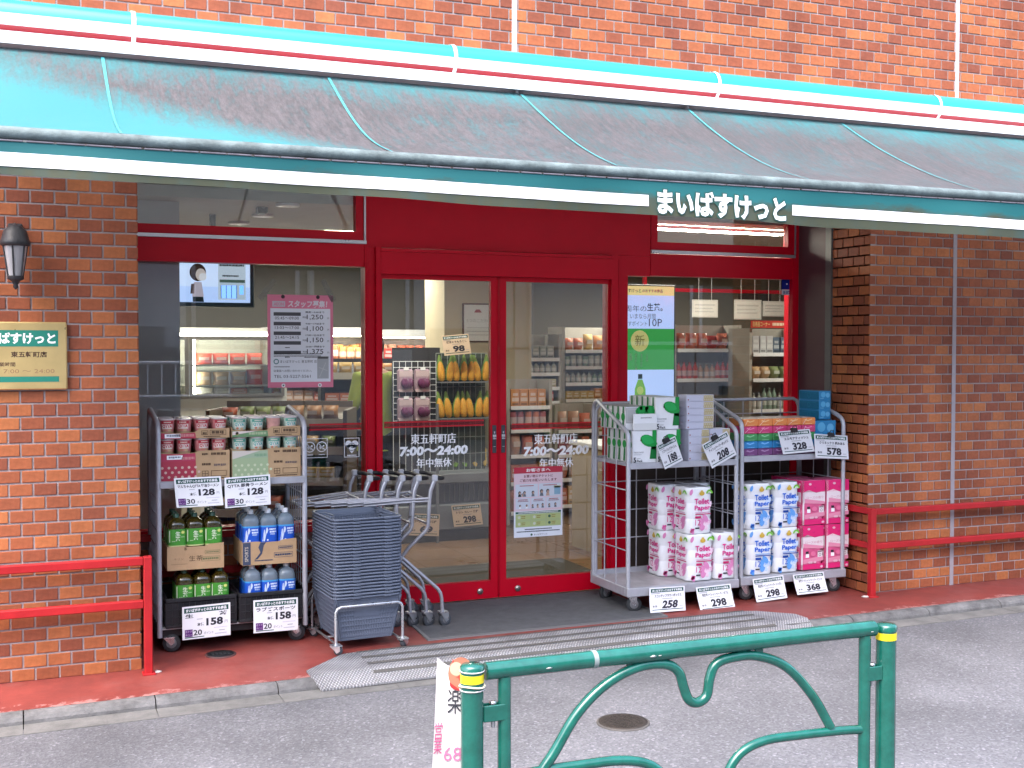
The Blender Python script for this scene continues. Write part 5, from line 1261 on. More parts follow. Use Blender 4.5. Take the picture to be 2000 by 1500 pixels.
# ------------------------------------------------------------------ nested shopping carts (five), handles to the right
CH = pm('cart_chrome', (.42, .42, .46), .35, metal=.6, var=.1, scale=20, rvar=.08)
def shopping_cart():
    t = thing('shopping_cart', '', 'shopping cart')      # origin: floor below the handle end, x = towards the handle
    d = .36; g = fz(1.7, .4)
    zz = lambda z: z-g
    for s, y0, sg in (('near', 0.0, 1), ('far', d, -1)):
        y = lambda x: y0+sg*.09*min(1, max(0, -x-.05)/.35)      # the frame narrows towards the front
        pt = lambda L: [(x, y(x), zz(z)) for x, z in L]
        MB().tube(pt([(0, 1.062), (-.012, 1.03), (-.030, .985), (-.038, .93), (-.047, .77), (-.058, .742), (-.16, .64), (-.38, .33), (-.44, .25)]), [.0135, .0135, .013]+[.0115]*6, 10).build('side_frame', CH, t)
        MB().tube(pt([(-.36, .68), (-.20, .58), (.01, .385), (.030, .355), (.038, .32), (.042, .225)]), .0115, 10).build('leg', CH, t)
        MB().tube(pt([(-.040, .935), (-.2, .927), (-.42, .910)]), .0075, 8).build('tray_rail', CH, t)
        MB().tube(pt([(-.040, .918), (-.2, .910), (-.42, .893)]), .0055, 8).build('tray_rail', CH, t)
        MB().bbox(-.022, .012, y0-.016, y0+.016, zz(1.035), zz(1.075), .006).build('handle_bracket', pm('cart_grey', (.42, .42, .45), .45), t)
        caster(t, .046, y0, .042, .095, .35 if s == 'near' else -.2)
        caster(t, -.42, y(-.42), .042, .095, .1)
    for i in (0, 1): x = -.06-.36*i; z = zz(.930-.023*i); o_ = .09*min(1, max(0, -x-.05)/.35); MB().tube([(x, o_, z), (x, d-o_, z)], .0065, 8).build('tray_bar', CH, t)
    MB().tube([(-.01, -.0, zz(1.058)), (.045, .012, zz(1.052)), (.058, .035, zz(1.05)), (.058, d-.035, zz(1.05)), (.045, d-.012, zz(1.052)), (-.01, d, zz(1.058))], .0125, 10).build('handle', BLK, t)
    MB().tube([(-.047, 0, zz(.78)), (-.047, d, zz(.78))], .008, 8).build('cross_tube', CH, t); MB().tube([(-.38, .085, zz(.33)), (-.38, d-.085, zz(.33))], .008, 8).build('cross_tube', CH, t)
    return t
for i in range(5):
    o = shopping_cart() if i == 0 else copy_tree(sc0)
    if i == 0: sc0 = o
    o.location = (1.728-.0925*i, .245+.030*i, fz(1.7, .4)-.004)
    o['label'] = 'silver shopping cart with black handle, ' + ('rightmost of the nested row' if i == 0 else ('leftmost of the nested row' if i == 4 else '%s from the right in the nested row' % ORD[i])); o['group'] = 'nested shopping carts'

# ------------------------------------------------------------------ right trolleys: paper goods
WP = pm('pack_white', (.74, .74, .76), .35, var=.08, scale=8, coat=.3, bump=.12, bscale=18)
WPK = pm('pack_pink', (.74, .74, .76), .3, coat=.4, bump=.15, bscale=22, var=.06)
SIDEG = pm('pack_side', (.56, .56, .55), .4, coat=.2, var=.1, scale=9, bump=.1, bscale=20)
GRL = (.012, .26, .05); GRD = (.008, .16, .035)
def leaf(pr, u, v, s, a, col=GRL):
    pts = []
    for i in range(14):
        t = 2*math.pi*i/14; r = .5+.0*math.cos(t); x, y = s*.62*math.cos(t), s*.38*math.sin(t)
        if i == 0: x += s*.12
        pts.append((u+x*math.cos(a)-y*math.sin(a), v+x*math.sin(a)+y*math.cos(a)))
    pr.poly(pts, col)
def side_print(w):
    return lambda u, y, v: (y, -u, v)                     # sheet on the pack's left face
def towel_pack(label, x0, y0, z0, w=.172, d=.36, h=.208, rot=0.0, kind='front'):
    """five flat boxes in clear film, standing on edge one behind the other"""
    t = thing('tissue_pack', label, 'tissue pack', (x0, y0, z0), rot, 'green leaf tissue packs')
    for i in range(5):
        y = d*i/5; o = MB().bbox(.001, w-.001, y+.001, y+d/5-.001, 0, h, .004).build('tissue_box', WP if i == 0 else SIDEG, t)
        pr = Print(bend=lambda u, yy, v, y=y: (-.0008+yy*1.0, y+d/5-u, v)); k = d/5
        pr.poly([(k*.30, 0.01), (k*.62, h*.04), (k*.70, h*.42), (k*.42, h*.45)], GRD).disc(k*.5, h*.56, k*.36, GRL).poly([(k*.4, h*.72), (k*.7, h*.72), (k*.66, h), (k*.44, h)], GRD).bars(k*.3, k*.5, h*.06, .006, INK)
        pr.build('print', o)
    pr = Print(); pr.y = -.001
    if kind == 'front':
        pr.poly([(w*.80, h*.42), (w, h*.40), (w, h), (w*.84, h)], GRL).poly([(w*.72, h*.12), (w, h*.12), (w, h*.5), (w*.78, h*.5)], GRD); pr.up()
        leaf(pr, w*.66, h*.68, w*.56, -.35, GRL); pr.disc(w*.36, h*.70, .006, (.12, .05, .02)); pr.up(); leaf(pr, w*.63, h*.71, w*.40, -.35, (.02, .34, .08))
        pr.text('TISSUE PAPER', w*.05, h*.33, h*.045, (.3, .3, .32), .02, width=w*.42, align='l').bars(w*.05, w*.38, h*.26, .006, (.5, .5, .52)).text('5', w*.10, h*.10, h*.16, INK, .03).text('Pack', w*.19, h*.07, h*.075, INK, .02, align='l').bars(w*.19, w*.34, h*.145, .005, (.4, .4, .4))
    else:
        pr.rect(w*.0, w*.45, h*.30, h*.96, (.40, .40, .40)); pr.up(); pr.frame(w*.06, w*.42, h*.36, h*.9, .003, (.5, .5, .5)); leaf(pr, w*.72, h*.55, w*.30, 1.4); leaf(pr, w*.56, h*.85, w*.36, .3); leaf(pr, w*.9, h*.85, w*.36, -.3); pr.rect(w*.5, w*.6, h*.86, h, (.3, .3, .28)).rect(w*.72, w*.82, h*.86, h, (.3, .3, .28))
    pr.build('print', t)
    tp = Print(bend=lambda u, yy, v: (u, v, h+.001-yy)); tp.rect(0, w*.9, .0, d*.9, (.25, .27, .26)) if kind != 'front' else tp.rect(w*.1, w, .0, d, (.45, .46, .45)); tp.build('top_film', t)
    return t
yA = TA[1]+.03
towel_pack('green leaf tissue pack, lower left on the shelf behind the 188 card', 2.995, yA, SH_A)
towel_pack('green leaf tissue pack, lower right behind the 188 card', 3.172, yA+.002, SH_A)
towel_pack('green leaf tissue pack lying crosswise, upper left of the paper trolley', 2.965, yA+.035, SH_A+.2085, w=.20, h=.150, kind='back')
o = towel_pack('green leaf tissue pack, upper right beside the cream tissue boxes', 3.168, yA+.012, SH_A+.2085)
pl_ = MB().bbox(0, .17, 0, .012, 0, .105, .004).build('paper_packet', WP); pl_.location = (3.0, yA-.006, SH_A+.2085); tag(pl_, 'thin white tissue packet leaning before the upper left pack', 'packet')
pr = Print(); pr.y = -.0008; pr.rect(0.002, .168, .002, .045, (.60, .60, .60)).bars(.05, .13, .08, .009, (.35, .35, .36)); pr.build('print', pl_)
CRM = pm('cream_box', (.50, .50, .60), .45, var=.05, scale=10); CRY = (.44, .33, .12)
def tissue_box(label, x, y, z, w, d, h, mat, group, deco):
    t = MB().bbox(0, w, 0, d, 0, h, .002).build('tissue_box', mat); t.location = (x, y, z); tag(t, label, 'tissue box', group)
    pr = Print(); pr.y = -.0006; deco(pr, w, h); pr.build('print', t)
    return t
def cream(pr, w, h):
    pr.rect(w*.62, w*.98, h*.05, h*.95, (.52, .46, .33)); pr.up()
    for i in range(9): pr.ring(w*(.66+.035*i), h*(.3+.4*(i % 2)), .010, .0025, CRY, n=8)
    pr.disc(w*.06, h*.3, .005, (.3, .12, .12)).bars(w*.12, w*.5, h*.15, .003, (.4, .4, .5))
gC = 'cream tissue boxes in a stack'
xs_ = onY(1342, 800, .12).x
for i in range(5):
    tissue_box('cream tissue box in the upper stack, %s from its top' % ORD[4-i], xs_+rnd.uniform(-.002, .002), yA+.02, SH_A+.205+i*.0445, .205, .11, .044, CRM, gC, cream)
for j in range(2):
    for i in range(4):
        tissue_box('cream tissue box in the %s lower stack, %s from its top' % (('left', 'right')[j], ORD[3-i]), xs_+.012+j*.158, yA+.012, SH_A+i*.051, .155, .11, .0505, CRM, gC, cream)

# toilet paper: twelve rolls, two by two by three, in printed film
def paper_pack(kind):
    w = d = .198; h = .305
    col = {'pink': ((.60, .03, .22), (.62, .22, .42), (.46, .02, .12)), 'blue': ((.015, .12, .58), (.12, .32, .68), (.01, .06, .32)), 'rose': ((.66, .02, .15), (.70, .25, .36), (.5, .02, .14))}[kind]
    t = thing('toilet_paper_pack', '', 'toilet paper')
    m = MB(); R = w/4; V = []; F = []
    ring_ = []
    for cx, cy, a0 in ((w-R, R, -90), (w-R, d-R, 0), (R, d-R, 90), (R, R, 180)):
        for i in range(7): a = math.radians(a0+i*15); ring_.append((cx+R*math.cos(a)*1.0, cy+R*math.sin(a)))
        nxt = math.radians(a0+90)                         # dip between neighbouring rolls
        mx_, my_ = w/2+(w/2-.006)*math.cos(nxt), d/2+(d/2-.006)*math.sin(nxt); ring_.append((mx_, my_))
    n = len(ring_); zs = []
    for k in range(3): z0 = h*k/3; zs += [(z0+.001, .97), (z0+.010, 1.0), (z0+h/3-.010, 1.0), (z0+h/3-.001, .97)]
    for z, s in zs: V += [(w/2+(x-w/2)*s, d/2+(y-d/2)*s, z) for x, y in ring_]
    F = [(k*n+i, k*n+(i+1) % n, (k+1)*n+(i+1) % n, (k+1)*n+i) for k in range(len(zs)-1) for i in range(n)]+[tuple(range(n))[::-1], tuple(range((len(zs)-1)*n, len(zs)*n))]
    m.add(V, F, 0, True)
    base = WPK if kind != 'rose' else pm('rose_film', (.66, .10, .24), .3, coat=.4, bump=.12, bscale=22, var=.15, scale=7)
    m.build('rolls', base, t)
    for side in (0, 1):
        f = (lambda u, y, v: (u, y-.0015, v)) if side == 0 else (lambda u, y, v: (-.0015+y, d-u, v))
        pr = Print(bend=f); rr = random.Random(3+side)
        if kind == 'rose':
            pr.rect(0.006, w*.97, h*.74, h*.995, col[0]).poly([(.006, h*.50), (w*.97, h*.50), (w*.97, h*.76), (w*.6, h*.72), (w*.3, h*.79), (.006, h*.74)], (.74, .62, .64)).rect(.006, w*.97, .004, h*.13, col[0]).rect(.006, w*.10, .004, h*.98, (.74, .66, .68)); pr.up()
            pr.poly([(w*.12, h*.14), (w*.96, h*.20), (w*.96, h*.30), (w*.12, h*.24)], col[1]).poly([(w*.12, h*.60), (w*.96, h*.52), (w*.96, h*.46), (w*.12, h*.50)], col[1]); pr.up()
            pr.text('ローズの香り', w*.55, h*.62, h*.06, (.55, .22, .28), .0, width=w*.7).rect(w*.22, w*.36, h*.28, h*.36, WHITE).rect(w*.22, w*.34, h*.37, h*.42, INK).disc(w*.53, h*.36, w*.11, (.72, .16, .30), h*.055).rect(w*.72, w*.92, h*.28, h*.42, (.72, .66, .66)); pr.up()
            pr.bars(w*.73, w*.91, h*.40, h*.03, (.2, .06, .1)).ring(w*.82, h*.33, .010, .003, (.25, .1, .15)).line(w*.5, h*.86, w*.55, h*.82, .004, col[2]).line(w*.6, h*.86, w*.55, h*.82, .004, col[2])
            for i in range(5): pr.disc(w*rr.uniform(.3, .95), h*rr.choice((.92, .95, .2, .06, .17)), .012, (.74, .42, .50), .008)
        else:
            lt = tuple(min(.8, .45+.5*q) for q in col[1])
            for i in range(5): leaf(pr, w*rr.uniform(.50, .80), h*rr.uniform(.12, .36), w*rr.uniform(.18, .28), rr.uniform(0, 3), lt if i % 2 else col[1]); pr.y -= .00005
            for i in range(2): leaf(pr, w*rr.uniform(.13, .22), h*rr.uniform(.06, .13), w*(.17, .145)[i], rr.uniform(.5, 2.5), col[0] if i else col[1])
            leaf(pr, w*.14, h*.90, w*.16, 1.2, col[1]); leaf(pr, w*.80, h*.60, w*.26, .9, lt)
            pr.up(2); pr.text('Toilet', w*.27, h*.70, h*.125, col[0], .03, width=w*.56, align='l').text('Paper', w*.27, h*.55, h*.13, col[0], .03, width=w*.60, align='l')
            pr.rect(w*.30, w*.90, h*.415, h*.435, col[2]).bars(w*.30, w*.85, h*.46, .005, col[1]).rect(w*.30, w*.52, h*.335, h*.385, col[2]).text('12', w*.30, h*.25, h*.12, col[0], .0, width=w*.2, align='l').text('30m', w*.56, h*.27, h*.10, (col[1]), .0, width=w*.34, align='l').rect(w*.30, w*.46, h*.115, h*.145, INK)
            pr.disc(w*.55, h*.865, w*.10, (.55, .36, .05), h*.045).disc(w*.55, h*.905, w*.055, (.6, .42, .1), h*.035); pr.disc(w*.84, h*.86, w*.13, (.16, .45, .05), h*.085, a0=0, a1=180); pr.up(); pr.rect(w*.77, w*.91, h*.86, h*.875, WHITE).disc(w*.84, h*.862, w*.07, (.5, .62, .4), h*.045, a0=0, a1=180)
        pr.build('print', t)
    tp = Print(bend=lambda u, yy, v: (u, v, h+.0005-yy))
    for cx in (w*.25, w*.75):
        for cy in (d*.25, d*.75): tp.disc(cx, cy, w*.20, (.36, .35, .36) if kind != 'rose' else (.4, .1, .18)); 
    tp.build('top_film', t)
    return t
pp = {}
def put_pack(kind, px, Y, z, lab, rot=0.0, py=1100):
    """px: photo column of the pack's front left edge"""
    x = onY(px, py, Y).x
    o = paper_pack(kind) if kind not in pp else copy_tree(pp[kind]); pp.setdefault(kind, o)
    o.location = (x, Y, z); o.rotation_euler = (0, 0, rot); o['label'] = lab; o['group'] = 'toilet paper packs on the trolleys'
zA, zB = DK_A+.004, DK_B+.004; hP = .306
put_pack('pink', 1344, .10, zA, 'white and pink toilet paper pack, front middle of the lower layer')
put_pack('pink', 1397, .10, zA, 'white and pink toilet paper pack, front right of the lower layer')
put_pack('pink', 1290, .315, zA, 'white and pink toilet paper pack, rear left of the lower layer')
put_pack('pink', 1342, .318, zA, 'white and pink toilet paper pack, hidden rear middle of the lower layer')
put_pack('pink', 1342, .112, zA+hP, 'white and pink toilet paper pack on top at the front', .02)
put_pack('pink', 1287, .318, zA+hP, 'white and pink toilet paper pack on top at the rear left', -.02)
put_pack('pink', 1340, .322, zA+hP-.0, 'white and pink toilet paper pack on top at the rear right', .0)
for lay_, z in (('lower', zB), ('upper', zB+hP)):
    put_pack('blue', 1460, .115, z, 'white and blue toilet paper pack, left of the %s layer' % lay_, .03 if lay_ == 'upper' else -.05)
    put_pack('blue', 1514, .118, z, 'white and blue toilet paper pack, right of the %s layer' % lay_)
    put_pack('rose', 1565 if lay_ == 'upper' else 1563, .125, z+.002, 'solid pink toilet paper pack, left of the %s layer' % lay_, .02)
    put_pack('rose', 1612, .12, z+.002, 'solid pink toilet paper pack, right of the %s layer' % lay_)
put_pack('rose', 1537, .335, zB, 'solid pink toilet paper pack at the back of the lower layer'); put_pack('rose', 1537, .335, zB+hP, 'solid pink toilet paper pack at the back of the upper layer')

# five-colour tissue packs on the second trolley
cols5 = [('purple', (.16, .045, .16)), ('blue', (.02, .20, .46)), ('green', (.05, .27, .08)), ('pink', (.55, .04, .15)), ('orange', (.70, .22, .05))]
c5 = {n_: pm('tissue_%s' % n_, c_, .35, var=.15, scale=14, coat=.4, bump=.1, bscale=25) for n_, c_ in cols5}
xb0 = onY(1452, 870, .13).x
for i in range(5):
    t = thing('tissue_pack', 'five colour tissue pack, %s from left on the right trolley shelf' % ORD[i], 'tissue pack', (xb0+i*.1155, .128, SH_B), 0, 'five colour tissue packs')
    for k, (n_, c_) in enumerate(cols5):
        o = MB().bbox(.0005, .1145, 0, .225, k*.0495, k*.0495+.049, .005).build('tissue_box', c5[n_], t)
        pr = Print(); pr.y = -.0007; z = k*.0495; rr = random.Random(i*7+k)
        lt = tuple(min(.8, q*1.5+.16) for q in c_); pr.poly([(.02, z+.034), (.05, z+.026), (.085, z+.036), (.08, z+.042), (.05, z+.033), (.03, z+.041)], lt).bars(.03, .085, z+.008, .004, lt)
        if k >= 3 and rr.random() < .7: pr.line(.01, z+.005, .03+rr.uniform(0, .04), z+.044, .0016, WHITE)
        pr.build('print', o)
    tp = MB().box(.004, .111, .004, .22, .2470, .2482).build('top_film', pm('film_top', (.5, .42, .36), .3, var=.3, scale=20), t)
BLB = pm('blue_box', (.015, .20, .42), .32, var=.15, scale=9, coat=.4)
def blue_deco(pr, w, h):
    pr.disc(w*.35, h*.6, h*.3, (.10, .36, .58)).disc(w*.75, h*.55, h*.26, (.12, .38, .6)); pr.bars(w*.1, w*.4, h*.2, .004, (.2, .45, .62))
xq = onY(1586, 840, .16).x
gB = 'blue tissue boxes at the right end'
for i in range(2): tissue_box('blue tissue box beside the five colour packs, %s of two' % ('lower', 'upper')[i], xq+.005, .15, SH_B+i*.112, .185, .22, .110, BLB, gB, blue_deco)
xq2 = onY(1600, 790, .20).x
for i in range(3):
    o = tissue_box('blue tissue box in the tall end stack, %s' % ('lowest', 'middle', 'topmost')[i], xq2, .20, SH_B+.226+i*.066, .095, .23, .0655, BLB, gB, blue_deco)
    pr = Print(bend=lambda u, y, v: (y-.0007, .225-u, v)); pr.rect(.004, .22, .006, .058, (.008, .13, .24)); pr.up(); pr.ring(.11, .033, .018, .004, (.015, .18, .30)).bars(.03, .19, .05, .005, (.015, .18, .3)); pr.build('print', o)
gk = 'clipped price cards on the paper trolleys'
GC = (.66, .66, .69)
price_card('clipped card of 188 yen before the green tissue packs', [(1280, 868), (1318, 852), (1334, 898), (1301, 918)], 'ソフトパックティシュ', '188', 'plain', None, .055, .2, True, gk, GC, .0, tilt=.12)
price_card('clipped card of 208 yen before the cream tissue boxes', [(1368, 867), (1419, 843), (1439, 886), (1393, 917)], 'ティシュペーパーボックス', '208', 'plain', None, .055, .2, True, gk, GC, .1, tilt=.12)
price_card('clipped card of 328 yen before the five colour tissue packs', [(1517, 843), (1580, 839), (1592, 880), (1531, 887)], 'エルモアティッシュ', '328', 'plain', None, .075, .2, True, gk, GC, .0, tilt=.12)
price_card('clipped card of 578 yen before the blue tissue boxes', [(1589, 848), (1653, 851), (1659, 897), (1593, 893)], 'クリネックス 極みある', '578', 'plain', None, .07, .2, True, gk, GC, .0, tilt=.1)
gk2 = 'price cards hanging from the paper trolley decks'
price_card('slanted lettered card of 258 yen hanging from the left deck rail', [(1270, 1149), (1337, 1144), (1337, 1191), (1266, 1196)], 'スコッティフラワーボックス', '258', 'plain', None, .05, .8, False, gk2, (.78, .77, .82), .25, tilt=-.05)
price_card('creased card of 298 yen hanging below the pink toilet paper', [(1362, 1148), (1426, 1140), (1433, 1186), (1362, 1194)], '再生紙トイレットペーパー ダブル', '298', 'plain', None, .05, 1.2, False, gk2, tilt=-.08)
price_card('card of 298 yen hanging below the blue toilet paper', [(1471, 1131), (1530, 1124), (1535, 1166), (1474, 1176)], '再生紙トイレットペーパー シングル', '298', 'plain', None, .07, .8, False, gk2, tilt=-.05)
price_card('card of 368 yen hanging below the solid pink packs', [(1549, 1122), (1609, 1118), (1614, 1153), (1554, 1162)], '消臭トイレットペーパー ピンク', '368', 'plain', None, .07, .8, False, gk2, tilt=-.05)
# ------------------------------------------------------------------ inside the shop
ZCE = 2.75
FLM = pm('shop_floor_vinyl', (.19, .11, .06), .35, var=.15, scale=2, rvar=.1)
struct(MB().box(-3, 9, .902, 11, -.1, FI).build('shop_floor', FLM))
fj = MB()
for i in range(-6, 20): fj.box(i*.45, i*.45+.004, .91, 6, FI, FI+.0012)
for j in range(12): fj.box(-3, 9, .95+j*.45, .954+j*.45, FI, FI+.0011)
struct(fj.build('floor_joints', pm('floor_joint', (.16, .1, .06), .6)))
CEIL = pm('ceiling_board', (.42, .39, .34), .8, var=.05)
struct(MB().box(-3, 9, .902, 11, ZCE, ZCE+.1).build('ceiling', CEIL))
IWALL = pm('interior_wall', (.42, .36, .25), .75, var=.06, scale=2)
GWALL = pm('interior_grey', (.13, .125, .12), .7, var=.08, scale=2)
struct(MB().box(-3, 9, 11, 11.1, FI, ZCE).build('interior_wall', IWALL)); struct(MB().box(-3.1, -3, .902, 11, FI, ZCE).build('interior_wall', IWALL)); struct(MB().box(9, 9.1, .902, 11, FI, ZCE).build('interior_wall', IWALL))
def col_(label, px0, px1, Y, d, mat, z1=ZCE, z0=FI):
    x0, x1 = onY(px0, 700, Y).x, onY(px1, 700, Y).x
    t = thing('column', label, 'column', ((x0+x1)/2, Y, z0)); MB().box(x0, x1, Y, Y+d, z0, z1).build('shaft', mat, t, True); MB().box(x0-.004, x1+.004, Y-.004, Y, z0, z0+.1).build('skirting', DARK, t, True)
col_('grey interior column just behind the left window', 255, 352, 1.15, .4, pm('column_grey', (.56, .57, .59), .6, var=.1, scale=2))
col_('pale column carrying the framed poster inside the door', 868, 1038, 4.3, .6, IWALL)
struct(MB().box(onY(300, 700, 6.4).x, onY(870, 700, 6.4).x, 6.4, 6.45, 1.9, ZCE).build('bulkhead', GWALL))
struct(MB().box(onY(1036, 700, 6.6).x, onY(1700, 700, 6.6).x, 6.6, 6.65, FI, ZCE).build('interior_partition', pm('partition', (.13, .115, .095), .75, var=.06, scale=2)))
LIT = pm('lamp_white', (1, .93, .80), .5, var=0, emit=20); LITD = pm('lamp_dim', (1, .9, .74), .5, var=0, emit=12)
def strip_light(label, x0, y0, x1, y1, wd=.10):
    t = thing('ceiling_light', label, 'ceiling light', ((x0+x1)/2, (y0+y1)/2, ZCE), 0, 'ceiling strip lights')
    d = Vector((x1-x0, y1-y0, 0)); n_ = Vector((-d.y, d.x, 0)).normalized()*wd/2; a_, b_ = Vector((x0, y0, 0)), Vector((x1, y1, 0))
    Q_ = [a_-n_, b_-n_, b_+n_, a_+n_]
    MB().add([(*(p*1.0).xy, ZCE-.002) for p in Q_]+[(*(p*1.0).xy, ZCE-.03) for p in Q_], [(0, 1, 5, 4), (1, 2, 6, 5), (2, 3, 7, 6), (3, 0, 4, 7)]).build('housing', WPAINT, t, True)
    MB().add([(*p.xy, ZCE-.0305) for p in Q_], [(3, 2, 1, 0)]).build('tube', LIT, t, True)
p0, p1 = onZ(1275, 447, ZCE-.03), onZ(1528, 459, ZCE-.03)
strip_light('long strip light seen through the right transom window', p0.x, p0.y, p1.x, p1.y, .13)
p0, p1 = onZ(640, 534, ZCE-.03), onZ(706, 529, ZCE-.03)
strip_light('far strip light above the recruiting poster', p0.x, p0.y-.4, p1.x, p1.y+.3, .35)
nn = 0
for yy in (2.6, 4.9, 7.6):
    for xx in (.6, 2.6, 5.6, 7.2):
        if yy == 2.6 and xx == 2.6: xx = 2.2
        nn += 1
        if yy == 2.6 and xx in (.6, 5.6): continue
        strip_light('strip light on the shop ceiling, %s row from the door, %s from left' % (ORD[[2.6, 4.9, 7.6].index(yy)], ORD[(nn-1) % 4]), xx-.6, yy, xx+.6, yy, .12)
for i, (px, py) in enumerate(((466, 437), (513, 422), (562, 402), (535, 529))):
    p = onZ(px, py, ZCE-.012); t = thing('downlight', ('lowest', 'middle', 'highest')[i]+' of three small downlights in the left transom window' if i < 3 else 'small downlight right of the wall monitor', 'downlight', p)
    MB().lathe([(.075, .011), (.075, -.004), (.06, -.006)], n=16).build('ring', WPAINT, t); MB().lathe([(0, -.004), (.055, -.0045)], n=16).build('lens', LITD, t)
# security camera behind the transom
p = onY(512, 400, 1.25); t = thing('security_camera', 'black security camera hanging inside the left transom window', 'camera', p)
MB().tube([(0, 0, ZCE-p.z), (0, 0, .03)], .012, 8).build('stem', BLK, t); MB().bbox(-.035, .03, -.05, .05, -.06, .04, .01).build('housing', BLK, t); MB().lathe([(.0, -.06), (.018, -.056), (.02, -.05)], (-.002, 0, -.008), 14, axis='Y').build('lens', pm('lens', (.2, .2, .22), .1), t)

# wall monitor with a picture of a masked shopper in front of a shop
Ym = 1.75; a_, b_ = onY(335, 513, Ym), onY(497, 583, Ym); W_, H_ = b_.x-a_.x, .335
t = thing('wall_monitor', 'hanging monitor showing a masked shopper outside a shop', 'monitor', ((a_.x+b_.x)/2, Ym, (a_.z+b_.z)/2-.01))
MB().bbox(-W_/2, W_/2, .0, .05, -H_/2, H_/2, .006).build('casing', pm('monitor_case', (.03, .08, .09), .4), t); MB().box(-.02, .02, .02, .04, H_/2, ZCE-t.location.z).build('hanger', DARK, t)
E1 = .2
pr = Print(); pr.y = -.001; pr.rect(-W_/2+.012, W_/2-.03, -H_/2+.03, H_/2-.012, (.55, .68, .95), emit=E1); pr.up(); pr.rect(-W_/2+.012, W_/2-.03, -H_/2+.03, -.03, (.42, .58, .95), emit=E1); pr.up()
pr.rect(.03, W_/2-.06, -H_/2+.05, H_/2-.03, (.40, .48, .58), emit=E1); pr.up(); pr.rect(.04, W_/2-.065, -H_/2+.055, .0, (.35, .45, .55), emit=E1).rect(.04, W_/2-.065, .0, .02, (.08, .15, .12), emit=.1); pr.rect(.05, .155, -H_/2+.06, -.02, (.15, .40, .9), emit=E1).rect(.175, W_/2-.075, -.08, -.02, (.15, .40, .9), emit=E1).bars(.04, W_/2-.07, H_/2-.05, .015, (.08, .09, .1)).bars(.06, .17, .045, .012, (.1, .12, .1)); pr.up()
for uu in (.05, .085, .12, .155): pr.rect(uu-.002, uu+.002, -H_/2+.06, -.02, (.02, .04, .08))
for sx_ in (-.105, -.285):
    pr.disc(sx_, .065, .055, (.16, .09, .05), .06); pr.up(); pr.disc(sx_+.02, .05, .035, (.75, .68, .66), .042, emit=.1); pr.up(); pr.disc(sx_+.033, .035, .026, (.75, .78, .85), .026, emit=.13).poly([(sx_-.04, -.1), (sx_+.04, -.1), (sx_+.025, .0), (sx_-.025, .0)], (.62, .58, .7), emit=.1).poly([(sx_-.05, -.08), (sx_-.025, -.08), (sx_-.022, -.01), (sx_-.045, -.015)], (.25, .12, .06)).poly([(sx_-.035, -H_/2+.032), (sx_+.04, -H_/2+.032), (sx_+.035, -.1), (sx_-.035, -.1)], (.03, .07, .06)); pr.y += 2*pr.EPS
    break
pr.build('screen', t)

# upright advertising screen behind the right window
Ys = 1.12; a_ = onY(1222, 556, Ys); b_ = onY(1316, 762, Ys); W_ = b_.x-a_.x+.10; x1 = b_.x; zt_, zb_ = onY(1270, 559, Ys).z, onY(1270, 900, Ys).z
H_ = zt_-zb_
t = thing('advert_screen', 'upright lit advertising screen with green tea advert in right window', 'screen', (x1-W_/2, Ys, FI))
MB().bbox(-W_/2-.01, W_/2+.012, .002, .06, zb_-FI-.02, zt_-FI+.012, .004).build('casing', BLK, t); MB().box(-.03, .03, .02, .05, 0, zb_-FI-.02).bbox(-.2, .2, -.1, .2, 0, .015, .003).build('stand', BLK, t)
zz = lambda py: onY(1270, py, Ys).z-FI
E2 = .2
pr = Print(); BLS = (.42, .56, .92); GS = (.03, .26, .05)
pr.rect(-W_/2, W_/2, zz(577), zz(559), (.60, .58, .25), emit=E2).rect(-W_/2, W_/2, zz(642), zz(577), BLS, emit=E2).rect(-W_/2, W_/2, zz(722), zz(642), GS, emit=E2).rect(-W_/2, W_/2, zz(800), zz(722), BLS, emit=E2).rect(-W_/2, W_/2, zz(899), zz(800), GS, emit=E2); pr.up()
pr.text('まいばすけっと', -.12, zz(568), .03, (.05, .15, .12), .02, width=.19).text('のおすすめ商品', .07, zz(568), .026, (.35, .06, .3), .02, width=.17)
D_ = (.07, .09, .16)
pr.text('20周年の', -.10, zz(603), .045, D_, 0, width=.24).text('生茶。', .09, zz(600), .058, D_, .02, width=.13).text('いまなら月間', -.01, zz(618), .038, D_, 0, width=.21).text('まいばすポイント', -.10, zz(632), .034, D_, 0, width=.25).text('10P', .095, zz(630), .055, D_, 0, width=.11)
pr.disc(-.035, zz(666), .075, (.55, .56, .20), .078, emit=.13); pr.up(); pr.text('新', -.035, zz(665), .08, (.25, .28, .05), 0)
for i_, s_ in enumerate(('生茶', 'あたらしい緑', 'まるやかな', 'うまみ')): pr.text(s_, -.11+.045*i_, zz(693), .026 if i_ == 0 else .018, (.6, .65, .55), 0, vert=True)
bz = zz(757); pr.poly([(-.075, bz-.1), (.015, bz-.1), (.015, bz-.01), (0, bz+.03), (-.012, bz+.06), (-.048, bz+.06), (-.06, bz+.03), (-.075, bz-.01)], (.16, .42, .05), emit=.16).rect(-.048, -.012, bz+.065, bz+.10, (.015, .10, .05)); pr.up(); pr.disc(-.03, bz-.02, .028, (.45, .6, .15), .03, emit=.13)
pr.build('screen', t)

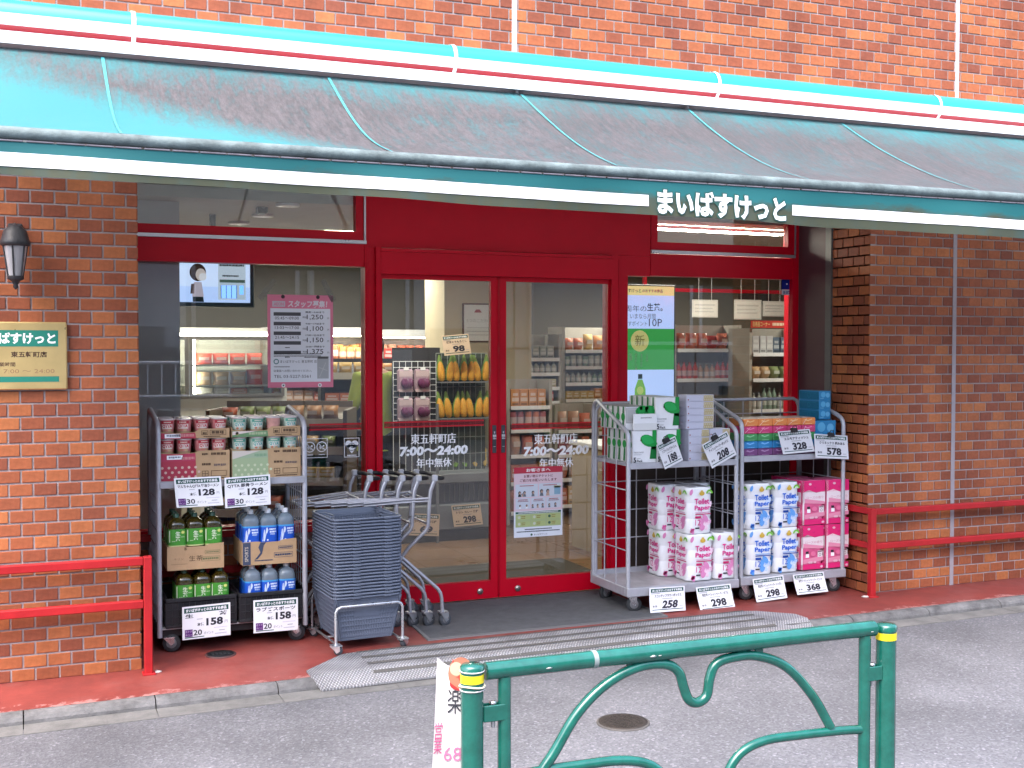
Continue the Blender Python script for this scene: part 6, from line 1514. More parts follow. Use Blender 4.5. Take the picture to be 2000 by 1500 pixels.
# ------------------------------------------------------------------ shelves and goods
SHELF = pm('shelf_metal', (.36, .335, .30), .5, var=.08)
PAL = {'mix': [(.45, .14, .08), (.50, .32, .12), (.42, .40, .36), (.14, .22, .12), (.32, .08, .10), (.48, .44, .30), (.10, .16, .28)], 'red': [(.52, .06, .05), (.55, .16, .10), (.50, .30, .22)], 'drink': [(.34, .36, .34), (.22, .30, .24), (.40, .40, .36)], 'warm': [(.50, .22, .08), (.52, .34, .12), (.45, .14, .07)], 'frozen': [(.50, .07, .04), (.55, .20, .07), (.5, .34, .2), (.45, .08, .1)], 'cosm': [(.55, .10, .3), (.62, .52, .05), (.10, .14, .2), (.5, .5, .52)], 'bread': [(.36, .22, .11), (.46, .30, .16), (.28, .14, .06), (.5, .40, .30), (.40, .10, .06), (.20, .24, .10)]}
_gm = {}
def goods_mesh(kind, wd, h, d, col):
    k = (kind, round(wd, 2), round(h, 2), col)
    if k in _gm: return _gm[k]
    c1 = flat(col, .4); c2 = flat(tuple(min(.75, q*.5+.36) for q in col), .4); c3 = flat(tuple(q*.45 for q in col), .4)
    b = MB()
    if kind == 'box':
        b.bbox(-wd/2, wd/2, 0, d, 0, h, .003); b.box(-wd*.40, wd*.40, -.0009, -.0001, h*.30, h*.52, 1).box(-wd*.30, wd*.30, -.0009, -.0001, h*.62, h*.78, 1).box(-wd*.36, wd*.36, -.0009, -.0001, h*.08, h*.2, 2)
    elif kind == 'bottle':
        r = wd/2; b.lathe([(r*.9, 0), (r, .01), (r, h*.62), (r*.85, h*.72), (r*.35, h*.85), (r*.35, h*.9)], (0, r, 0), 10).lathe([(r*1.02, h*.2), (r*1.02, h*.5)], (0, r, 0), 10, m=1).lathe([(r*.42, h*.9), (r*.42, h), (0, h)], (0, r, 0), 8, m=2)
    elif kind == 'bag':
        V = []; n = 6
        for j in range(n+1):
            s = j/n; bl = .42*math.sin(math.pi*s)**.6+.06; ww = wd/2*(1-.10*math.sin(math.pi*s)); V += [(-ww, d/2, h*s), (-ww*.6, d/2-d*bl, h*s), (ww*.6, d/2-d*bl, h*s), (ww, d/2, h*s), (ww*.6, d/2+d*bl, h*s), (-ww*.6, d/2+d*bl, h*s)]
        b.add(V, [(j*6+i, j*6+(i+1) % 6, (j+1)*6+(i+1) % 6, (j+1)*6+i) for j in range(n) for i in range(6)], 0, True)
        b.box(-wd*.3, wd*.3, d/2-d*.50, d/2-d*.49, h*.4, h*.66, 1)
    elif kind == 'can':
        r = wd/2; b.lathe([(r*.9, 0), (r, .004), (r, h-.006), (r*.88, h), (0, h)], (0, r, 0), 12).lathe([(r*1.02, h*.3), (r*1.02, h*.7)], (0, r, 0), 12, m=1)
    me = b.mesh('goods', [c1, c2, c3]); _gm[k] = me; return me
NAMES = {'box': ('grocery_box', 'grocery box'), 'bottle': ('shelf_bottle', 'bottle'), 'bag': ('snack_bag', 'snack bag'), 'can': ('food_can', 'can')}
def goods_row(where, x0, x1, y, z, h, kind, pal, wd, d=.12, rotz=0.0, origin=None, seed=0, gap=.006):
    r = random.Random(seed); x = x0; cols = PAL[pal]; ci = 0; run = 0
    while x+wd <= x1+.001:
        if run == 0: ci = r.randrange(len(cols)); run = r.randint(1, 3)
        run -= 1
        hh = h*(.82, .92, 1.0, 1.08)[(ci+seed) % 4]
        nm, cat = NAMES[kind]; o = link(nm, goods_mesh(kind, wd, hh, d, cols[ci]))
        p = Vector((x+wd/2, y+r.uniform(-.006, .006), z))
        if origin is not None: p = Vector(origin)+Matrix.Rotation(rotz, 3, 'Z') @ p
        o.location = p; o.rotation_euler = (0, 0, rotz+r.uniform(-.09, .09))
        k_n = round((x-x0)/(wd+gap)); tag(o, '%s, %s from left on the %s' % (cat, ORD[min(k_n, 25)], where), cat, 'goods on the %s' % where.split(', ')[0]); x += wd+gap
def gondola(name, label, x0, x1, Y, depth, zs, rows, cat='shelf unit'):
    t = thing(name, label, cat, ((x0+x1)/2, Y, FI))
    MB().box(x0, x1, Y+depth-.02, Y+depth, FI, zs[-1]+.25).build('back_panel', SHELF, t, True)
    for x in (x0, x1-.03): MB().box(x, x+.03, Y+.02, Y+depth-.021, FI, zs[-1]+.25).build('side_post', SHELF, t, True)
    for z in zs:
        b_ = MB().box(x0+.031, x1-.031, Y, Y+depth-.021, z-.022, z).build('shelf_board', SHELF, t, True)
        MB().box(x0+.031, x1-.031, Y-.006, Y-.001, z-.03, z+.006).build('price_strip', WPAINT, b_)
    return t
sd_ = 10
# tall shelves behind the right door
Yk = 4.6; xa, xb = onY(992, 700, Yk).x, onY(1098, 700, Yk).x
zs = [FI+.12, FI+.42]+[onY(1040, p_, Yk).z for p_ in (845, 815, 785, 757, 729, 700)]
gondola('shelf_unit', 'left tall shelf unit seen through the right sliding door', xa, xb, Yk, .4, zs, None)
for i, z in enumerate(zs):
    sd_ += 1; goods_row('left tall shelf behind the right door, shelf %s' % ORD[i], xa+.04, xb-.04, Yk+.02, z, (.20, .18, .10, .10, .10, .095, .10, .13)[i], ('box', 'bag', 'box', 'box', 'can', 'box', 'bottle', 'box')[i], ('mix', 'warm', 'warm', 'mix', 'red', 'mix', 'drink', 'drink')[i], (.10, .12, .08, .07, .065, .08, .06, .075)[i], seed=sd_)
Yk = 4.9; xa, xb = onY(1100, 700, Yk).x, onY(1215, 700, Yk).x
zs = [FI+.12, FI+.45]+[onY(1140, p_, Yk).z for p_ in (845, 812, 780, 748, 716, 684)]
gondola('shelf_unit', 'right tall shelf unit seen through the right sliding door', xa, xb, Yk, .4, zs, None)
for i, z in enumerate(zs):
    sd_ += 1; goods_row('right tall shelf behind the right door, shelf %s' % ORD[i], xa+.04, xb-.04, Yk+.02, z, (.2, .2, .12, .11, .11, .115, .11, .16)[i], ('bag', 'box', 'box', 'can', 'box', 'bottle', 'can', 'bag')[i], ('warm', 'mix', 'warm', 'mix', 'warm', 'drink', 'drink', 'warm')[i], (.14, .10, .09, .07, .08, .06, .065, .11)[i], seed=sd_)
# low promotional shelf and end rack before the tall shelves
Yk = 3.75; xa, xb = onY(992, 900, Yk).x, onY(1080, 900, Yk).x
zs = [FI+.12, FI+.40, FI+.66, FI+.90, FI+1.12]
gondola('shelf_unit', 'low end shelf in front of the tall shelves behind the right door', xa, xb, Yk, .35, zs, None)
for i, z in enumerate(zs):
    sd_ += 1; goods_row('low end shelf behind the right door, shelf %s' % ORD[i], xa+.04, xb-.04, Yk+.02, z, (.22, .2, .18, .17, .15)[i], ('bag', 'box', 'bag', 'can', 'box')[i], ('warm', 'mix', 'red', 'mix', 'warm')[i], (.13, .09, .12, .07, .085)[i], seed=sd_)
Yk = 4.05; xa, xb = onY(1085, 900, Yk).x, onY(1172, 900, Yk).x
zs = [FI+.12, FI+.38, FI+.62, FI+.86]
gondola('shelf_unit', 'low middle shelf in front of the tall shelves behind the right door', xa, xb, Yk, .35, zs, None)
for i, z in enumerate(zs):
    sd_ += 1; goods_row('low middle shelf behind the right door, shelf %s' % ORD[i], xa+.04, xb-.04, Yk+.02, z, (.2, .19, .17, .2)[i], ('box', 'bag', 'box', 'bag')[i], ('mix', 'warm', 'mix', 'red')[i], (.1, .13, .08, .12)[i], seed=sd_)
# right window: shelf with cosmetics and magazines
Yk = 3.4; xa, xb = onY(1466, 700, Yk).x, onY(1575, 700, Yk).x
zs = [FI+.15, FI+.5]+[onY(1500, p_, Yk).z for p_ in (800, 740, 690)]
gondola('shelf_unit', 'shelf unit with toiletries seen through the right window', xa, xb, Yk, .4, zs, None)
for i, z in enumerate(zs):
    sd_ += 1; goods_row('toiletries shelf in the right window, shelf %s' % ORD[i], xa+.04, xb-.04, Yk+.02, z, (.25, .22, .20, .15, .16)[i], ('box', 'bag', 'bottle', 'bag', 'box')[i], ('cosm', 'mix', 'drink', 'bread', 'cosm')[i], (.11, .12, .055, .11, .075)[i], seed=sd_)
a_ = onY(1466, 626, Yk-.02); b_ = onY(1542, 641, Yk-.02)
t = MB().box(a_.x, b_.x+.1, Yk-.03, Yk-.02, b_.z, a_.z).build('shelf_sign', flat((.50, .035, .02))); tag(t, 'red shelf sign above the toiletries in the right window', 'sign')
pr = Print(); pr.text('日用品コーナー', a_.x+.12, (a_.z+b_.z)/2, .05, (.75, .5, .2), .02, width=.2, align='c').bars(a_.x+.25, b_.x+.04, (a_.z+b_.z)/2, .03, (.75, .55, .4)); pr.build('print', t, loc=(0, Yk-.031, 0))
# red goods shelf behind the counter
Yk = 3.9; xa, xb = onY(1318, 700, Yk).x, onY(1450, 700, Yk).x
zs = [FI+.2, FI+.7, onY(1380, 740, Yk).z, onY(1380, 682, Yk).z]
gondola('shelf_unit', 'shelf unit with red packets behind the till in the right window', xa, xb, Yk, .35, zs, None)
for i, z in enumerate(zs):
    sd_ += 1; goods_row('shelf behind the till, shelf %s' % ORD[i], xa+.04, xb-.04, Yk+.02, z, (.2, .2, .16, .17)[i], ('box', 'box', 'bottle', 'bag')[i], ('mix', 'mix', 'red', 'red')[i], (.1, .1, .06, .12)[i], seed=sd_)
# till counter with screens, bag holder, hanging notices
Yc = 1.9; xa, xb = onY(1180, 900, Yc).x, onY(1500, 900, Yc).x; zc_ = onY(1380, 735, Yc).z
t = thing('till_counter', 'pale wooden till counter behind the right window', 'counter', ((xa+xb)/2, Yc, FI))
WOODC = pm('counter_wood', (.42, .33, .20), .5, var=.12, scale=4)
MB().box(xa, xb, Yc, Yc+.6, FI, 1.02).build('body', WOODC, t, True); MB().bbox(xa-.02, xb+.02, Yc-.03, Yc+.63, 1.021, 1.06, .006).build('top', WPAINT, t, True); MB().box(xa, xb, Yc-.004, Yc-.001, FI, FI+.09).build('skirting', DARK, t, True)
for px, py, lab, ww in ((1376, 735, 'grey till screen turned to the shopper behind the right window', .20), (1412, 740, 'black card terminal on the till counter', .16)):
    p = onY(px, py, Yc+.1); t = thing('till_screen', lab, 'till screen', (p.x, Yc+.1, 1.06)); h_ = .30 if ww > .18 else .24
    MB().bbox(-.05, .05, -.04, .06, 0, .02, .004).box(-.015, .015, .0, .02, .02, .12).build('stand', BLK, t)
    o = MB().bbox(-ww/2, ww/2, 0, .025, 0, h_, .006).build('panel', BLK, t); o.location = (0, -.01, .10); o.rotation_euler = (-.3, 0, .1)
    pr = Print(); pr.rect(-ww/2+.015, ww/2-.015, .03, h_-.02, (.20, .24, .26) if ww > .18 else (.02, .03, .04)); q = pr.build('screen', o, loc=(0, -.0008, 0))
for i, (x0_, x1_, y0_, y1_, lab) in enumerate(((1352, 1402, 585, 620, 'left of three white notices hanging over the till'), (1434, 1487, 585, 624, 'middle of three white notices hanging over the till'), (1490, 1534, 588, 618, 'right of three white notices hanging over the till'))):
    Yh = 2.1; p, q_ = onY(x0_, y0_, Yh), onY(x1_, y1_, Yh); t = thing('hanging_notice', lab, 'notice', ((p.x+q_.x)/2, Yh, p.z), 0, 'notices over the till')
    W_, H_ = q_.x-p.x, p.z-q_.z; MB().box(-W_/2, W_/2, 0, .002, -H_, 0).build('sheet', pm('notice_paper', (.56, .55, .50), .7), t); MB().tube([(-W_/4, 0, 0), (-W_/4, 0, ZCE-p.z)], .0015, 4).tube([(W_/4, 0, 0), (W_/4, 0, ZCE-p.z)], .0015, 4).build('string', WPAINT, t)
    pr = Print(); pr.frame(-W_/2+.006, W_/2-.006, -H_+.006, -.006, .003, (.35, .35, .33)); pr.bars(-W_*.4, W_*.4, -H_*.3, .015, (.4, .4, .38)).bars(-W_*.4, W_*.3, -H_*.5, .012, (.42, .42, .4)).bars(-W_*.4, W_*.35, -H_*.68, .012, (.42, .42, .4)); pr.build('print', t, loc=(0, -.001, 0))
t = thing('hanging_rail', 'red ceiling rail with dark box over the till', 'rail', (onY(1450, 570, 2.5).x, 2.5, onY(1450, 570, 2.5).z))
MB().bbox(-1.2, .9, 0, .03, -.012, .02, .003).build('bar', RED, t); MB().bbox(-.02, .30, -.02, .04, -.11, -.013, .006).build('box', DARK, t); MB().box(-1.0, -.97, .0, .03, .02, ZCE-t.location.z).box(.7, .73, 0, .03, .02, ZCE-t.location.z).build('hanger', RED, t)

# freezer with lit interior at the left
Yz = 5.2; xa, xm, xb = onY(335, 700, Yz).x, onY(432, 700, Yz).x, onY(560, 700, Yz).x; xm = onY(368, 700, Yz).x; zt_ = onY(430, 640, Yz).z; zg1, zg0 = onY(430, 662, Yz).z, onY(430, 775, Yz).z
t = thing('freezer_cabinet', 'lit glass door freezer seen through the left window', 'freezer', ((xa+xb)/2, Yz, FI))
FRZ = pm('freezer_white', (.62, .62, .58), .5); STL = pm('freezer_steel', (.20, .19, .18), .4, metal=.5)
MB().box(xa, xb, Yz+.6, Yz+.65, FI, zt_).box(xa, xb, Yz, Yz+.599, FI, zg0).box(xa, xb, Yz, Yz+.599, zg1+.06, zt_).box(xa, xa+.03, Yz, Yz+.599, zg0, zg1+.06).box(xb-.03, xb, Yz, Yz+.599, zg0, zg1+.06).build('cabinet', FRZ, t, True)
MB().box(xa, xb, Yz-.006, Yz-.001, zg1+.03, zg1+.055).build('top_lamp', LITD, t, True); MB().tube([(xm+.06, Yz+.06, zg0+.02), (xm+.06, Yz+.06, zg1)], .012, 8).build('inner_lamp', LITD, t, True)
for x0_, x1_ in ((xa+.03, xm), (xm+.004, xb-.03)):
    d_ = MB().box(x0_, x0_+.035, Yz-.03, Yz-.002, zg0, zg1+.02).box(x1_-.035, x1_, Yz-.03, Yz-.002, zg0, zg1+.02).box(x0_+.035, x1_-.035, Yz-.03, Yz-.002, zg0, zg0+.03).box(x0_+.035, x1_-.035, Yz-.03, Yz-.002, zg1-.01, zg1+.02).build('glass_door', STL, t, True)
    MB().box(x0_+.036, x1_-.036, Yz-.018, Yz-.012, zg0+.031, zg1-.011).build('pane', GLASS, d_)
for i, py in enumerate((772, 752, 712)):
    z = onY(430, py, Yz+.1).z; MB().box(xa+.03, xb-.03, Yz+.02, Yz+.5, z-.015, z).build('shelf_board', FRZ, t, True)
    sd_ += 1; goods_row('freezer shelf %s' % ORD[i], xm+.08, xb-.06, Yz+.08, z, (.075, .14, .12)[i], 'bag' if i else 'box', 'frozen' if i else 'mix', .16, seed=sd_); sd_ += 1; goods_row('narrow freezer shelf %s' % ORD[i], xa+.05, xm-.03, Yz+.08, z, .12, 'bag', 'frozen', .13, seed=sd_)

# produce gondolas in the left half: slanting tiers running into the shop
def tier_rack(label, A, B, tiers, pal, kind, seed, mat=SHELF):
    """A, B: floor end points (x, y); tiers: (z, depth offset)"""
    A, B = Vector((*A, 0)), Vector((*B, 0)); L_ = (B-A).length; a = math.atan2((B-A).y, (B-A).x)
    t = thing('display_rack', label, 'display rack', (A.x, A.y, FI), a)
    MB().box(0, L_, .0, .6, .0, .12).box(0, .03, 0.0, .6, .121, tiers[-1][0]+.1).box(L_-.03, L_, .0, .6, .121, tiers[-1][0]+.1).box(.031, L_-.031, .57, .6, .121, tiers[-1][0]+.15).build('frame', mat, t)
    for i, (z, off) in enumerate(tiers):
        b_ = MB().add([(.032, off, z-.02), (L_-.032, off, z-.02), (L_-.032, .56, z+.10), (.032, .56, z+.10), (.032, off, z-.04), (L_-.032, off, z-.04), (L_-.032, .56, z+.08), (.032, .56, z+.08)], [(0, 1, 2, 3), (7, 6, 5, 4), (0, 4, 5, 1), (1, 5, 6, 2), (2, 6, 7, 3), (3, 7, 4, 0)]).build('shelf_board', mat, t)
        MB().box(.032, L_-.032, off-.01, off-.003, z-.045, z+.02).build('price_strip', pm('strip_beige', (.5, .46, .4), .6), b_)
        goods_row('%s, tier %s' % (label.split(' by ')[0], ORD[i]), .05, L_-.05, off+.03, z+.005, .11, kind[i % len(kind)], pal[i % len(pal)], .13, .14, a, (A.x, A.y, FI), seed+i)
    return t
# chilled wall cases behind the racks
def wall_case(label, px0, px1, Y, pys, kinds, pals, wds, seed):
    xa, xb = onY(px0, 750, Y).x, onY(px1, 750, Y).x; pm_ = (px0+px1)/2; zs = [onY(pm_, p_, Y).z for p_ in pys]
    t = gondola('wall_case', label, xa, xb, Y, .45, zs, None)
    MB().box(xa, xb, Y-.03, Y+.42, zs[-1]+.26, zs[-1]+.34).build('canopy', WPAINT, t, True); MB().box(xa+.03, xb-.03, Y-.02, Y+.02, zs[-1]+.25, zs[-1]+.259).build('case_lamp', LITD, t, True)
    for i, z in enumerate(zs):
        gap = (zs[i+1]-z if i+1 < len(zs) else .24); goods_row('%s, shelf %s' % (label.split(' seen')[0], ORD[i]), xa+.04, xb-.04, Y+.03, z, gap*.62, kinds[i % len(kinds)], pals[i % len(pals)], wds[i % len(wds)], seed=seed+i)
        goods_row('%s, back of shelf %s' % (label.split(' seen')[0], ORD[i]), xa+.04, xb-.04, Y+.20, z, gap*.70, kinds[(i+1) % len(kinds)], pals[i % len(pals)], wds[i % len(wds)], seed=seed+40+i)
wall_case('chilled wall case seen left of the mullion', 525, 735, 5.3, (905, 865, 825, 785, 745, 705), ('box', 'bag', 'can'), ('mix', 'warm', 'bread', 'red'), (.10, .12, .08), 300)
wall_case('snack wall case seen behind the corn rack', 745, 872, 5.8, (880, 845, 810, 775, 740, 705), ('bag', 'box'), ('warm', 'mix', 'red'), (.13, .10), 400)
p0 = onZ(470, 1000, FI); 
tier_rack('bread rack by the left window', (.75, 3.0), (1.78, 2.58), [(.38, 0.0), (.62, .08), (.86, .16), (1.08, .24)], ['bread', 'warm', 'bread'], ['bag', 'box', 'bag'], 50, pm('rack_brown', (.11, .085, .065), .5, var=.1))
tier_rack('dark fruit rack by the mullion', (1.95, 4.2), (3.3, 3.95), [(.55, 0.0), (.85, .1), (1.15, .2), (1.42, .28)], ['warm', 'bread', 'mix'], ['bag', 'bag', 'box'], 70, BLK)
# black produce case behind the left door with price cards, cobs, sweet potatoes and greens
Yd = 3.1; xa, xb = onY(752, 900, Yd).x, onY(985, 900, Yd).x
zt_ = onY(850, 925, Yd).z
t = thing('produce_case', 'dark produce display case behind the left sliding door', 'display case', ((xa+xb)/2, Yd, FI))
CASE = pm('case_dark', (.045, .048, .052), .4, var=.1); CASEG = pm('case_grey', (.16, .17, .18), .4)
MB().box(xa, xb, Yd+.02, Yd+.8, FI, FI+.10).build('kick', DARK, t, True); MB().bbox(xa, xb, Yd, Yd+.8, FI+.101, FI+.32, .01).build('base', CASEG, t, True)
MB().box(xa, xb, Yd+.06, Yd+.8, FI+.321, zt_-.09).build('front', CASE, t, True); MB().bbox(xa, xb, Yd-.02, Yd+.8, zt_-.089, zt_, .01).build('rim', CASEG, t, True)
MB().box(xa, xb, Yd+.72, Yd+.8, zt_+.001, zt_+.55).build('back_rack', BLK, t, True)
for px in (852,): MB().tube([(onY(px, 900, Yd).x, Yd-.03, FI), (onY(px, 900, Yd).x, Yd-.03, zt_+.6)], .014, 8).build('post', CASEG, t, True)
# mesh bars in the case front, below the rim
mb = MB(); x_ = onY(872, 900, Yd).x
while x_ < xb-.04: mb.box(x_-.004, x_+.004, Yd+.045, Yd+.058, FI+.34, zt_-.1); x_ += .045
mb.build('grille', pm('grille', (.10, .11, .10), .5), t, True)
def cob():
    t = thing('corn_pack', '', 'corn pack'); 
    YEL = pm('corn_yellow', (.62, .30, .025), .45, var=.35, scale=60, bump=.6, bscale=120); HUSK = pm('corn_husk', (.16, .26, .06), .7, var=.3, scale=20)
    MB().lathe([(.006, 0), (.026, .012), (.034, .05), (.033, .10), (.024, .15), (.008, .175)], n=12, sy=.8).build('cob', YEL, t)
    MB().lathe([(.036, .012), (.042, .06), (.040, .11), (.018, .20), (.008, .235)], (0, .012, 0), 8, sy=.6).build('husk', HUSK, t)
    return t
cb = None; gN = 'corn packs on the wire rack'
Yr = 3.2; zr1, zr0 = onY(900, 741, Yr).z, onY(900, 812, Yr).z
t = thing('wire_rack', 'wire rack of corn behind the left sliding door', 'rack', (onY(905, 760, Yr).x, Yr+.1, zt_))
xa_, xb_ = onY(858, 760, Yr).x, onY(958, 760, Yr).x; ztop_ = onY(900, 690, Yr).z
mb = MB()
for i in range(10): x_ = xa_+(xb_-xa_)*i/9; mb.tube([(x_, Yr+.09, zt_), (x_, Yr+.09, ztop_)], .003, 5)
for i in range(8): z_ = zt_+(ztop_-zt_)*i/7; mb.tube([(xa_, Yr+.09, z_), (xb_, Yr+.09, z_)], .003, 5)
mb.build('mesh', pm('rack_wire', (.3, .33, .3), .4), t, True); MB().box(xa_, xb_, Yr+.13, Yr+.15, zt_, ztop_).build('back_board', pm('rack_board', (.05, .065, .05), .7), t, True); MB().box(xa_, xb_, Yr-.03, Yr+.088, zr1-.03, zr1-.02).box(xa_, xb_, Yr-.03, Yr+.088, zr0-.03, zr0-.02).build('ledge', CASEG, t, True)
for row, z in (('upper', zr1), ('lower', zr0)):
    for i in range(7):
        o = cob() if cb is None else copy_tree(cb); cb = cb or o
        o.location = (xa_+.035+(xb_-xa_-.07)*i/6, Yr+.03, z-.018); o.rotation_euler = (rnd.uniform(-.1, .02), rnd.uniform(-.15, .15), 0)
        o['label'] = 'yellow sweetcorn cob, %s from left in the %s row' % (ORD[i], row); o['group'] = gN
# sweet potato packs on a white grid
xa_, xb_ = onY(772, 760, Yr).x, onY(856, 760, Yr).x; zt2_ = onY(820, 706, Yr).z; zb2_ = onY(820, 822, Yr).z
t = thing('grid_panel', 'white wire grid holding purple sweet potato packs', 'rack', ((xa_+xb_)/2, Yr+.06, zt_)); mb = MB()
for i in range(8): x_ = xa_+(xb_-xa_)*i/7; mb.tube([(x_, Yr+.06, zt_), (x_, Yr+.06, zt2_)], .003, 5)
for i in range(11): z_ = zb2_+(zt2_-zb2_)*i/10; mb.tube([(xa_, Yr+.06, z_), (xb_, Yr+.06, z_)], .003, 5)
mb.build('mesh', WPAINT, t, True); MB().box(xa_, onY(866, 760, Yr).x, Yr+.09, Yr+.10, zt_, zt2_+.12).build('back_board', pm('board_dark', (.03, .03, .035), .6), t, True)
PUR = pm('potato_purple', (.15, .03, .10), .45, var=.4, scale=25, coat=.4); PKF = pm('pack_film', (.40, .28, .34), .3, var=.2, scale=14, coat=.4)
sp0 = None
for r_, z in (('upper', onY(820, 766, Yr).z), ('lower', onY(820, 822, Yr).z)):
    for i in range(2):
        if sp0 is None:
            o = sp0 = thing('potato_pack', '', 'potato pack'); MB().bbox(-.07, .07, 0, .05, 0, .20, .015).build('film', PKF, o); MB().lathe([(.02, .035), (.045, .06), (.05, .09), (.03, .12)], (0, -.012, 0), 10, sy=.5).lathe([(.01, .04), (.03, .06), (.03, .1), (.01, .12)], (.035, -.014, 0), 8, sy=.5).build('potatoes', PUR, o); MB().box(-.06, .06, -.0015, -.0005, .135, .185).box(-.064, .064, -.0015, -.0005, .004, .028).build('paper_label', pm('pack_label', (.52, .40, .42), .6), o); MB().box(-.02, .025, -.004, -.002, .19, .215).build('price_tag', WPAINT, o)
        else: o = copy_tree(sp0)
        o.location = (xa_+.095+i*.15, Yr, z); o['label'] = 'purple sweet potato pack, %s of the %s row on the grid' % (('left', 'right')[i], r_); o['group'] = 'sweet potato packs'
# leafy greens and peppers lying on the case
GRNV = pm('leaf_green', (.17, .34, .03), .5, var=.4, scale=30, bump=.5); YLV = pm('veg_yellow', (.55, .36, .03), .4, var=.3, scale=12)
for i in range(7):
    x_ = onY(888+i*9.5, 870, Yd+.25).x; k = i < 4
    t = MB(); t.lathe([(.008, 0), (.03, .03), (.035, .10), (.05, .17), (.03, .21), (.0, .215)], n=10, sx=1.0, sy=.7); t.v = [(a_+rnd.uniform(-.006, .006), b_+rnd.uniform(-.006, .006), c_) for a_, b_, c_ in t.v]
    o = t.build('leafy_bunch' if k else 'pepper', GRNV if k else YLV); o.location = (x_, Yd+.22+.03*(i % 2), zt_+.025); o.rotation_euler = (-.7, rnd.uniform(-.3, .3), 0); tag(o, ('bright green leafy bunch, %s from left on the produce case' if k else 'yellow pepper, %s after the greens on the produce case') % ORD[i if k else i-4], 'vegetable', 'vegetables on the produce case')
BEI = (.66, .50, .36)
price_card('beige card of 98 yen above the corn rack inside', [(862, 657), (914, 651), (921, 691), (868, 694)], '焼きとうもろこし', '98', 'plain', None, 3.12, .1, False, 'beige price cards inside the shop', BEI, 0, tilt=.05)
price_card('beige card of 298 yen on the produce case front', [(881, 988), (937, 983), (944, 1024), (887, 1029)], 'トマト カレー 各種', '298', 'plain', None, 3.05, .1, False, 'beige price cards inside the shop', BEI, 0, tilt=.05)
price_card('beige card of 69 yen behind the nested shopping carts', [(800, 1003), (859, 1004), (857, 1048), (799, 1045)], 'コーン フレーク各種', '69', 'plain', None, 3.05, .1, False, 'beige price cards inside the shop', BEI, 0, tilt=.05)
# framed poster on the column
p, q_ = onY(903, 592, 4.29), onY(962, 668, 4.29); W_, H_ = q_.x-p.x, p.z-q_.z
t = thing('framed_poster', 'framed white poster on the pale column inside the door', 'poster', ((p.x+q_.x)/2, 4.28, (p.z+q_.z)/2)); MB().bbox(-W_/2, W_/2, 0, .015, -H_/2, H_/2, .004).build('frame', pm('poster_frame', (.10, .05, .03), .5), t)
pr = Print(); pr.rect(-W_/2+.015, W_/2-.012, -H_/2+.012, H_/2-.015, (.58, .58, .57)); pr.up(); pr.poly([(-.04, H_/2-.09), (.04, H_/2-.09), (.02, H_/2-.06), (-.02, H_/2-.06)], (.30, .05, .05)).text('5つのこだわり', .01, 0.02, .035, (.3, .3, .3), 0, width=W_*.8); [pr.bars(-W_*.36, W_*.36, -.05-i*.035, .008, (.35, .35, .35)) for i in range(3)]; pr.build('print', t, loc=(0, -.001, 0))
# inside door mat
m1 = MB().bbox(2.05, 3.35, 1.02, 1.95, FI, FI+.012, .004).build('door_mat', pm('inner_mat', (.055, .05, .04), .9, var=.2, scale=20)); tag(m1, 'dark mat on the shop floor just inside the doors', 'door mat')

# ------------------------------------------------------------------ shop assistant seen past the mullion
def skinned(name, verts, edges, rad, mat, parent, sub=2, root=0):
    me = bpy.data.meshes.new(name); me.from_pydata(verts, edges, []); me.materials.append(mat)
    o = bpy.data.objects.new(name, me); COL.objects.link(o); o.parent = parent
    sk = o.modifiers.new('skin', 'SKIN'); sk.use_smooth_shade = True
    L_ = me.skin_vertices[0].data if me.skin_vertices else None
    if L_ is None: me.attributes.new; 
    for i, r in enumerate(rad): L_[i].radius = (r, r) if not isinstance(r, tuple) else r
    L_[root].use_root = True
    s_ = o.modifiers.new('sub', 'SUBSURF'); s_.levels = sub; s_.render_levels = sub
    return o
p = onY(736, 800, 3.5)
pe = thing('person', 'person in a yellow green shirt working among the produce behind the mullion', 'person', (p.x, 3.5, FI), math.radians(18))
SKN = pm('skin', (.50, .30, .22), .5, var=.05); SHIRT = pm('shirt_lime', (.24, .28, .04), .8, var=.15, scale=8, bump=.2, bscale=14); TROU = pm('trousers_black', (.02, .02, .025), .8, var=.1); HAIRM = pm('hair_black', (.015, .012, .01), .5, var=.2, scale=30)
def add_skin(name, V, E_, R_, mat, root=0):
    me = bpy.data.meshes.new(name); me.from_pydata(V, E_, []); me.materials.append(mat); o = bpy.data.objects.new(name, me); COL.objects.link(o); o.parent = pe
    sk = o.modifiers.new('skin', 'SKIN'); sk.use_smooth_shade = True
    if not me.skin_vertices:
        bpy.context.view_layer.objects.active = o
    for i, r in enumerate(R_): me.skin_vertices[0].data[i].radius = r if isinstance(r, tuple) else (r, r)
    me.skin_vertices[0].data[root].use_root = True
    s_ = o.modifiers.new('sub', 'SUBSURF'); s_.levels = 2; s_.render_levels = 2
    return o
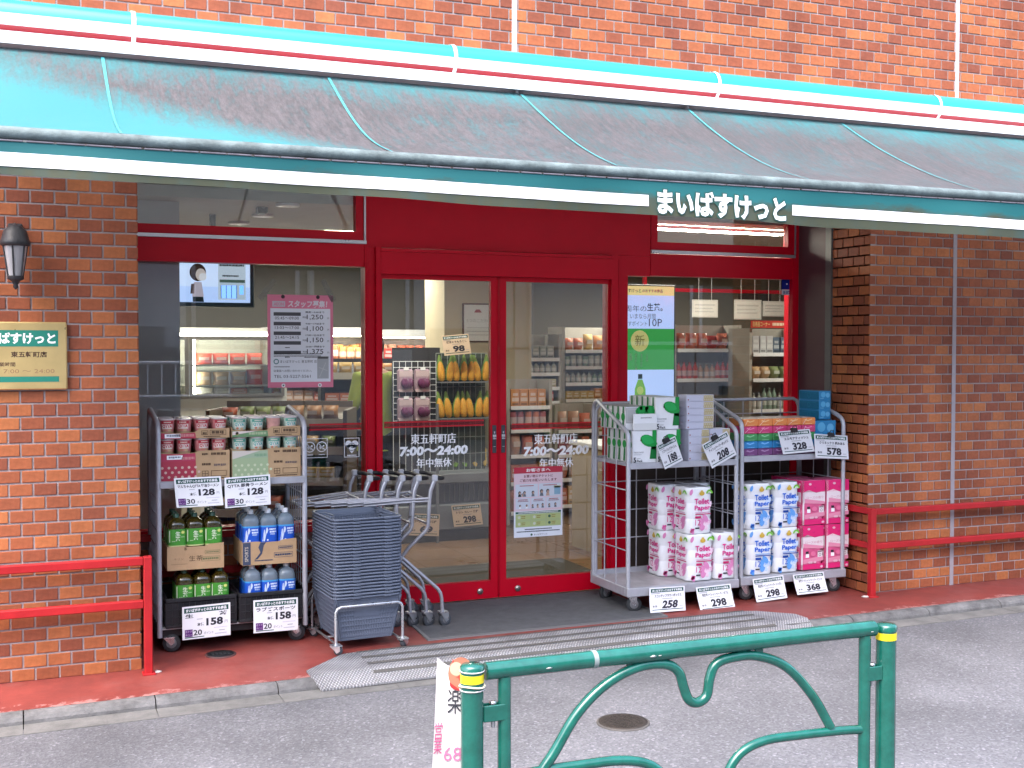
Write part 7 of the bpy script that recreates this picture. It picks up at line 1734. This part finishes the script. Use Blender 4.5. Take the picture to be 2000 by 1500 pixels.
# body: pelvis, spine, neck, head; arms reaching forward and down to the shelf; legs
BV = [(0, 0, .92), (0, .01, 1.10), (0, .03, 1.30), (0, .05, 1.45), (0, .06, 1.52), (0, .075, 1.58), (0, .085, 1.67), (0, .085, 1.74),
      (.15, .04, 1.42), (.185, .10, 1.18), (.16, .32, 1.06), (.15, .39, 1.04), (-.15, .04, 1.42), (-.19, .08, 1.17), (-.16, .30, 1.10), (-.15, .37, 1.09),
      (.09, 0, .86), (.10, .02, .48), (.10, -.02, .08), (.10, .10, .03), (-.09, 0, .86), (-.10, .02, .48), (-.10, -.02, .08), (-.10, .10, .03)]
BE = [(0, 1), (1, 2), (2, 3), (3, 4), (4, 5), (5, 6), (6, 7), (3, 8), (8, 9), (9, 10), (10, 11), (3, 12), (12, 13), (13, 14), (14, 15), (0, 16), (16, 17), (17, 18), (18, 19), (0, 20), (20, 21), (21, 22), (22, 23)]
BR = [.10, .09, .10, .075, .05, .06, .085, .065, .055, .043, .034, .03, .055, .043, .034, .03, .085, .055, .042, .035, .085, .055, .042, .035]
try:
    add_skin('body', BV, BE, BR, SKN)
    ids = [0, 1, 2, 3, 8, 9, 12, 13]; mp_ = {k: i for i, k in enumerate(ids)}
    add_skin('shirt', [BV[i] for i in ids]+[(.186, .13, 1.15), (-.19, .11, 1.145), (0, 0, .84)], [(mp_[a], mp_[b]) for a, b in BE if a in mp_ and b in mp_]+[(5, 8), (7, 9), (0, 10)], [(.165, .125), (.15, .12), (.165, .125), (.125, .10), .075, .062, .075, .062, .058, .058, (.17, .13)], SHIRT)
    tv = [BV[i] for i in (0, 16, 17, 18, 20, 21, 22)]; add_skin('trousers', tv, [(0, 1), (1, 2), (2, 3), (0, 4), (4, 5), (5, 6)], [.14, .10, .072, .06, .10, .072, .06], TROU)
    MB().lathe([(.0, 1.79), (.055, 1.785), (.088, 1.75), (.097, 1.70), (.092, 1.65), (.07, 1.61)], (0, .052, 0), 16, sy=1.0).build('hair', HAIRM, pe)
    nh = MB().lathe([(.0, -.012), (.012, -.006), (.014, .004), (0, .012)], (0, .172, 1.665), 8); nh.build('nose', SKN, pe)
    for s in (-1, 1):
        MB().lathe([(0, -.005), (.008, 0), (0, .005)], (s*.032, .160, 1.69), 8).build('eye', HAIRM, pe)
        for f_ in range(5):
            b0 = Vector((s*.15, .38, 1.05 if s > 0 else 1.10)); off = (f_-2)*.017
            MB().tube([b0+Vector((off, 0, 0)), b0+Vector((off*1.3, .04, -.01)), b0+Vector((off*1.4, .065-.006*abs(f_-2), -.03))], .0085, 6).build('finger', SKN, pe)
except Exception as ex:
    print('person failed', ex)

# ------------------------------------------------------------------ across the street (seen in the glass)
Yo = -12.5
ob = thing('opposite_building', 'grey panelled building across the street mirrored in the shop glass', 'building', (3, Yo, rz(3)))
PAN = pm('facade_panel', (.44, .42, .40), .7, var=.12, scale=1.2); PANJ = pm('facade_joint', (.10, .095, .09), .8)
MB().box(-16, 24, Yo-6, Yo-.03, -.2, 5.6).build('wall', PANJ, ob, True)
pm_ = MB().box(0, 1.96, -.0295, 0, 0, 1.56).mesh('facade_panel', PAN)
for i in range(-7, 11):
    for j in range(3):
        if (i, j) in ((0, 0), (3, 0), (-3, 1), (-2, 1), (1, 1), (2, 1), (5, 1), (6, 1), (-3, 3), (1, 3), (2, 3), (5, 3)): continue
        o = link('panel', pm_, ob, loc=Vector((i*2.0, Yo, .25+j*1.6))-ob.location)
WGL = pm('far_glass', (.05, .06, .07), .08, spec=.8, var=.05)
for i, j in ((-3, 1), (-2, 1), (1, 1), (2, 1), (5, 1), (6, 1)):
    x_, z_ = i*2.0, .25+j*1.6
    w1 = MB().box(x_+.05, x_+1.9, Yo-.02, Yo+.03, z_+.05, z_+.12).box(x_+.05, x_+1.9, Yo-.02, Yo+.03, z_+1.44, z_+1.5).box(x_+.05, x_+.12, Yo-.02, Yo+.03, z_+.12, z_+1.44).box(x_+1.83, x_+1.9, Yo-.02, Yo+.03, z_+.12, z_+1.44).build('window', ALU, ob, True); MB().box(x_+.12, x_+1.83, Yo-.01, Yo, z_+.12, z_+1.44).build('pane', WGL, w1)
for i in (0, 3): w1 = MB().box(i*2.0+.3, i*2.0+1.6, Yo-.02, Yo+.02, .1, 2.2).build('door', pm('far_door', (.12, .11, .10), .5), ob, True)
for x_ in (-1.0, 4.1, 8.3): MB().tube([(x_, Yo+.08, .2), (x_, Yo+.08, 5.4)], .05, 8).build('downpipe', pm('far_pipe', (.5, .49, .47), .5), ob, True)
MB().box(-16, 24, Yo-.05, Yo+.25, 5.4, 5.65).build('cornice', PANJ, ob, True)
rl = thing('white_railing', 'white railing on a low wall across the street mirrored in the left window', 'railing', (1.2, -10, rz(1.2)))
MB().box(-1.2, 2.6, -10.1, -9.95, 0, 1.08).build('low_wall', CONC, rl, True)
mb = MB().tube([(-1.1, -10, 1.62), (2.3, -10, 1.62)], .025, 8).tube([(-1.1, -10, 1.12), (2.3, -10, 1.12)], .02, 8)
for i in range(18): mb.tube([(-1.1+i*.2, -10, 1.10), (-1.1+i*.2, -10, 1.62)], .012 if i % 17 else .03, 6)
mb.build('bars', WPAINT, rl, True)
